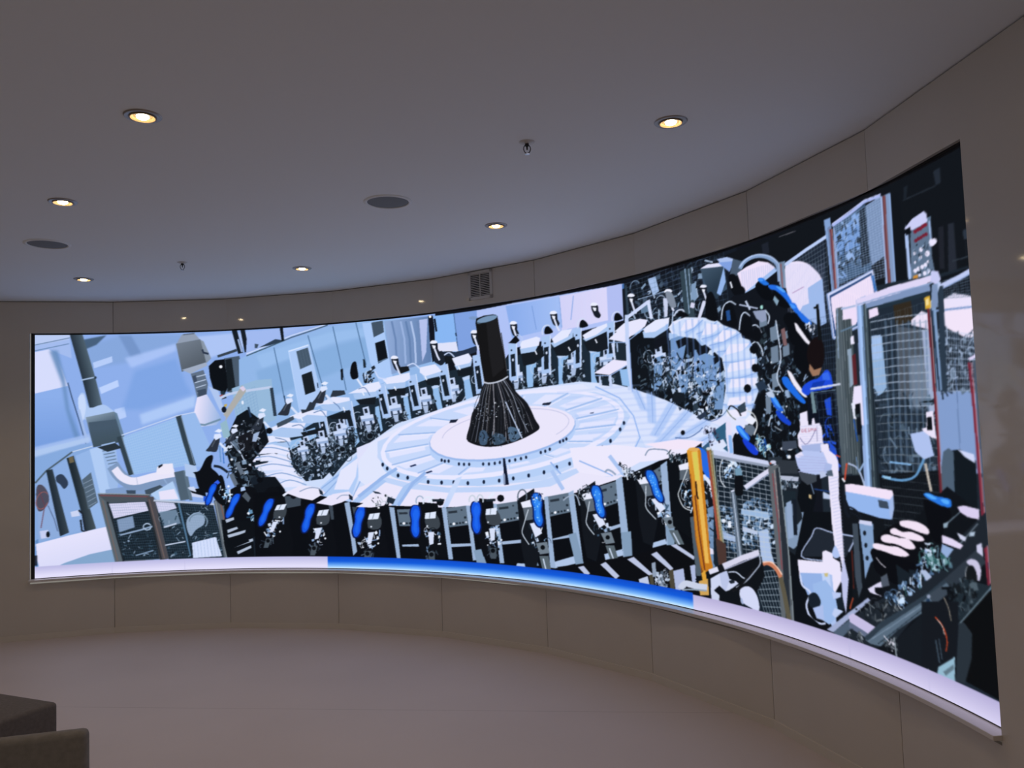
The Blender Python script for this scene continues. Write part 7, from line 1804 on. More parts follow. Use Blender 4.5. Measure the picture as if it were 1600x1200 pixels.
A a8b4e4 0.3 6962 1891 6 -1 -11 -283 -6 1
A a8b4e4 0.3 6975 1888 6 -1 -11 -282 -6 1
A a8b4e4 0.3 6988 1885 6 -1 -11 -281 -6 1
A a8b4e4 0.3 7001 1883 6 -1 -11 -281 -6 1
A a8b4e4 0.3 7014 1880 6 -1 -11 -280 -6 1
A a8b4e4 0.3 7027 1877 6 -1 -11 -278 -6 0
A a8b4e4 0.3 7040 1874 6 -1 -11 -277 -6 1
A a8b4e4 0.3 7053 1872 5 -1 -11 -277 -5 1
A a8b4e4 0.3 7066 1869 5 -1 -11 -276 -5 1
A a8b4e4 0.3 7078 1866 6 -1 -11 -275 -6 1
A a8b4e4 0.3 7091 1864 6 -2 -11 -274 -6 1
A a8b4e4 0.3 7104 1861 6 -1 -11 -274 -6 1
A a8b4e4 0.3 7117 1858 5 -1 -11 -272 -5 0
A a8b4e4 0.3 7129 1855 6 -1 -11 -271 -6 1
A a8b4e4 0.3 7142 1853 6 -1 -12 -271 -5 1
P b4c8f4 6860 1899 173 41 156 29 -12 16 -157 -29 -173 -41
G 5c7088 7c94b4 6800 1865 6859 1853 6805 1931 51 -4 -2 -140 -45 9
P 8a5860 6820 1921 4 -128 10 -2 -4 128
P a0b4d8 6806 1927 1 -114 7 -1 0 114
P 3a5474 7234 2016 233 37 8 -149 8 -147 -285 -32 18 146
P 6490d4 7239 1966 171 54 23 -137 -185 -17
K 16202c,2c4a74,8cb0e8,101820,7ca4e4 70 46 51 7241 1990 192 38 0 -232 -196 -48
P 7088b0 7466 2042 107 14 1 -132 0 -130 -90 -23 -14 132
P 16202c 7420 2031 46 11 11 -255 -63 -10
N 9cb8e4 18 30 4 0.45 7234 2016 7573 2050 7607 1704 7225 1713
P a4b4f0 7230 2009 141 25 92 21 113 -5 -5 12 -116 5 -93 -20 -142 -25
P c0c8f4 7227 2022 234 45 114 -5 -2 4 -115 6 -234 -45
P 7c9cd0 7167 2058 47 0 15 -172 15 -170 -49 -22 -15 249
P 6c80a8 7191 2015 29 5 27 -274 -43 -53 -6 160
P 703c48 7205 2005 4 -161 7 -129 18 -3 -7 129 -4 160
P b88078 7221 2001 3 -145 3 -143 5 -1 -3 144 -3 144
P 90a8d8 7232 2004 3 -141 4 -140 11 -2 -3 140 -4 141
P 7c96c0 7573 2050 61 1 1 -132 1 -131 1 -131 -69 -6 2 132 1 134
P 683840 7584 2052 -3 -205 3 -183 21 -3 -3 182 3 204
P a87068 7596 2049 0 -130 0 -129 0 -128 5 -1 0 128 0 129 0 129
P a4bcec 7573 2053 0 -132 0 -130 0 -130 9 -1 0 129 0 131 0 131
P 8cace4 7629 2047 0 -125 0 -126 1 -124 8 -1 0 124 -1 125 0 125
P 0f141b 7641 2043 51 -7 15 -129 14 -129 15 -126 -92 -9 -1 132 -1 134
# button panel
P 6c84a8 7719 1894 20 -45 -11 -196 4 -40 -12 42 -1 119
P a8c0f0 7713 1855 3 -94 2 -106 20 -3 -2 106 -3 93
P 5a708c 7751 1881 130 1 -9 -155 15 -79 -152 -1 8 117
P c4c8f4 7713 1877 53 26 74 11 18 -16 1 -31 -69 -7 -50 -3
P 0c1016 7712 1869 38 6 6 -27 -34 -3
P 7c1c30 7792 1844 -4 -5 -9 0 -8 4 -3 7 4 5 9 0 8 -5
P 7c1c30 7809 1847 -4 -5 -9 0 -8 5 -3 6 4 5 9 0 8 -4
P 7c1c30 7825 1848 -4 -5 -9 0 -8 5 -3 6 4 5 9 0 8 -4
P 7c1c30 7841 1852 -4 -5 -8 0 -8 4 -3 7 4 5 9 0 8 -5
P 7c1c30 7858 1855 -4 -5 -9 0 -8 5 -3 6 4 5 9 0 8 -4
P 741c30 7792 1807 -4 -4 -8 -1 -8 4 -3 7 4 4 8 1 8 -5
P 741c30 7808 1811 -4 -5 -8 0 -7 4 -3 6 4 5 8 0 8 -4
P 741c30 7824 1812 -3 -4 -8 -1 -8 4 -3 7 4 4 8 0 8 -4
P 741c30 7841 1816 -4 -5 -8 0 -7 4 -3 6 4 5 8 0 7 -4
P 741c30 7857 1817 -4 -5 -8 0 -7 4 -3 6 4 5 8 0 7 -4
P 94aedc 7865 1868 3 -90 11 -2 -2 90
P e4e0fa 7897 1774 -7 -9 -14 -2 -13 8 -5 12 7 10 14 1 13 -8
P e4e0fa 7909 1776 -6 -7 -11 -1 -10 6 -4 10 6 7 11 1 10 -6
P e4e0fa 7862 1739 -6 -7 -11 -2 -11 7 -4 9 6 8 11 1 11 -6
P e4e0fa 7820 1764 -4 -6 -8 -1 -9 5 -2 8 4 6 8 0 9 -4
P e4e0fa 7777 1759 -3 -5 -7 -1 -7 4 -2 6 3 5 7 0 7 -3
P e4e0fa 7776 1688 -4 -6 -9 -1 -8 5 -3 7 4 6 9 1 8 -4
P e4e0fa 7797 1692 -4 -6 -9 -1 -8 4 -3 8 4 6 9 1 8 -5
P e4e0fa 7821 1695 -4 -6 -9 -1 -8 4 -3 7 5 6 8 1 8 -4
P e4e0fa 7841 1698 -4 -6 -8 -1 -8 5 -3 7 4 6 9 1 8 -5
P e4e0fa 7812 1735 -4 -5 -7 -1 -7 4 -3 7 4 5 7 1 7 -4
P e4e0fa 7855 1708 -3 -5 -6 0 -6 3 -2 5 3 5 6 0 6 -3
P e4e0fa 7776 1722 -3 -4 -6 0 -5 3 -2 5 2 4 6 0 6 -3
P e4e0fa 7834 1666 -4 -6 -9 -1 -8 5 -2 7 4 6 8 1 8 -4
P e4e0fa 7858 1669 -4 -6 -8 -1 -8 4 -3 8 4 6 9 1 7 -5
P e4e0fa 7798 1666 -3 -4 -6 -1 -5 3 -2 5 3 4 6 1 5 -3
K 16202c,2c3a4c,8ea8cc 26 20 52 7758 1794 105 1 1 -143 -120 -2
P d08a30 7750 1673 29 -1 -3 -23 -28 3
# right side background
P 1c2632 7195 1694 228 -11 215 -12 242 -22 269 -7 0 -105 1 -104 0 -103 0 -103 1 -103 0 -102 0 -102 1 -101 0 -101 0 -100 1 -100 0 -100 0 -99 -30 -124 -30 -127 -30 -128 -149 7 -157 11 -164 16 -173 20 -182 26 -190 33 -2 150 -2 151 -2 153 -2 153 -2 154 -2 154 32 149 32 147 32 145 32 144
P 141c28 7000 1537 184 37 18 -144 18 -142 17 -140 -13 -148 -14 -149 -138 -5 -52 153 -53 159 16 190
N 4c6484 12 22 3 0.4 7015 1599 7233 1597 7221 970 7036 968
# white notice boards
P 7a96cc 7154 1705 337 50 41 -212 -9 -4 -333 -60 -13 11
P c8d0f4 7163 1703 328 47 32 -203 -333 -62
P 2c4a80 7176 1692 305 48 34 -191 -319 -56
P ecdcf4 7185 1681 291 49 31 -169 -300 -45 -19 103
P 2c6ab8 7475 1725 18 2 15 -74 -17 6
A b4b8ec 0.3 7190 1686 5 -1 12 -166 -4 1
A b4b8ec 0.3 7206 1689 6 -1 11 -167 -4 1
A b4b8ec 0.3 7223 1691 5 -1 11 -167 -4 1
A b4b8ec 0.3 7239 1693 6 -1 10 -166 -5 0
A b4b8ec 0.3 7256 1695 5 -1 10 -166 -5 0
A b4b8ec 0.3 7272 1697 6 -1 8 -166 -4 0
A b4b8ec 0.3 7289 1700 5 -1 8 -167 -4 0
A b4b8ec 0.3 7305 1702 5 -1 8 -167 -5 0
A b4b8ec 0.3 7321 1704 5 -1 7 -168 -4 1
A b4b8ec 0.3 7337 1706 5 -1 7 -168 -5 1
A b4b8ec 0.3 7353 1708 5 -1 6 -168 -4 1
A b4b8ec 0.3 7369 1710 5 -1 6 -168 -5 1
A b4b8ec 0.3 7385 1712 5 -1 5 -168 -4 1
A b4b8ec 0.3 7401 1714 5 -1 4 -168 -4 0
A b4b8ec 0.3 7417 1715 5 -1 4 -167 -5 0
A b4b8ec 0.3 7433 1717 5 -1 3 -168 -5 1
A b4b8ec 0.3 7448 1719 5 -1 3 -168 -5 1
A b4b8ec 0.3 7464 1721 5 -1 2 -168 -4 0
A b4b8ec 0.3 7480 1723 5 -1 1 -168 -4 0
A b4b8ec 0.3 7495 1724 5 -1 1 -168 -4 1
# mesh door interior
P 1e2a38 7423 1597 218 19 205 15 -5 -131 -6 -131 -6 -131 -6 -131 -5 -130 15 -149 -129 -128 -134 -137 -138 -146 -6 164 -5 167 0 140 1 140 0 141 0 142 1 143
P 8cb0dc 7436 1452 87 3 11 -235 -71 -24 -29 58
P 9cbcec 7446 1465 69 -3 -1 -103 -69 1
P 30281e 7608 1581 116 34 4 -120 -109 -11
P e8dcf4 7720 1497 67 26 39 -16 1 -64 -109 33
P 48505c 7619 1484 208 -43 -2 -132 -2 -131 -218 -3 7 154
S 7c8ca4 0.7 18 7688 1342 144 -1 -22 -213 -127 4
P 9cacd0 7780 1449 47 -6 1 -114 1 -114 2 -113 -39 1 -4 115 -4 115
K 101820,2a3a4c,44586c,1c2834,5a7088 90 50 53 7403 1199 428 -22 -13 -350 -383 -23
A 5c7898 0.5 7547 1522 12 -2 -7 -143 -7 -142 -7 -142 -7 -142 -7 -141 -13 -1 7 142 7 143 7 142 8 143
A 5c7898 0.5 7585 1516 12 -2 -7 -140 -7 -141 -7 -141 -8 -140 -7 -140 -12 -1 7 141 7 141 7 141 7 141
A 5c7898 0.5 7622 1511 12 -2 -7 -139 -7 -139 -7 -139 -7 -139 -7 -139 -13 -1 7 140 7 139 8 139 7 140
A 5c7898 0.5 7659 1505 12 -1 -7 -138 -7 -138 -7 -137 -7 -138 -8 -137 -12 -1 7 138 7 138 8 138 7 138
A 5c7898 0.5 7696 1500 12 -2 -7 -136 -8 -136 -7 -136 -7 -136 -7 -136 -12 0 7 136 7 136 7 137 7 136
A 5c7898 0.5 7732 1495 12 -2 -7 -135 -7 -134 -8 -135 -7 -134 -7 -135 -12 0 7 135 7 135 8 135 7 135
A 5c7898 0.5 7768 1490 12 -2 -8 -133 -7 -133 -7 -133 -7 -133 -7 -133 -12 -1 7 133 7 134 7 133 8 134
A 5c7898 0.5 7803 1485 12 -2 -7 -132 -7 -132 -8 -131 -7 -132 -7 -131 -12 -1 7 132 8 132 7 132 7 132
A a4b4cc 0.85 7435 1524 188 -5 211 -13 -1 4 -210 14 -189 5
A a4b4cc 0.85 7436 1489 184 -3 213 -13 0 4 -214 13 -184 4
A a4b4cc 0.85 7438 1454 179 -2 216 -13 0 4 -217 13 -179 3
A a4b4cc 0.85 7439 1419 174 -1 220 -12 0 4 -220 13 -175 1
A a4b4cc 0.85 7440 1385 170 0 222 -13 0 4 -223 13 -169 0
A a4b4cc 0.85 7442 1350 164 1 226 -12 0 4 -226 12 -165 -1
A a4b4cc 0.85 7443 1315 160 2 229 -11 0 4 -229 11 -160 -1
A a4b4cc 0.85 7445 1281 155 2 231 -11 0 4 -231 12 -156 -3
A a4b4cc 0.85 7446 1246 150 3 235 -10 0 4 -235 11 -150 -3
A a4b4cc 0.85 7448 1212 145 4 238 -10 0 4 -238 10 -146 -4
A a4b4cc 0.85 7449 1177 141 5 240 -9 1 4 -241 9 -141 -4
A a4b4cc 0.85 7451 1143 135 5 244 -8 0 4 -244 8 -136 -5
A 6c7884 0.85 7452 1109 131 5 247 -7 0 3 -247 8 -131 -5
A 6c7884 0.85 7453 1075 126 5 250 -6 1 3 -250 7 -127 -6
A 6c7884 0.85 7455 1041 121 6 253 -6 0 3 -253 6 -121 -6
A 6c7884 0.85 7456 1007 117 6 256 -5 0 3 -256 5 -117 -6
A 6c7884 0.85 7458 973 111 5 259 -3 1 3 -259 4 -112 -6
A 6c7884 0.85 7459 939 107 5 262 -2 0 3 -262 3 -107 -6
A 6c7884 0.85 7461 905 102 5 265 -1 0 3 -265 2 -102 -6
A 6c7884 0.85 7462 871 97 5 268 0 1 3 -268 1 -98 -5
N 6c84a0 26 2 2 0.3 7435 1538 7838 1556 7823 877 7456 847
P 10151c 7117 832 256 21 241 19 226 18 78 -147 76 -139 13 -106 12 -105 12 -104 -184 -58 -196 -61 -190 -29 -200 -29 -210 -29 13 151 13 150 14 150 13 149
A 3a424c 0.8 7463 838 355 -7 1 2 -355 8
A 3a424c 0.8 7462 805 361 -4 0 3 -360 4
A 3a424c 0.8 7462 771 187 0 178 1 1 2 -178 0 -187 0
A 3a424c 0.8 7461 738 190 2 181 2 1 3 -181 -2 -190 -2
A 3a424c 0.8 7461 705 193 4 182 4 1 3 -183 -4 -193 -4
A 3a424c 0.8 7460 672 196 6 185 6 1 3 -186 -6 -195 -6
A 3a424c 0.8 7459 639 199 8 188 8 0 3 -187 -8 -199 -8
A 3a424c 0.8 7459 606 201 10 190 10 1 3 -190 -10 -202 -10
A 3a424c 0.8 7458 573 204 12 193 13 0 2 -192 -12 -204 -12
A 3a424c 0.8 7457 540 207 14 195 15 1 3 -195 -15 -207 -14
A 3a424c 0.8 7457 507 209 16 198 18 0 2 -197 -17 -209 -16
A 3a424c 0.8 7456 474 212 19 200 19 1 3 -200 -19 -212 -19
A 3a424c 0.8 7456 441 214 21 203 22 0 3 -202 -22 -215 -21
A 3a424c 0.8 7455 408 217 24 205 24 1 3 -205 -24 -217 -24
N 2c343c 22 2 2 0.5 7464 848 7823 877 7911 497 7474 423
P 7cb0e4 7520 909 139 -6 3 7 -140 7
P 5c94c8 7461 845 13 -2 18 -3 20 -3 21 -2 21 -1 22 0 22 0 20 2 19 4 17 4 16 6 15 7 12 9 10 10 8 10 8 10 8 10 8 11 7 10 4 6 -14 4 -5 -7 -6 -9 -8 -11 -8 -10 -8 -10 -8 -10 -8 -9 -10 -7 -12 -6 -14 -5 -15 -3 -17 -3 -18 -2 -21 -1 -21 1 -20 0 -19 2 -20 3 -18 4 -12 2
P 8cc0e8 7471 842 50 -3 4 11 -50 4
P a8bcec 7665 1033 113 14 23 -85 6 -15 -64 -17 -53 30
P e4dcf4 7774 1119 43 4 6 -96 6 -15 -30 5 -45 23 -15 13 32 5
P 0c1016 7776 1098 31 2 -1 -53 -32 0
P b8b0a8 7741 913 11 -53 13 -57 16 3 -14 57 -10 53
# right bay
P 7c98cc 7840 1197 231 -8 3 -104 3 -104 19 -91 -258 -12 1 159
P 5c76a4 7965 1316 -2 -113 -2 -112 -2 -112 5 0 2 112 2 112 2 112
P e4dcf6 7908 1544 78 16 150 -42 -10 -149 -67 13 -124 54 -43 36
P ecdef4 7924 1517 208 -29 -5 -114 -86 10 -114 53
K 2c3a4c,5c7088,8ca0c0,1c2836 110 44 54 7888 1435 232 -60 -35 -191 -229 12
N b4c8e8 18 9 4 0.5 7881 1436 8121 1381 8092 1188 7848 1197
P 0f141c 7901 1633 240 4 -8 -112 -147 40 -78 -16
N 5c7088 16 8 3 0.6 7923 1616 8140 1625 8133 1525 7924 1551
P 7c98cc 7866 1507 132 -11 134 -11 0 7 -134 12 -133 11
P b8c4f0 7895 1588 139 18 116 19 -11 17 -115 -19 -139 -17
P 8ca4d8 7890 1582 139 19 116 19 -3 5 -116 -20 -139 -18
P 28384a 7898 1601 31 -1 -7 -136 -6 -135 -7 -136 -38 2 9 135 9 136
P 7c9cc8 7848 1529 27 0 2 -165 2 -164 -31 -3 0 165
P 101820 7846 878 39 88 76 8 86 -40 -9 -186 -182 -66
P 4a5e74 7840 890 22 73 32 15 29 -14 -12 -179 -68 -6
P c8d0f4 7946 974 93 -17 4 -33 -56 22
P 8cb0d8 8091 1304 71 38 1 -104 1 -103 1 -104 0 -102 1 -102 1 -102 1 -101 1 -101 0 -100 1 -99 -56 96 -3 108 -3 109 -3 109 -3 110 -3 111 -2 111 -3 113
K 5c88b4,a8ccf0,1c3450,7ca4cc 80 40 55 8100 1257 61 40 -38 -853 -46 -54
P 4a5668 8069 1299 46 2 3 -113 2 -112 2 -112 3 -111 2 -111 2 -110 3 -109 -53 -43 -1 115 -2 116 -1 116 -2 117 -1 118 -2 118
P 7c8ca4 8101 1298 0 -116 1 -116 1 -115 0 -115 1 -114 0 -113 1 -113 7 2 -1 112 0 113 -1 114 0 114 -1 115 0 116 -1 116
P 7c2438 8039 1294 10 -174 3 -124 2 -124 2 -123 3 -136 3 -136 14 3 -3 135 -3 137 -2 122 -2 122 -2 124 -11 174
P b87078 8058 1293 3 -118 3 -117 2 -116 3 -116 3 -115 3 -113 2 -114 5 2 -2 113 -3 113 -3 115 -3 115 -2 116 -3 117 -3 117
P d4ccf0 8051 1298 40 11 51 37 -14 8 -49 -36 -36 -9
P 6c2430 7821 1533 3 -204 2 -127 3 -125 -3 -138 -2 -137 13 2 3 136 3 137 -3 125 -3 126 -2 203
P b08890 7837 1530 1 -114 1 -114 1 -113 1 -112 -1 -137 0 -136 4 0 1 136 1 137 -1 112 -1 113 -1 114 -1 114
P 22344a 7844 1516 7 -161 7 -159 11 0 -6 159 -7 160
# main door frame
P 8ca8dc 7365 1641 63 7 -1 -109 3 -143 4 -142 -4 -141 -5 -141 -5 -140 -5 -140 -78 -7 5 143 4 143 5 144 5 144 4 191
G 40505e 24303a 7373 1258 7469 1251 7398 1612 54 3 -2 -140 -2 -139 -2 -140 -1 -159 0 -158 -1 -157 -61 -5 1 160 1 161 0 162 5 137 4 138
P 6c8088 7422 1608 -3 -149 -2 -149 -3 -149 -2 -148 -3 -147 -2 -147 5 0 2 147 3 147 2 148 3 148 2 149 3 150
P 16202a 7437 1606 -1 -149 -1 -149 -1 -148 -1 -147 -1 -147 -1 -145 8 1 2 145 1 146 1 147 1 148 1 148 1 149
P 9cc0f4 7376 1616 -1 -180 -2 -179 -3 -136 -3 -136 -3 -135 -2 -135 17 2 3 134 3 135 3 135 3 136 1 178 2 178
P 6888b4 7398 1612 -2 -150 -3 -150 -2 -150 -3 -149 -2 -148 -3 -148 9 1 3 147 2 148 2 149 3 149 2 150 3 150
P 7890bc 7425 1617 216 4 205 2 4 -31 -203 -3 -216 -5
P d8d0f2 7365 1641 229 16 267 -4 24 -25 -294 -9 -220 -8
P 20303e 7431 1590 208 3 196 2 -2 -18 -192 -2 -202 -3
P 8ca4d0 7373 1614 261 9 228 -3 -1 5 -228 3 -262 -8
P c0c4f0 7862 1671 42 -11 12 -33 -25 -20 -37 22
P b8c8f0 7899 1622 -28 -44 -44 -48 17 -8 44 48 29 45
P 7890b8 7860 1615 36 -1 -6 -92 -43 2
P d8a830 7809 1574 35 1 3 -49 -35 1
P f0d890 7816 1565 20 1 1 -25 -20 -2
P e8d8f4 7444 1582 61 2 6 -35 -67 -7
P e8d8f4 7280 1608 82 -1 -8 -81 -74 -13
# door post with handles
G 56646e 3a4650 7185 1270 7293 1263 7217 1624 46 -1 -3 -179 -3 -179 6 -138 5 -137 5 -136 -81 -10 -3 142 -2 142 -2 142 16 177
P 38444c 7257 1563 64 -3 5 -139 5 -139 5 -138 -5 -147 -5 -147 -62 -3 -6 179 -6 180 3 179
P 6c7880 7224 1568 -1 -144 -2 -144 -1 -144 -1 -142 -1 -143 3 1 1 142 2 142 1 144 1 144 1 144
P 6c7880 7242 1566 -1 -144 -2 -143 -1 -143 -1 -142 -1 -142 3 0 2 142 1 142 1 142 1 144 2 143
P 6c7880 7260 1563 -1 -143 -1 -143 -2 -142 -1 -141 -1 -141 3 0 2 141 1 141 1 142 2 143 1 143
P 6c7880 7278 1560 -1 -142 -1 -142 -2 -141 -1 -141 -1 -141 3 1 2 140 1 141 1 141 2 142 1 142
P 6c7880 7296 1558 -1 -142 -1 -141 -2 -141 -1 -140 -2 -140 4 0 1 140 2 140 1 141 2 141 1 141
P 6c7880 7314 1555 -1 -141 -2 -141 -1 -140 -1 -139 -2 -139 4 0 1 139 2 139 1 140 1 141 2 141
P 8ca8d0 7223 1623 -12 -234 6 -1 12 234
P a0b4dc 7254 1611 105 -2 -2 9 -105 2
P 5c7894 7241 1508 115 15 -4 7 -115 -14
P e4e0f8 7309 1479 23 3 1 -38 -27 0
P 8aa0b8 7281 1423 28 3 2 -164 -28 -16
P 5a2028 7310 1391 28 9 0 -140 -27 -4
P e4dcf8 7310 1250 54 3 1 -81 0 -101 -18 4 0 92 -47 -22 -6 30
P 0c1016 7312 1168 36 5 -5 -46 -31 -5
P e0e4f8 7285 1175 23 5 -1 -64 16 -18 -26 7
P 0f141c 7315 1110 31 -1 1 -80 -31 0
P 1c4ca0 7292 1101 17 -102 9 1 -17 102
# right tail of the ring
P 0d1118 6702 1303 287 108 110 -258 -16 -184 -143 -128 -113 -69 -199 -10 -253 60 -40 179 177 105 83 136
K 1c2836,0c1118,5c7898,8ea8cc,2c3a46,26343e,0c1118 260 36 61 6592 1590 183 43 113 -147 90 -202 -72 -156 -245 42 -60 140
K 101820,1c2a38,34485c,8ca8cc,0c1016 150 34 62 6610 1172 299 -12 36 -256 -163 -85 -173 27
P 6c8098 6711 1601 62 6 -1 -74 -62 -6
P 6c8098 6708 1496 61 7 -2 -87 -61 -8
P 6c8098 6803 1489 51 7 1 -52 -51 -8
P 6c8098 6805 1562 45 7 2 -39 -46 -8
P 6c8098 6629 1661 62 5 1 -48 -62 -6
P 6c8098 6706 1354 52 9 -1 -73 -52 -11
P 6c8098 6646 1232 41 11 -2 -88 -41 -12
P 6c8098 6641 1680 47 7 2 -35 -47 -7
P c0cfe8 6323 1697 3 14 5 20 5 21 8 15 11 10 14 7 14 4 13 2 12 -4 14 -7 13 -9 9 -6 6 5 -9 6 -13 9 -16 9 -17 4 -16 -1 -17 -5 -15 -8 -12 -12 -9 -16 -6 -21 -4 -21 -3 -13
P c0cfe8 6468 1619 3 15 5 20 7 21 6 16 7 9 7 6 8 3 6 0 8 -3 11 -8 10 -9 8 -6 7 5 -7 5 -11 9 -12 9 -13 5 -12 0 -10 -4 -9 -7 -8 -11 -7 -16 -6 -21 -5 -21 -4 -15
P c0cfe8 6543 1567 2 11 2 16 4 16 6 10 10 6 12 3 13 0 11 -2 10 -8 10 -14 9 -14 7 -9 9 2 -7 10 -9 14 -11 14 -13 10 -16 4 -16 0 -16 -4 -12 -7 -7 -12 -4 -17 -3 -16 -1 -11
P c0cfe8 6675 1700 7 -7 10 -10 9 -11 5 -9 0 -10 -4 -11 -5 -10 -4 -7 10 -3 3 7 6 10 4 12 0 12 -6 12 -10 11 -10 11 -7 7
P c0cfe8 6755 1635 3 -14 3 -21 4 -25 3 -25 4 -28 5 -31 2 -31 0 -28 -8 -26 -13 -25 -13 -24 -5 -23 7 -23 13 -23 15 -19 10 -13 9 3 -10 13 -15 19 -13 21 -6 22 5 21 12 24 13 25 9 26 0 30 -2 31 -5 30 -4 28 -3 26 -4 25 -3 20 -3 15
P c0cfe8 6559 1528 7 3 11 4 11 3 8 -1 9 -6 10 -11 9 -12 7 -11 4 -11 2 -11 1 -9 0 -7 11 0 -1 6 -1 10 -2 12 -4 11 -7 12 -10 13 -11 12 -13 8 -14 2 -14 -4 -11 -4 -8 -3
P c0cfe8 6210 1721 3 22 4 32 6 33 6 23 8 10 8 3 8 1 7 1 -4 7 -6 -1 -11 0 -11 -6 -10 -12 -6 -24 -5 -33 -5 -32 -3 -22
P c0cfe8 6667 1304 4 -7 6 -10 8 -11 12 -9 17 -5 21 -3 20 -2 14 -2 1 7 -14 1 -19 2 -20 3 -15 4 -9 7 -7 10 -5 10 -4 8
P 0c0f16 6194 1724 -11 12 0 15 3 19 3 29 6 34 9 26 13 13 17 5 15 -3 11 -12 10 -20 8 -26 9 -39 8 -45 -4 -30 -27 -4 -40 11
P 0c0f16 6333 1685 -5 30 10 34 13 26 13 10 16 0 15 -3 11 -3 10 -7 9 -16 13 -37 13 -46 -3 -29 -32 0 -49 18
P 0c0f16 6472 1605 1 28 16 33 16 24 11 9 11 0 10 -3 11 -6 11 -10 7 -17 7 -33 3 -41 -7 -25 -30 2 -41 17
P 0c0f16 6568 1557 0 17 6 19 9 15 13 7 16 2 13 -4 9 -12 7 -16 1 -16 -7 -13 -13 -11 -14 -6 -14 1 -16 7
P 1e4c90 6359 1744 33 2 6 -59 -32 -3
P c4d0ec 6521 1774 32 -55 14 3 -32 54
P b8c4e4 6472 1759 150 -45 2 7 -149 45
P a0e0d8 6666 1718 -4 -8 -9 -2 -8 5 -3 9 4 7 9 2 9 -4
P 8c98b8 6580 1710 104 -9 5 -56 -41 -7 -40 26
P 0a0d14 6612 1845 10 10 16 8 18 2 17 -4 17 -8 16 -11 11 -14 8 -16 8 -16 9 -19 8 -19 -1 -13 -18 -1 -28 5 -25 8 -19 12 -16 16 -13 15 -11 16 -7 16
P 0a0d14 6747 1780 9 10 16 7 17 2 17 -3 17 -8 15 -11 11 -13 8 -15 7 -16 9 -19 8 -18 -1 -12 -18 -2 -27 5 -24 8 -19 11 -16 15 -13 15 -10 15 -6 16
P 0a0d14 6821 1640 10 10 15 7 17 3 16 -3 17 -7 15 -10 11 -13 8 -15 7 -15 9 -18 8 -18 -2 -11 -17 -3 -27 4 -24 7 -18 11 -16 14 -12 15 -10 14 -7 15
P 0a0d14 6904 1562 10 10 15 8 16 3 17 -3 16 -7 15 -10 10 -12 8 -14 7 -15 9 -17 8 -18 -2 -11 -17 -3 -26 4 -24 7 -18 10 -15 13 -13 14 -9 14 -7 15
P 1a70e8 6636 1876 6 3 13 0 12 -2 10 -5 10 -7 9 -8 12 -9 12 -10 5 -7 -5 -3 -13 0 -13 2 -13 5 -14 8 -12 8 -10 9 -8 9
P 3c94ff 6635 1872 6 3 11 0 10 -1 8 -4 8 -5 3 -5 -5 -2 -11 -1 -10 1 -9 4 -8 6
P 1a68e8 6715 1826 11 2 19 -3 20 -5 20 -6 20 -10 19 -11 17 -15 16 -17 13 -16 12 -17 10 -16 4 -11 -2 -6 -7 -2 -11 5 -13 12 -16 18 -17 17 -19 16 -20 15 -18 13 -15 6 -14 3 -11 5 -10 8 -8 9
P 4ca0ff 6775 1812 7 0 16 -6 16 -8 16 -10 15 -12 7 -8 -4 -2 -12 2 -14 5 -17 12 -20 17
P 1a68e8 6867 1706 9 3 21 -4 19 -7 10 -10 7 -14 9 -13 14 -13 16 -13 16 -13 17 -14 18 -14 10 -11 -1 -6 -8 -4 -11 0 -14 6 -16 9 -17 11 -14 13 -15 16 -16 17 -21 21 -22 24
P 3c90ff 6872 1702 7 0 14 -4 13 -5 9 -7 7 -7 2 -5 -7 -2 -12 0 -11 3 -10 8 -9 11
P 0a0d14 6902 1654 22 -8 22 -25 20 -22 23 -13 21 -10 12 -10 -3 -10 -13 -9 -16 -9 -15 -9 -18 -8 -18 -9 -17 -12 -18 -12 -16 -2 -19 15 -18 27 -7 29 12 36 23 39
P 0a0d14 6994 1474 -18 35 -29 30 -24 8 -19 -29 -16 -51 -6 -46 8 -29 17 -24 19 -16 20 -11 21 -4 16 11 11 34 5 49
P e8e4f4 6903 1602 19 -9 75 -88 36 -35 -6 -9 -50 34 -63 66
P 80a0b8 6761 1764 33 -33 -18 -24 -27 38
P 7c5c60 6796 1580 31 6 12 -94 -30 3
K e4e8f8,a8bcdc,0c1016 22 20 63 6985 1584 67 -3 5 -58 -58 1
P 1468e8 6785 1331 10 4 15 0 15 -4 12 -10 12 -14 13 -15 14 -15 15 -17 16 -16 16 -15 17 -14 12 -12 3 -8 -3 -6 -7 -2 -11 3 -14 6 -17 10 -17 11 -19 15 -19 15 -20 17 -21 17 -15 16 -7 14 -3 12
P e8e4f4 6828 1361 3 5 12 -5 14 -9 13 -15 14 -20 17 -21 22 -24 24 -25 16 -19 6 -8 -2 -2 -4 1 -6 0 -10 3 -13 8 -19 14 -23 20 -21 21 -19 27 -16 29
P 1c60e0 6687 1237 9 2 15 -4 15 -7 14 -12 12 -16 11 -14 10 -11 7 -10 1 -7 -9 -2 -16 0 -15 4 -13 9 -14 13 -10 13 -10 15 -7 16
P 1040d0 6721 1161 9 1 15 -4 15 -5 13 -8 13 -10 12 -10 14 -10 14 -9 9 -8 1 -8 -4 -6 -8 -3 -14 3 -17 7 -17 8 -14 8 -13 10 -11 10 -9 12 -7 13
P 3c94ff 6678 1257 4 4 13 -4 13 -8 13 -12 13 -16 11 -14 9 -14 7 -14 1 -7 -8 2 -15 8 -15 12 -18 21 -18 25
P b8c8e4 6648 1259 52 11 16 -42 -50 10
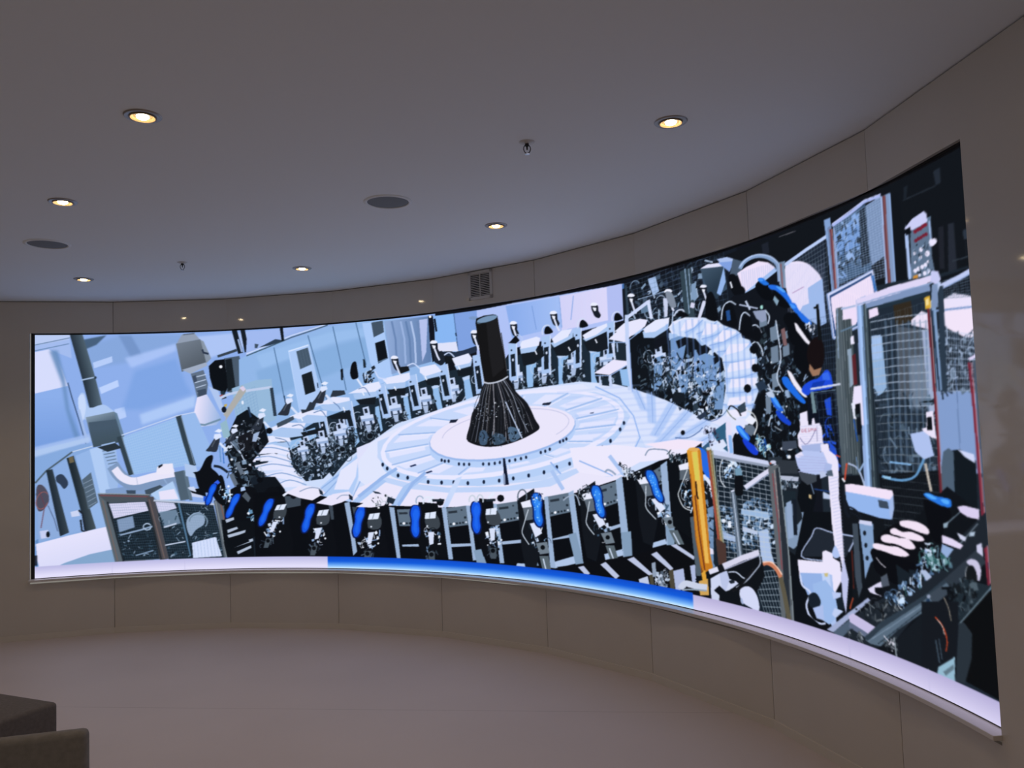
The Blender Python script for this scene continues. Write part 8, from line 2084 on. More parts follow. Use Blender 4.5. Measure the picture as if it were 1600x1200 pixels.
P b0c0dc 6609 1292 9 -1 13 -2 15 -3 12 -4 10 -4 10 -5 9 -6 8 -6 5 -7 5 -8 4 -7 3 -5 10 2 -3 5 -3 8 -6 8 -6 8 -9 7 -10 6 -11 6 -11 5 -14 4 -15 3 -14 2 -9 2
P c8d4e8 6674 1129 -3 -5 -3 -7 -4 -8 -3 -7 -2 -6 -2 -6 -2 -4 -1 -4 9 -1 1 3 2 5 2 6 2 6 3 7 4 7 3 8 2 5
P 1a60e8 6394 1080 6 8 13 3 14 -1 13 -5 13 -10 14 -11 15 -13 15 -16 8 -13 -2 -11 -8 -8 -12 -2 -15 5 -18 10 -17 13 -17 17 -14 19
P 1038d8 6442 1015 11 0 19 -6 21 -8 25 -13 26 -15 18 -14 5 -13 -4 -11 -8 -7 -13 -1 -16 3 -17 8 -17 11 -18 16 -14 15 -11 14 -7 13
P 44a0ff 6395 1084 2 6 11 1 13 -4 18 -14 20 -20 16 -17 11 -13 8 -11 0 -4 -12 4 -19 11 -19 13 -19 16 -20 18
P e4e8f8 6471 1121 44 27 50 -30 -34 -27 -30 8
P 5c6c80 6469 1093 62 -2 29 -28 -44 -34 -50 28
P d0d4d8 6494 1166 9 -3 14 -5 14 -6 11 -7 8 -12 7 -14 4 -14 1 -14 -4 -15 -9 -15 -10 -14 -6 -10 9 -3 7 10 10 14 9 16 5 16 -1 16 -5 15 -7 15 -10 12 -12 10 -16 7 -14 4 -10 4
K 8cc8e4,c4e4f4,3c6c8c,1c4c9c,a8b8b8 40 34 64 6537 1035 92 -14 36 -48 -44 -48 -58 41
P 0c0f16 6357 1001 9 22 13 20 13 8 9 -9 9 -21 10 -20 15 -17 17 -17 17 -16 21 -16 21 -16 6 -9 -18 0 -32 6 -32 7 -27 3 -27 2 -19 9 -8 18 -1 24
P 2a5c80 6189 1055 123 56 10 -146 9 -29 -73 37
P dcd8f4 6312 1118 42 -8 11 -145 -3 -36 -42 7 -14 102
P 84b4f0 6328 1038 26 -1 8 -100 -31 -1
P d4dcf6 6228 1002 55 14 29 -36 -55 -30 -31 23
K 2c2c44,4c4c68,8ca4cc,0c1016 30 26 65 6113 1071 101 28 36 -97 -89 -37
P 0c0f16 6343 1181 4 5 4 7 6 5 4 2 9 -2 14 -6 13 -7 12 -7 9 -9 8 -11 6 -10 5 -6 9 3 -4 6 -7 10 -8 11 -10 10 -13 8 -14 8 -15 6 -14 3 -11 -3 -8 -7 -5 -8 -3 -4
P 0c0f16 6537 1290 -11 -16 -22 -6 -22 8 -8 18 11 17 22 6 22 -9
P 0c0f16 6607 1396 -10 -16 -22 -5 -22 9 -7 18 10 16 22 5 22 -9
P 0c0f16 6610 1497 -12 -16 -26 -5 -25 10 -9 19 12 16 26 4 25 -10
P 304050 6414 1194 65 26 7 -50 -54 -12
P 5c6c60 6319 1182 6 -7 9 -10 10 -11 10 -10 11 -7 12 -7 11 -5 7 -4 5 4 -8 4 -10 5 -12 6 -10 8 -10 9 -10 10 -8 11 -6 7
P 23344a 6570 1313 63 16 37 -44 -73 -16
P dfe8f8 6549 1216 -3 -3 -5 -1 -5 1 -2 4 2 3 6 1 5 -1
P dfe8f8 6750 1247 -2 -4 -5 -1 -5 2 -2 3 2 3 6 2 4 -2
P dfe8f8 6815 1180 -3 -3 -5 -1 -5 1 -1 4 2 3 5 1 5 -1
P dfe8f8 6777 1152 -2 -3 -5 -1 -5 1 -2 3 3 4 5 1 5 -2
P dfe8f8 6630 1336 -2 -3 -5 -1 -5 1 -2 4 2 3 6 1 5 -2
P dfe8f8 6714 1418 -3 -4 -5 0 -5 1 -1 4 2 3 5 1 5 -2
P dfe8f8 7034 1406 -2 -3 -5 0 -5 1 -1 4 2 3 5 0 4 -1
P 9ca8b8 6702 1078 5 -2 8 -4 8 -4 8 -4 8 -3 9 -3 7 -2 5 -2 4 5 -5 1 -7 3 -9 3 -7 3 -8 3 -9 4 -7 4 -5 3
P dde4f4 6749 955 5 2 7 4 8 2 5 1 7 -1 9 -3 11 -4 12 -1 12 1 9 4 8 3 6 2 6 2 5 2 5 2 4 1 -7 10 -4 -1 -4 -2 -6 -2 -7 -2 -7 -3 -7 -3 -6 -2 -5 -1 -7 1 -9 3 -11 4 -12 2 -12 -2 -11 -3 -8 -4 -5 -2
P e8ecf8 6820 921 -5 -7 -10 -3 -10 3 -4 7 5 7 10 3 11 -3
P 3c4658 6758 1000 109 6 6 -39 -119 -14
P 26303c 6641 919 110 1 -7 -86 -100 3
P 2c343e 6710 906 148 -4 13 -80 -139 -15
# worker
P 0c1220 6976 1265 181 7 12 -142 11 -140 12 -140 -121 -20 -120 138 12 149
P 1646e0 6931 1249 0 10 6 11 12 10 16 8 22 8 21 5 20 3 20 1 18 5 18 11 17 13 15 9 13 -1 11 -6 8 -8 6 -11 3 -13 2 -14 5 -13 3 -13 -12 -10 -40 -5 -57 -2 -45 -3 -21 -6 -9 -7 -10 -3 -16 3 -16 9
P 0c34b0 7017 1288 95 6 -31 -35 -87 -7
P 2c64f0 7087 1327 47 5 15 -41 -56 4
P 150f12 7015 1491 19 10 21 7 19 1 15 -7 12 -13 8 -16 5 -19 1 -22 -2 -21 -3 -18 -6 -17 -9 -13 -16 -11 -20 -7 -18 -2 -17 7 -16 13 -12 15 -7 18 -4 21 1 20 6 19 10 19
P 9c7258 7001 1384 31 -34 57 7 -22 -35 -48 -3 -25 34
P 101418 7074 1665 19 0 9 -172 -29 -3
P 101418 7054 1656 29 2 -1 -13 -24 1
K 1240c4,2050e0,0a1640,0c1420,081024 34 44 56 7069 1123 77 28 29 -286 -92 -4
P 1848d8 7114 1000 43 -31 16 -83 -36 11 -28 48
P 1848d8 7094 1199 48 13 1 -91 -36 7
P c8d0e8 6996 1253 114 5 107 5 -1 10 -107 -5 -115 -5
P 5c7890 7003 1236 179 5 0 4 -179 -4
P 6c8894 6994 1245 24 -1 14 -104 -28 -2
P 3c5060 7027 1231 8 -76 7 0 -8 76
N 4c6484 4 10 3 0.5 7040 1230 7181 1234 7183 850 7072 846
# grey cabinets behind fence
P 1a222c 6583 828 299 11 12 -191 48 -216 -202 -124 -139 114 -9 202
P b0b8d0 6728 823 143 -1 -7 -23 -133 1
K a8bcd8,7c90a8,c4d0e4,3c4c5c 30 26 66 6721 800 148 0 -14 -46 -137 -1
P 1a2630 6717 746 123 1 -7 -143 -119 -10
P 7c94b4 6750 663 70 24 20 -108 83 71 30 128 -80 -36 10 -229 -82 -61 -67 18
P 8ca4c8 6761 683 41 16 4 -188 -40 -11
P 141c28 6812 706 30 2 -6 -181 -29 -3
P 0c1016 6868 787 69 22 61 -66 -37 -90 -86 -7 -24 63
P c8b080 6940 740 19 -5 -2 -19 -18 5
P 1c3c80 6980 764 112 -6 2 6 -112 6
P b4c4e4 7046 758 54 -15 -1 -18 -56 -1
P 6c84a8 6952 803 23 -62 7 2 -23 61
# tall robot
P 0c1016 6894 648 208 17 121 -166 -6 -146 -6 -147 -6 -146 -343 -18 -46 133 -46 137 62 170
P 1e2632 6983 574 265 -2 -4 -35 -60 -72 -328 -44 21 28
P a4b4dc 7248 569 -28 0 -41 0 -45 0 -39 1 -32 3 -30 5 -27 3 -23 -1 -17 -7 -10 -10 -7 -13 -11 -17 -24 -24 -31 -32 -26 -31 -5 -24 25 -9 44 0 48 4 37 2 25 0 21 -1 16 0 11 -1 3 7 -11 0 -16 0 -21 1 -26 1 -38 -3 -47 -3 -42 -1 -20 7 5 19 25 30 31 31 24 25 12 17 7 13 7 8 12 5 20 1 26 -3 30 -5 32 -3 40 -1 45 0 41 0 28 0
P a4b4dc 7242 572 -2 -29 -40 -51 9 -2 41 52 3 31
P e4def6 6907 1141 55 11 3 -70 24 -1 8 32 14 2 7 -28 29 3 17 -23 3 -68 2 -30 -158 -17 -28 22 -4 58 21 25
P a0b0e0 6903 980 168 13 2 -37 -77 -13 -86 5
P e4def6 7047 987 57 3 6 -33 44 -24 16 -30 -12 -174 9 -59 1 -184 8 -111 -15 -17 -18 101 -31 8 -15 137 -5 151 -3 76 -14 46 -23 54
P b0bfee 6850 928 71 27 142 -5 24 -42 -5 -62 -86 -9 -104 9 -27 31
P dcd8f4 6851 931 50 20 17 -22 -49 -13
P a4b4e4 7077 901 46 -11 -13 -37 -56 -2
P 3c4450 6872 845 134 -8 -3 -31 -68 -22 -46 23
P b4c0e4 7026 856 38 2 16 -24 -48 -14
P 4c5c70 7083 858 37 8 7 -30 -47 -2
P a8b0e0 6870 927 208 -9 1 3 -209 9
P a8b0e0 6870 911 207 -5 1 3 -208 5
P a8b0e0 6870 895 206 -2 1 4 -207 1
P a8b0e0 6870 879 205 2 1 3 -206 -2
P a8b0e0 6870 862 204 7 1 3 -205 -6
P a8b0e0 6870 846 203 11 0 3 -203 -10
A a4b0e4 0.5 7098 822 70 16 0 -5 -70 -15
A a4b0e4 0.5 7099 807 70 15 -1 -4 -69 -16
A a4b0e4 0.5 7101 791 68 15 0 -4 -69 -15
A a4b0e4 0.5 7102 775 68 16 -1 -4 -67 -16
A a4b0e4 0.5 7103 759 67 16 0 -4 -67 -16
A a4b0e4 0.5 7105 744 65 16 0 -4 -66 -17
A a4b0e4 0.5 7106 728 65 16 -1 -4 -64 -16
A a4b0e4 0.5 7108 712 63 17 0 -4 -64 -17
A a4b0e4 0.5 7109 697 63 16 -1 -4 -62 -16
A a4b0e4 0.5 7110 681 62 17 0 -4 -62 -17
A a4b0e4 0.5 7112 666 60 17 0 -5 -61 -17
A a4b0e4 0.5 7113 650 60 17 -1 -4 -59 -17
A a4b0e4 0.5 7114 634 59 18 0 -4 -59 -18
A a4b0e4 0.5 7116 619 58 17 -1 -4 -58 -17
A a4b0e4 0.5 7117 603 57 18 0 -4 -57 -18
A a4b0e4 0.5 7118 588 57 18 -1 -5 -56 -17
A a4b0e4 0.5 7120 572 55 18 0 -4 -56 -18
A a4b0e4 0.5 7121 557 54 18 0 -4 -54 -18
A a4b0e4 0.5 7123 541 53 18 -1 -4 -53 -18
A a4b0e4 0.5 7124 526 52 18 0 -4 -52 -18
A a4b0e4 0.5 7125 511 52 18 -1 -4 -51 -19
A a4b0e4 0.5 7127 495 50 18 0 -4 -51 -18
A a4b0e4 0.5 7128 480 49 18 0 -4 -49 -18
A a4b0e4 0.5 7129 464 49 19 -1 -4 -48 -19
A a4b0e4 0.5 7131 449 47 19 0 -5 -48 -18
A a4b0e4 0.5 7132 434 47 18 -1 -4 -46 -18
A a4b0e4 0.5 7133 418 46 19 0 -4 -46 -19
A a4b0e4 0.5 7135 403 45 19 -1 -4 -45 -19
A a4b0e4 0.4 6902 1077 163 3 0 -3 -163 -4
A a4b0e4 0.4 6901 1064 163 3 -1 -3 -162 -3
A a4b0e4 0.4 6900 1051 163 4 -1 -3 -163 -4
A a4b0e4 0.4 6899 1038 163 5 -1 -3 -163 -5
A a4b0e4 0.4 6898 1025 162 5 0 -3 -163 -5
A a4b0e4 0.4 6896 1012 163 6 0 -3 -163 -6
A a4b0e4 0.4 6895 1000 163 6 0 -3 -163 -7
A a4b0e4 0.4 6894 987 163 6 0 -3 -163 -7
A a4b0e4 0.4 6893 974 163 7 0 -3 -163 -7
P bc7c94 6913 1062 -1 -16 4 0 1 16
P bc7c94 6915 1061 10 -2 1 2 -10 2
P bc7c94 6924 1059 3 -6 4 1 -3 6
P bc7c94 6927 1054 -4 -6 4 -1 4 6
P bc7c94 6924 1049 -11 -2 1 -2 11 1
P bc7c94 6937 1063 -1 -16 4 0 2 16
P bc7c94 6939 1062 13 0 0 2 -12 1
P bc7c94 6939 1054 10 0 1 3 -11 0
P bc7c94 6938 1046 13 0 0 3 -13 0
P bc7c94 6973 1065 -11 0 0 -3 10 0
P bc7c94 6960 1064 -1 -6 4 -1 1 7
P bc7c94 6960 1056 11 -3 2 3 -11 3
P bc7c94 6970 1055 -2 -6 5 0 1 6
P bc7c94 6970 1050 -11 0 0 -3 11 0
P bc7c94 6983 1050 3 16 -5 0 -3 -16
P bc7c94 6981 1065 8 -10 4 2 -8 9
P bc7c94 6993 1055 8 10 -4 1 -8 -9
P bc7c94 6997 1065 1 -15 4 0 -1 15
P bc7c94 7009 1051 10 15 -4 1 -10 -15
P bc7c94 7015 1066 7 -15 5 0 -8 16
P bc7c94 7012 1055 10 0 0 3 -10 0
P 6c6c9c 6895 1018 6 -7 9 -10 11 -10 11 -6 11 1 11 4 10 7 11 8 11 12 13 14 11 14 8 10 -5 1 -7 -9 -11 -14 -13 -15 -11 -11 -10 -8 -10 -7 -9 -3 -8 -1 -9 5 -10 9 -10 11 -6 7
P 8c8cb4 7024 1077 0 -15 -1 -24 0 -23 -1 -16 5 1 1 15 0 23 1 24 0 15
P 141a24 7187 814 -1 -12 -1 -17 0 -20 0 -20 1 -19 1 -21 2 -19 3 -16 7 -11 8 -7 8 -4 5 -2 16 12 -5 3 -6 3 -6 4 -5 8 -3 14 -2 19 -1 20 0 19 0 19 0 19 1 18 0 12
P 141a24 7227 672 51 -12 15 -21 10 4 -17 23 -53 13
P e8ecf8 7184 827 17 -17 12 5 -17 17
P d04830 7222 899 -2 -9 -4 -13 -4 -14 -3 -11 -2 -10 -2 -9 -2 -7 -1 -5 11 0 2 5 1 7 2 9 3 9 3 12 4 14 4 13 2 9
P c84830 7152 933 31 -8 5 6 -32 8
P a8b8dc 7235 896 11 -3 15 -3 16 -4 13 -5 9 -8 8 -9 7 -11 6 -10 6 -12 5 -13 4 -12 3 -8 11 3 -3 8 -4 12 -5 13 -6 12 -6 11 -8 11 -8 10 -11 8 -15 7 -17 4 -16 4 -10 2
P 8cacd8 7315 859 54 59 -11 4 -54 -59
P 5c80b0 7295 930 8 -64 6 1 -8 63
P 5c2018 7224 499 0 -22 -1 -32 0 -35 -1 -27 0 -21 0 -16 -1 -13 0 -9 8 2 0 9 0 13 0 16 0 20 1 28 0 34 1 32 0 22
P a84028 7212 283 -3 -6 -4 -9 -5 -9 -4 -8 -4 -8 -3 -7 -2 -7 -2 -4 9 0 2 5 3 6 3 7 3 8 4 8 5 9 4 9 3 6
P a8bef0 7111 509 8 -4 7 -12 6 -11 5 -9 3 -8 -1 -6 -10 -6 -15 -5 -13 -1 -8 5 -6 8 -2 9 6 15 11 16
P 8cb0ec 7206 801 320 -13 7 -59 -19 -61 -76 -2 -206 24 -23 43
P ecdcf4 7206 801 45 5 275 -13 7 -18 -27 -24 -299 17
P 38485c 7429 746 63 -4 6 -30 -64 1
P 9cb4e4 7506 751 27 24 -2 -60 -17 -47 -15 15
P 141a24 7195 699 10 -1 14 -2 15 -2 13 -3 11 -4 12 -4 10 -6 8 -5 6 -5 4 -6 2 -5 3 -4 10 3 -2 4 -3 6 -5 7 -6 6 -9 5 -11 6 -12 5 -12 4 -15 3 -15 2 -15 2 -9 1
P 7c9cc8 7289 637 96 1 -3 -118 -2 -112 -13 -44 -62 -25 2 114
P c8ccec 7294 646 83 0 2 -20 -91 3
P 141c28 7335 591 -4 -9 -8 -4 -8 2 -3 8 4 9 9 4 8 -3
P 141c28 7338 537 -4 -8 -8 -5 -8 2 -2 8 4 9 8 4 8 -2
P 141c28 7342 481 -4 -9 -9 -4 -7 2 -3 8 4 8 9 5 7 -2
P 3c4856 7243 624 36 4 3 -161 3 -160 -28 -17 -18 95
P 90a8c8 7374 435 40 -27 -38 -45 -13 42
# robot base
P e4def6 6821 403 190 14 5 50 24 9 45 -7 7 -23 45 -12 11 -78 -52 -68 -31 -51 -228 69 -6 47
P a4bcec 7011 365 65 0 11 -184 1 -89 -51 43 -55 0
P b8ccf4 7002 360 56 9 17 -214 -66 -26 -10 96
P 8cace4 6839 339 163 21 1 -89 -115 -35 -42 72
P 94b4e8 6931 299 96 34 77 -59 10 -87 -78 -65 -54 13 -52 46
P c4d0f4 6831 327 2 -10 2 -14 4 -16 8 -13 14 -9 18 -4 15 -5 7 -6 -3 -12 -11 -16 -13 -19 -7 -18 1 -17 5 -16 8 -14 11 -11 14 -9 18 -5 18 -3 17 -2 16 1 14 3 12 4 8 2 -1 9 -8 -2 -11 -4 -12 -3 -13 0 -14 1 -17 3 -16 5 -13 8 -10 10 -7 13 -5 15 -1 14 6 15 12 18 12 18 4 16 -10 10 -17 6 -17 4 -11 7 -6 11 -4 15 -2 14 -2 10
P 16202c 6897 237 14 11 18 8 17 2 15 -6 12 -12 8 -13 1 -11 -5 -12 -8 -10 -14 -7 -18 -6 -16 -2 -12 1 -9 5 -6 8 -3 13 1 17
P a4b8e8 6921 179 77 30 2 -76 -55 1
P b4c4f0 7069 283 64 8 -2 -24 -56 -16
P 16202c 7093 254 66 30 4 -58 -57 -29
P b8c8f0 7080 210 63 -3 -58 -44 -26 12
P c8b878 7020 363 29 7 -6 -19 -19 -3
P b8bee8 7166 462 27 -99 -33 -167 -19 85 -1 88
P 0c1016 6761 441 66 -24 6 -159 47 -118 126 -48 45 -9 -49 -41 -307 12 33 195
# conveyor with insoles
P 0f131a 7351 460 181 134 174 123 165 113 174 -81 11 -148 10 -146 -170 -104 -203 -145 -52 -141 -328 -7 -173 16 106 197
P 1c242e 7014 75 185 114 179 107 302 162 139 105 133 98 129 91 5 -113 -134 -96 -140 -104 -145 -112 -177 -170 -221 -110
P 9ca8d0 7015 94 159 111 145 97 16 -8 -149 -110 -125 -92
P 4a5c72 7061 92 134 93 5 -39 -87 -72
P c0b8e0 7177 191 29 20 153 -30 -12 -30 -44 -16 -119 31
P 5c6884 7184 166 120 -25 -19 -22 -112 21
K 2c343e,4c545c,101418,6c747c 50 34 71 7221 237 370 127 -92 -111 -132 -70
P 54687c 7284 108 129 107 299 172 201 134 12 -34 -198 -143 -225 -144 -117 -96 -68 -5
P 2c3a48 7276 117 119 94 318 186 171 119 13 -12 -186 -127 -310 -192 -100 -79
P 7c90a8 7302 105 196 122 221 140 -3 2 -221 -140 -196 -122
P 1c2834 7371 110 177 125 169 116 195 140 -3 2 -195 -140 -169 -116 -178 -125
P 3a4654 7712 387 81 53 55 -15 -101 -69
P 2c3642 7815 468 217 153 29 -53 -194 -139
P 8c98b4 7727 385 -4 -7 -9 -4 -8 1 -3 5 4 7 9 4 8 -1
P 1c3454 7721 366 -4 -8 -9 -5 -8 2 -3 6 5 8 8 5 8 -1
P 141a22 7490 157 216 178 195 64 -13 -122 -12 -122 -120 -82 -266 3
P 0a0c12 7365 524 43 17 61 16 60 10 60 3 59 -2 41 -12 16 -27 -1 -37 -8 -32 -14 -21 -21 -15 -26 -13 -31 -9 -37 -6 -34 -3 -29 2 -27 5 -25 6 -27 7 -24 8 -19 10 -9 13 -2 16 -2 16 -8 16 -7 16
P 0c0e14 7450 612 51 27 63 25 58 14 49 0 45 -9 30 -14 13 -16 1 -20 -8 -24 -14 -29 -21 -33 -32 -23 -48 -7 -58 4 -55 5 -50 4 -46 6 -28 12 -1 22 19 29
P d8d4e4 7390 490 5 -4 7 -6 8 -6 8 -6 8 -4 10 -4 8 -4 6 -2 4 3 -6 2 -9 4 -9 4 -8 4 -8 5 -8 7 -7 5 -5 4
P ecdcf0 7376 547 7 4 12 2 16 2 20 -1 24 -1 23 -1 23 2 22 2 22 -1 21 -4 20 -6 14 -6 7 -4 3 -3 -3 -3 -7 -3 -11 -4 -15 -3 -20 -1 -23 0 -23 0 -22 2 -22 3 -22 2 -22 1 -22 1 -15 2 -8 5 -2 7
P ecdcf0 7435 588 9 5 13 5 17 3 23 -1 26 -2 26 -2 23 1 22 1 20 -2 16 -7 13 -9 8 -8 2 -5 -4 -4 -7 -3 -10 -2 -14 -3 -16 0 -20 2 -22 5 -23 3 -23 1 -23 -1 -20 0 -15 0 -11 1 -7 3 -5 5 -1 8
P ecdcf0 7497 622 7 5 11 5 13 2 14 -3 16 -5 18 -3 18 2 19 3 20 2 22 -3 23 -4 18 -4 9 -5 5 -5 0 -4 -4 -3 -9 -3 -11 -2 -16 -1 -19 -1 -21 0 -24 2 -25 3 -24 2 -20 2 -19 1 -14 2 -7 4 -2 6
P ecdcf0 7563 665 10 4 15 3 17 2 20 2 23 0 22 -1 20 -3 18 -4 16 -5 10 -6 8 -6 3 -6 1 -5 -4 -5 -6 -4 -10 -1 -13 1 -16 1 -19 2 -22 3 -22 3 -23 2 -24 2 -17 2 -8 6 -2 7
P 16202a 7521 480 79 -23 12 -42 -83 -25
P 16202a 7601 471 81 7 -13 -43 -64 -6
P d4d0ee 7322 342 63 34 36 17 -3 -28 -51 -9 23 -18 25 -13 -77 3
P 0c1016 7370 351 8 5 12 4 11 2 10 -2 10 -5 4 -6 -2 -7 -8 -7 -8 -6 -12 0 -12 2 -10 3 -4 5 -1 6
P 4a5464 7414 408 44 24 12 -50 -52 -17
K e8f0fc,8cb0dc,4c6c94,0c1016,2c4460 60 32 72 7445 337 105 19 13 -34 -75 -10
P c4dcf8 7564 335 -7 -11 -15 -6 -14 1 -5 8 7 11 15 7 14 -2
P a4c4ec 7616 377 -5 -10 -12 -5 -12 1 -3 7 5 10 12 6 11 -2
P 8cacd8 7680 419 -6 -9 -11 -5 -12 1 -3 7 5 10 12 5 11 -1
K 8cb0dc,4c6c94,0c1016,c4d8f4,2c5458 90 32 73 7528 384 111 67 51 111 86 7 41 -52 -141 -91 -85 -62
K 2c5c60,6c98a0,a8c8dc,0c1016,4c6c80 60 34 74 7688 541 82 44 101 -47 -41 -36 -62 -10
P a8b8dc 7674 477 32 10 36 -24 -33 -21
P c8d4f0 7711 575 42 -5 -1 -10 -38 5
P c8d4f0 7709 595 39 2 -1 -7 -31 -2
P 1f74e8 7725 791 5 3 10 3 13 1 13 -2 15 -4 17 -4 21 -1 22 -1 18 -1 13 -1 10 -2 6 -4 3 -8 -1 -9 -4 -8 -10 -3 -13 -1 -15 1 -16 2 -18 4 -18 5 -19 5 -19 5 -15 6 -10 5 -7 5
P 4ca8ff 7733 791 3 3 11 0 13 -1 17 -4 18 -6 10 -4 -4 -3 -13 -2 -14 0 -16 5 -16 7
P 4ca8ff 7828 778 13 1 19 0 13 -2 4 -5 -1 -6 -4 -4 -9 -1 -11 1 -10 2 -8 5 -6 5
P 0a0c12 7723 770 15 1 24 -8 25 -8 29 -2 31 -1 23 -5 11 -11 3 -16 -3 -16 -13 -15 -21 -17 -16 -17 -8 -20 -5 -20 -8 -12 -17 -1 -21 6 -18 13 -9 20 -6 27 -4 27 -8 28 -6 29
P 5c7080 7839 674 99 63 -4 3 -100 -63
P 8ca4b8 7834 685 31 10 -10 -23 -23 -5
P d4c8ec 7923 757 38 8 85 -7 -4 -37 -64 3 -42 15
P 6c7c8c 7926 617 110 88 -5 2 -110 -88
P a8bcd4 7987 668 29 8 -9 -19 -29 -4
P dcd0f0 7821 639 60 -7 61 -17 -20 -17 -104 11
P 8ca8d8 7818 604 66 -11 -41 -40 -36 20
P c8cce8 7909 659 54 -12 -9 -16 -28 6
P c4c4e4 8018 626 30 13 1 -50 -33 13
P c4c0e0 7953 556 7 6 12 6 12 4 12 0 13 -2 10 -4 7 -8 5 -11 2 -11 -2 -14 -6 -16 -6 -9 -9 0 -10 5 -8 8 -7 10 -6 12 -5 10 -9 6 -9 4
P 14181c 7959 538 9 6 11 4 9 -1 8 -5 7 -9 4 -11 2 -12 -1 -14 -5 -11 -10 -9 -15 -6 -12 -1 -9 6 -6 11 -4 12 1 14 5 14
P 8c9098 7998 481 -8 -7 -7 -3 -8 -1 -9 2 -7 5 -7 7 -4 9 -2 11 1 10 2 10 6 9 6 7 -3 1 -7 -7 -6 -10 -3 -10 0 -11 2 -11 4 -10 7 -7 8 -5 10 -3 10 1 10 5 8 6
# wires and cabinet bottom right
P 1e2a34 7823 433 124 58 123 -1 37 29 25 4 -239 -197 -35 17
K 141a20,2c3842,4c5c68,0c1016 60 40 75 7817 444 202 60 -47 -114 -116 -72
P 6c8494 7887 309 126 111 122 109 -5 2 -122 -108 -127 -112
P 0b0d10 7892 312 122 108 117 101 -3 -108 -3 -107 -3 -108 -3 -107 -248 15
P 26303a 7885 315 30 11 43 -32 -13 -96 -47 -103 -55 -7 21 114
P 131820 7669 353 224 45 -22 -149 -23 -150 -205 -8 13 131
P c04020 7743 306 6 -3 9 -4 9 -5 8 -5 7 -6 6 -7 6 -8 4 -8 4 -8 2 -10 2 -9 0 -10 -2 -9 -3 -11 -4 -9 -2 -7 6 1 3 6 3 10 4 11 2 10 -1 10 -1 10 -2 9 -4 9 -4 8 -6 8 -7 7 -7 7 -8 5 -10 5 -8 5 -6 3
P e8d8d0 7755 300 6 -3 8 -5 8 -5 6 -6 5 -7 3 -9 2 -9 2 -6 4 1 -2 6 -2 9 -4 9 -4 8 -7 6 -8 6 -8 4 -6 3
P 8c8478 7805 394 5 -6 6 -8 7 -10 5 -10 4 -12 2 -13 3 -13 1 -8 5 1 -1 9 -2 12 -3 14 -4 12 -5 10 -7 10 -6 9 -5 6
P 3c4c5c 7737 216 14 -86 8 3 -14 86
P 3c4c5c 7758 226 11 -76 6 2 -11 76
P 8cb4cc 7746 114 56 35 47 32 -11 -113 -104 8
P 5c7484 7774 103 65 47 -2 -20 -49 -38
K c8c8d8,4c545c,2c343c 26 24 76 7405 136 96 50 -1 -94 -83 -2
P 8c98a4 7475 163 8 -78 8 3 -9 78
K 4c545c,8c94a0,1c242c 26 24 77 7167 124 110 11 -25 -46 -84 -3
# yellow post and fence corner
P 30587c 6095 965 68 38 11 -150 14 -111 -51 54
P 1c64e8 6089 954 11 8 17 -7 15 -12 9 -18 7 -24 6 -26 8 -28 7 -29 1 -21 -7 -8 -12 -1 -14 5 -14 8 -15 14 -11 22 -7 38 -4 47
P 6c8cb4 6035 584 276 91 -14 -181 -13 -181 -221 -102 -14 186
K 5c7898,1c2836,8ca8cc,0c1016 60 40 81 5991 734 142 6 39 -368 -128 -51
P 4c5a68 5967 549 56 12 9 -177 9 -176 -43 -6 -16 173
P dcd8f0 6113 384 38 -7 8 -28 -32 -4
P 14202c 6197 947 430 -66 90 -15 17 -192 17 -191 17 -187 -12 -261 -388 7 -108 124 -110 130 16 217 15 217
K 8cb8f0,c4dcf8,2c4a6c,e8f0fc,14202c 40 36 82 6264 907 168 -27 -18 -92 -126 13
K 5c80a8,8cacd4,3c5c80,c4d8f4 150 40 83 6407 699 238 -37 16 -233 -253 5
K 2c4a6c,5c80a8,8cacd4,14202c 80 36 84 6228 634 121 -10 4 -231 -114 23
P 94b4dc 6402 628 215 -2 12 -40 -230 10
P a4bce4 6532 516 78 21 11 -113 25 -64 -102 -13
P b4c4e4 6405 532 122 -16 -1 -21 -123 9
P 98b0d8 6233 488 115 -18 8 -34 -115 9
P e4ecfc 6271 550 -6 -9 -12 -4 -12 2 -4 8 5 9 13 4 11 -2
P e4ecfc 6318 543 -6 -9 -12 -4 -12 2 -4 8 6 9 12 4 12 -2
P e4ecfc 6317 525 -6 -9 -12 -4 -12 2 -4 8 5 8 12 5 12 -3
N b8c4d4 9 20 4 0.75 6212 921 6651 865 6676 364 6233 343
N a8b8c8 9 9 4 0.7 6468 285 6683 332 6768 53 6570 29
P c4ccd8 6271 908 -7 -9 -9 -12 -9 -16 -6 -16 -4 -18 -1 -20 1 -19 4 -18 8 -14 12 -12 12 -10 8 -7 8 4 -8 7 -12 10 -11 11 -8 14 -3 16 -1 19 1 19 3 17 6 16 9 14 9 13 6 8
P c4ccec 6171 958 238 -32 230 -28 13 -27 -232 23 -241 26
P 8c98b0 6180 928 240 -28 232 -25 -1 -14 -232 23 -241 25
G b08040 78683c 6123 740 6166 742 6138 958 39 7 22 -210 23 -207 22 -204 7 -42 -42 2 -23 214 -24 218
P a04838 6139 946 28 -279 18 -165 18 -164 18 4 -17 163 -18 164 -28 278
P c4a078 6162 950 23 -205 22 -203 23 -200 7 1 -23 200 -23 202 -23 205
P 8c9484 6180 950 25 -318 42 -306 13 3 -41 305 -26 317
P c4ccd8 6177 961 -7 -6 -16 -3 -15 3 -6 6 7 7 15 3 16 -3
P 4a3430 6177 446 83 -28 -1 -162 -65 -9
P 5c6c80 6325 719 43 10 17 -184 17 -182 -53 -13 -12 184
P a4b4cc 6335 712 18 -177 18 -176 11 2 -18 175 -19 178
P 2c3844 6361 714 16 -177 15 -175 10 2 -15 174 -15 177
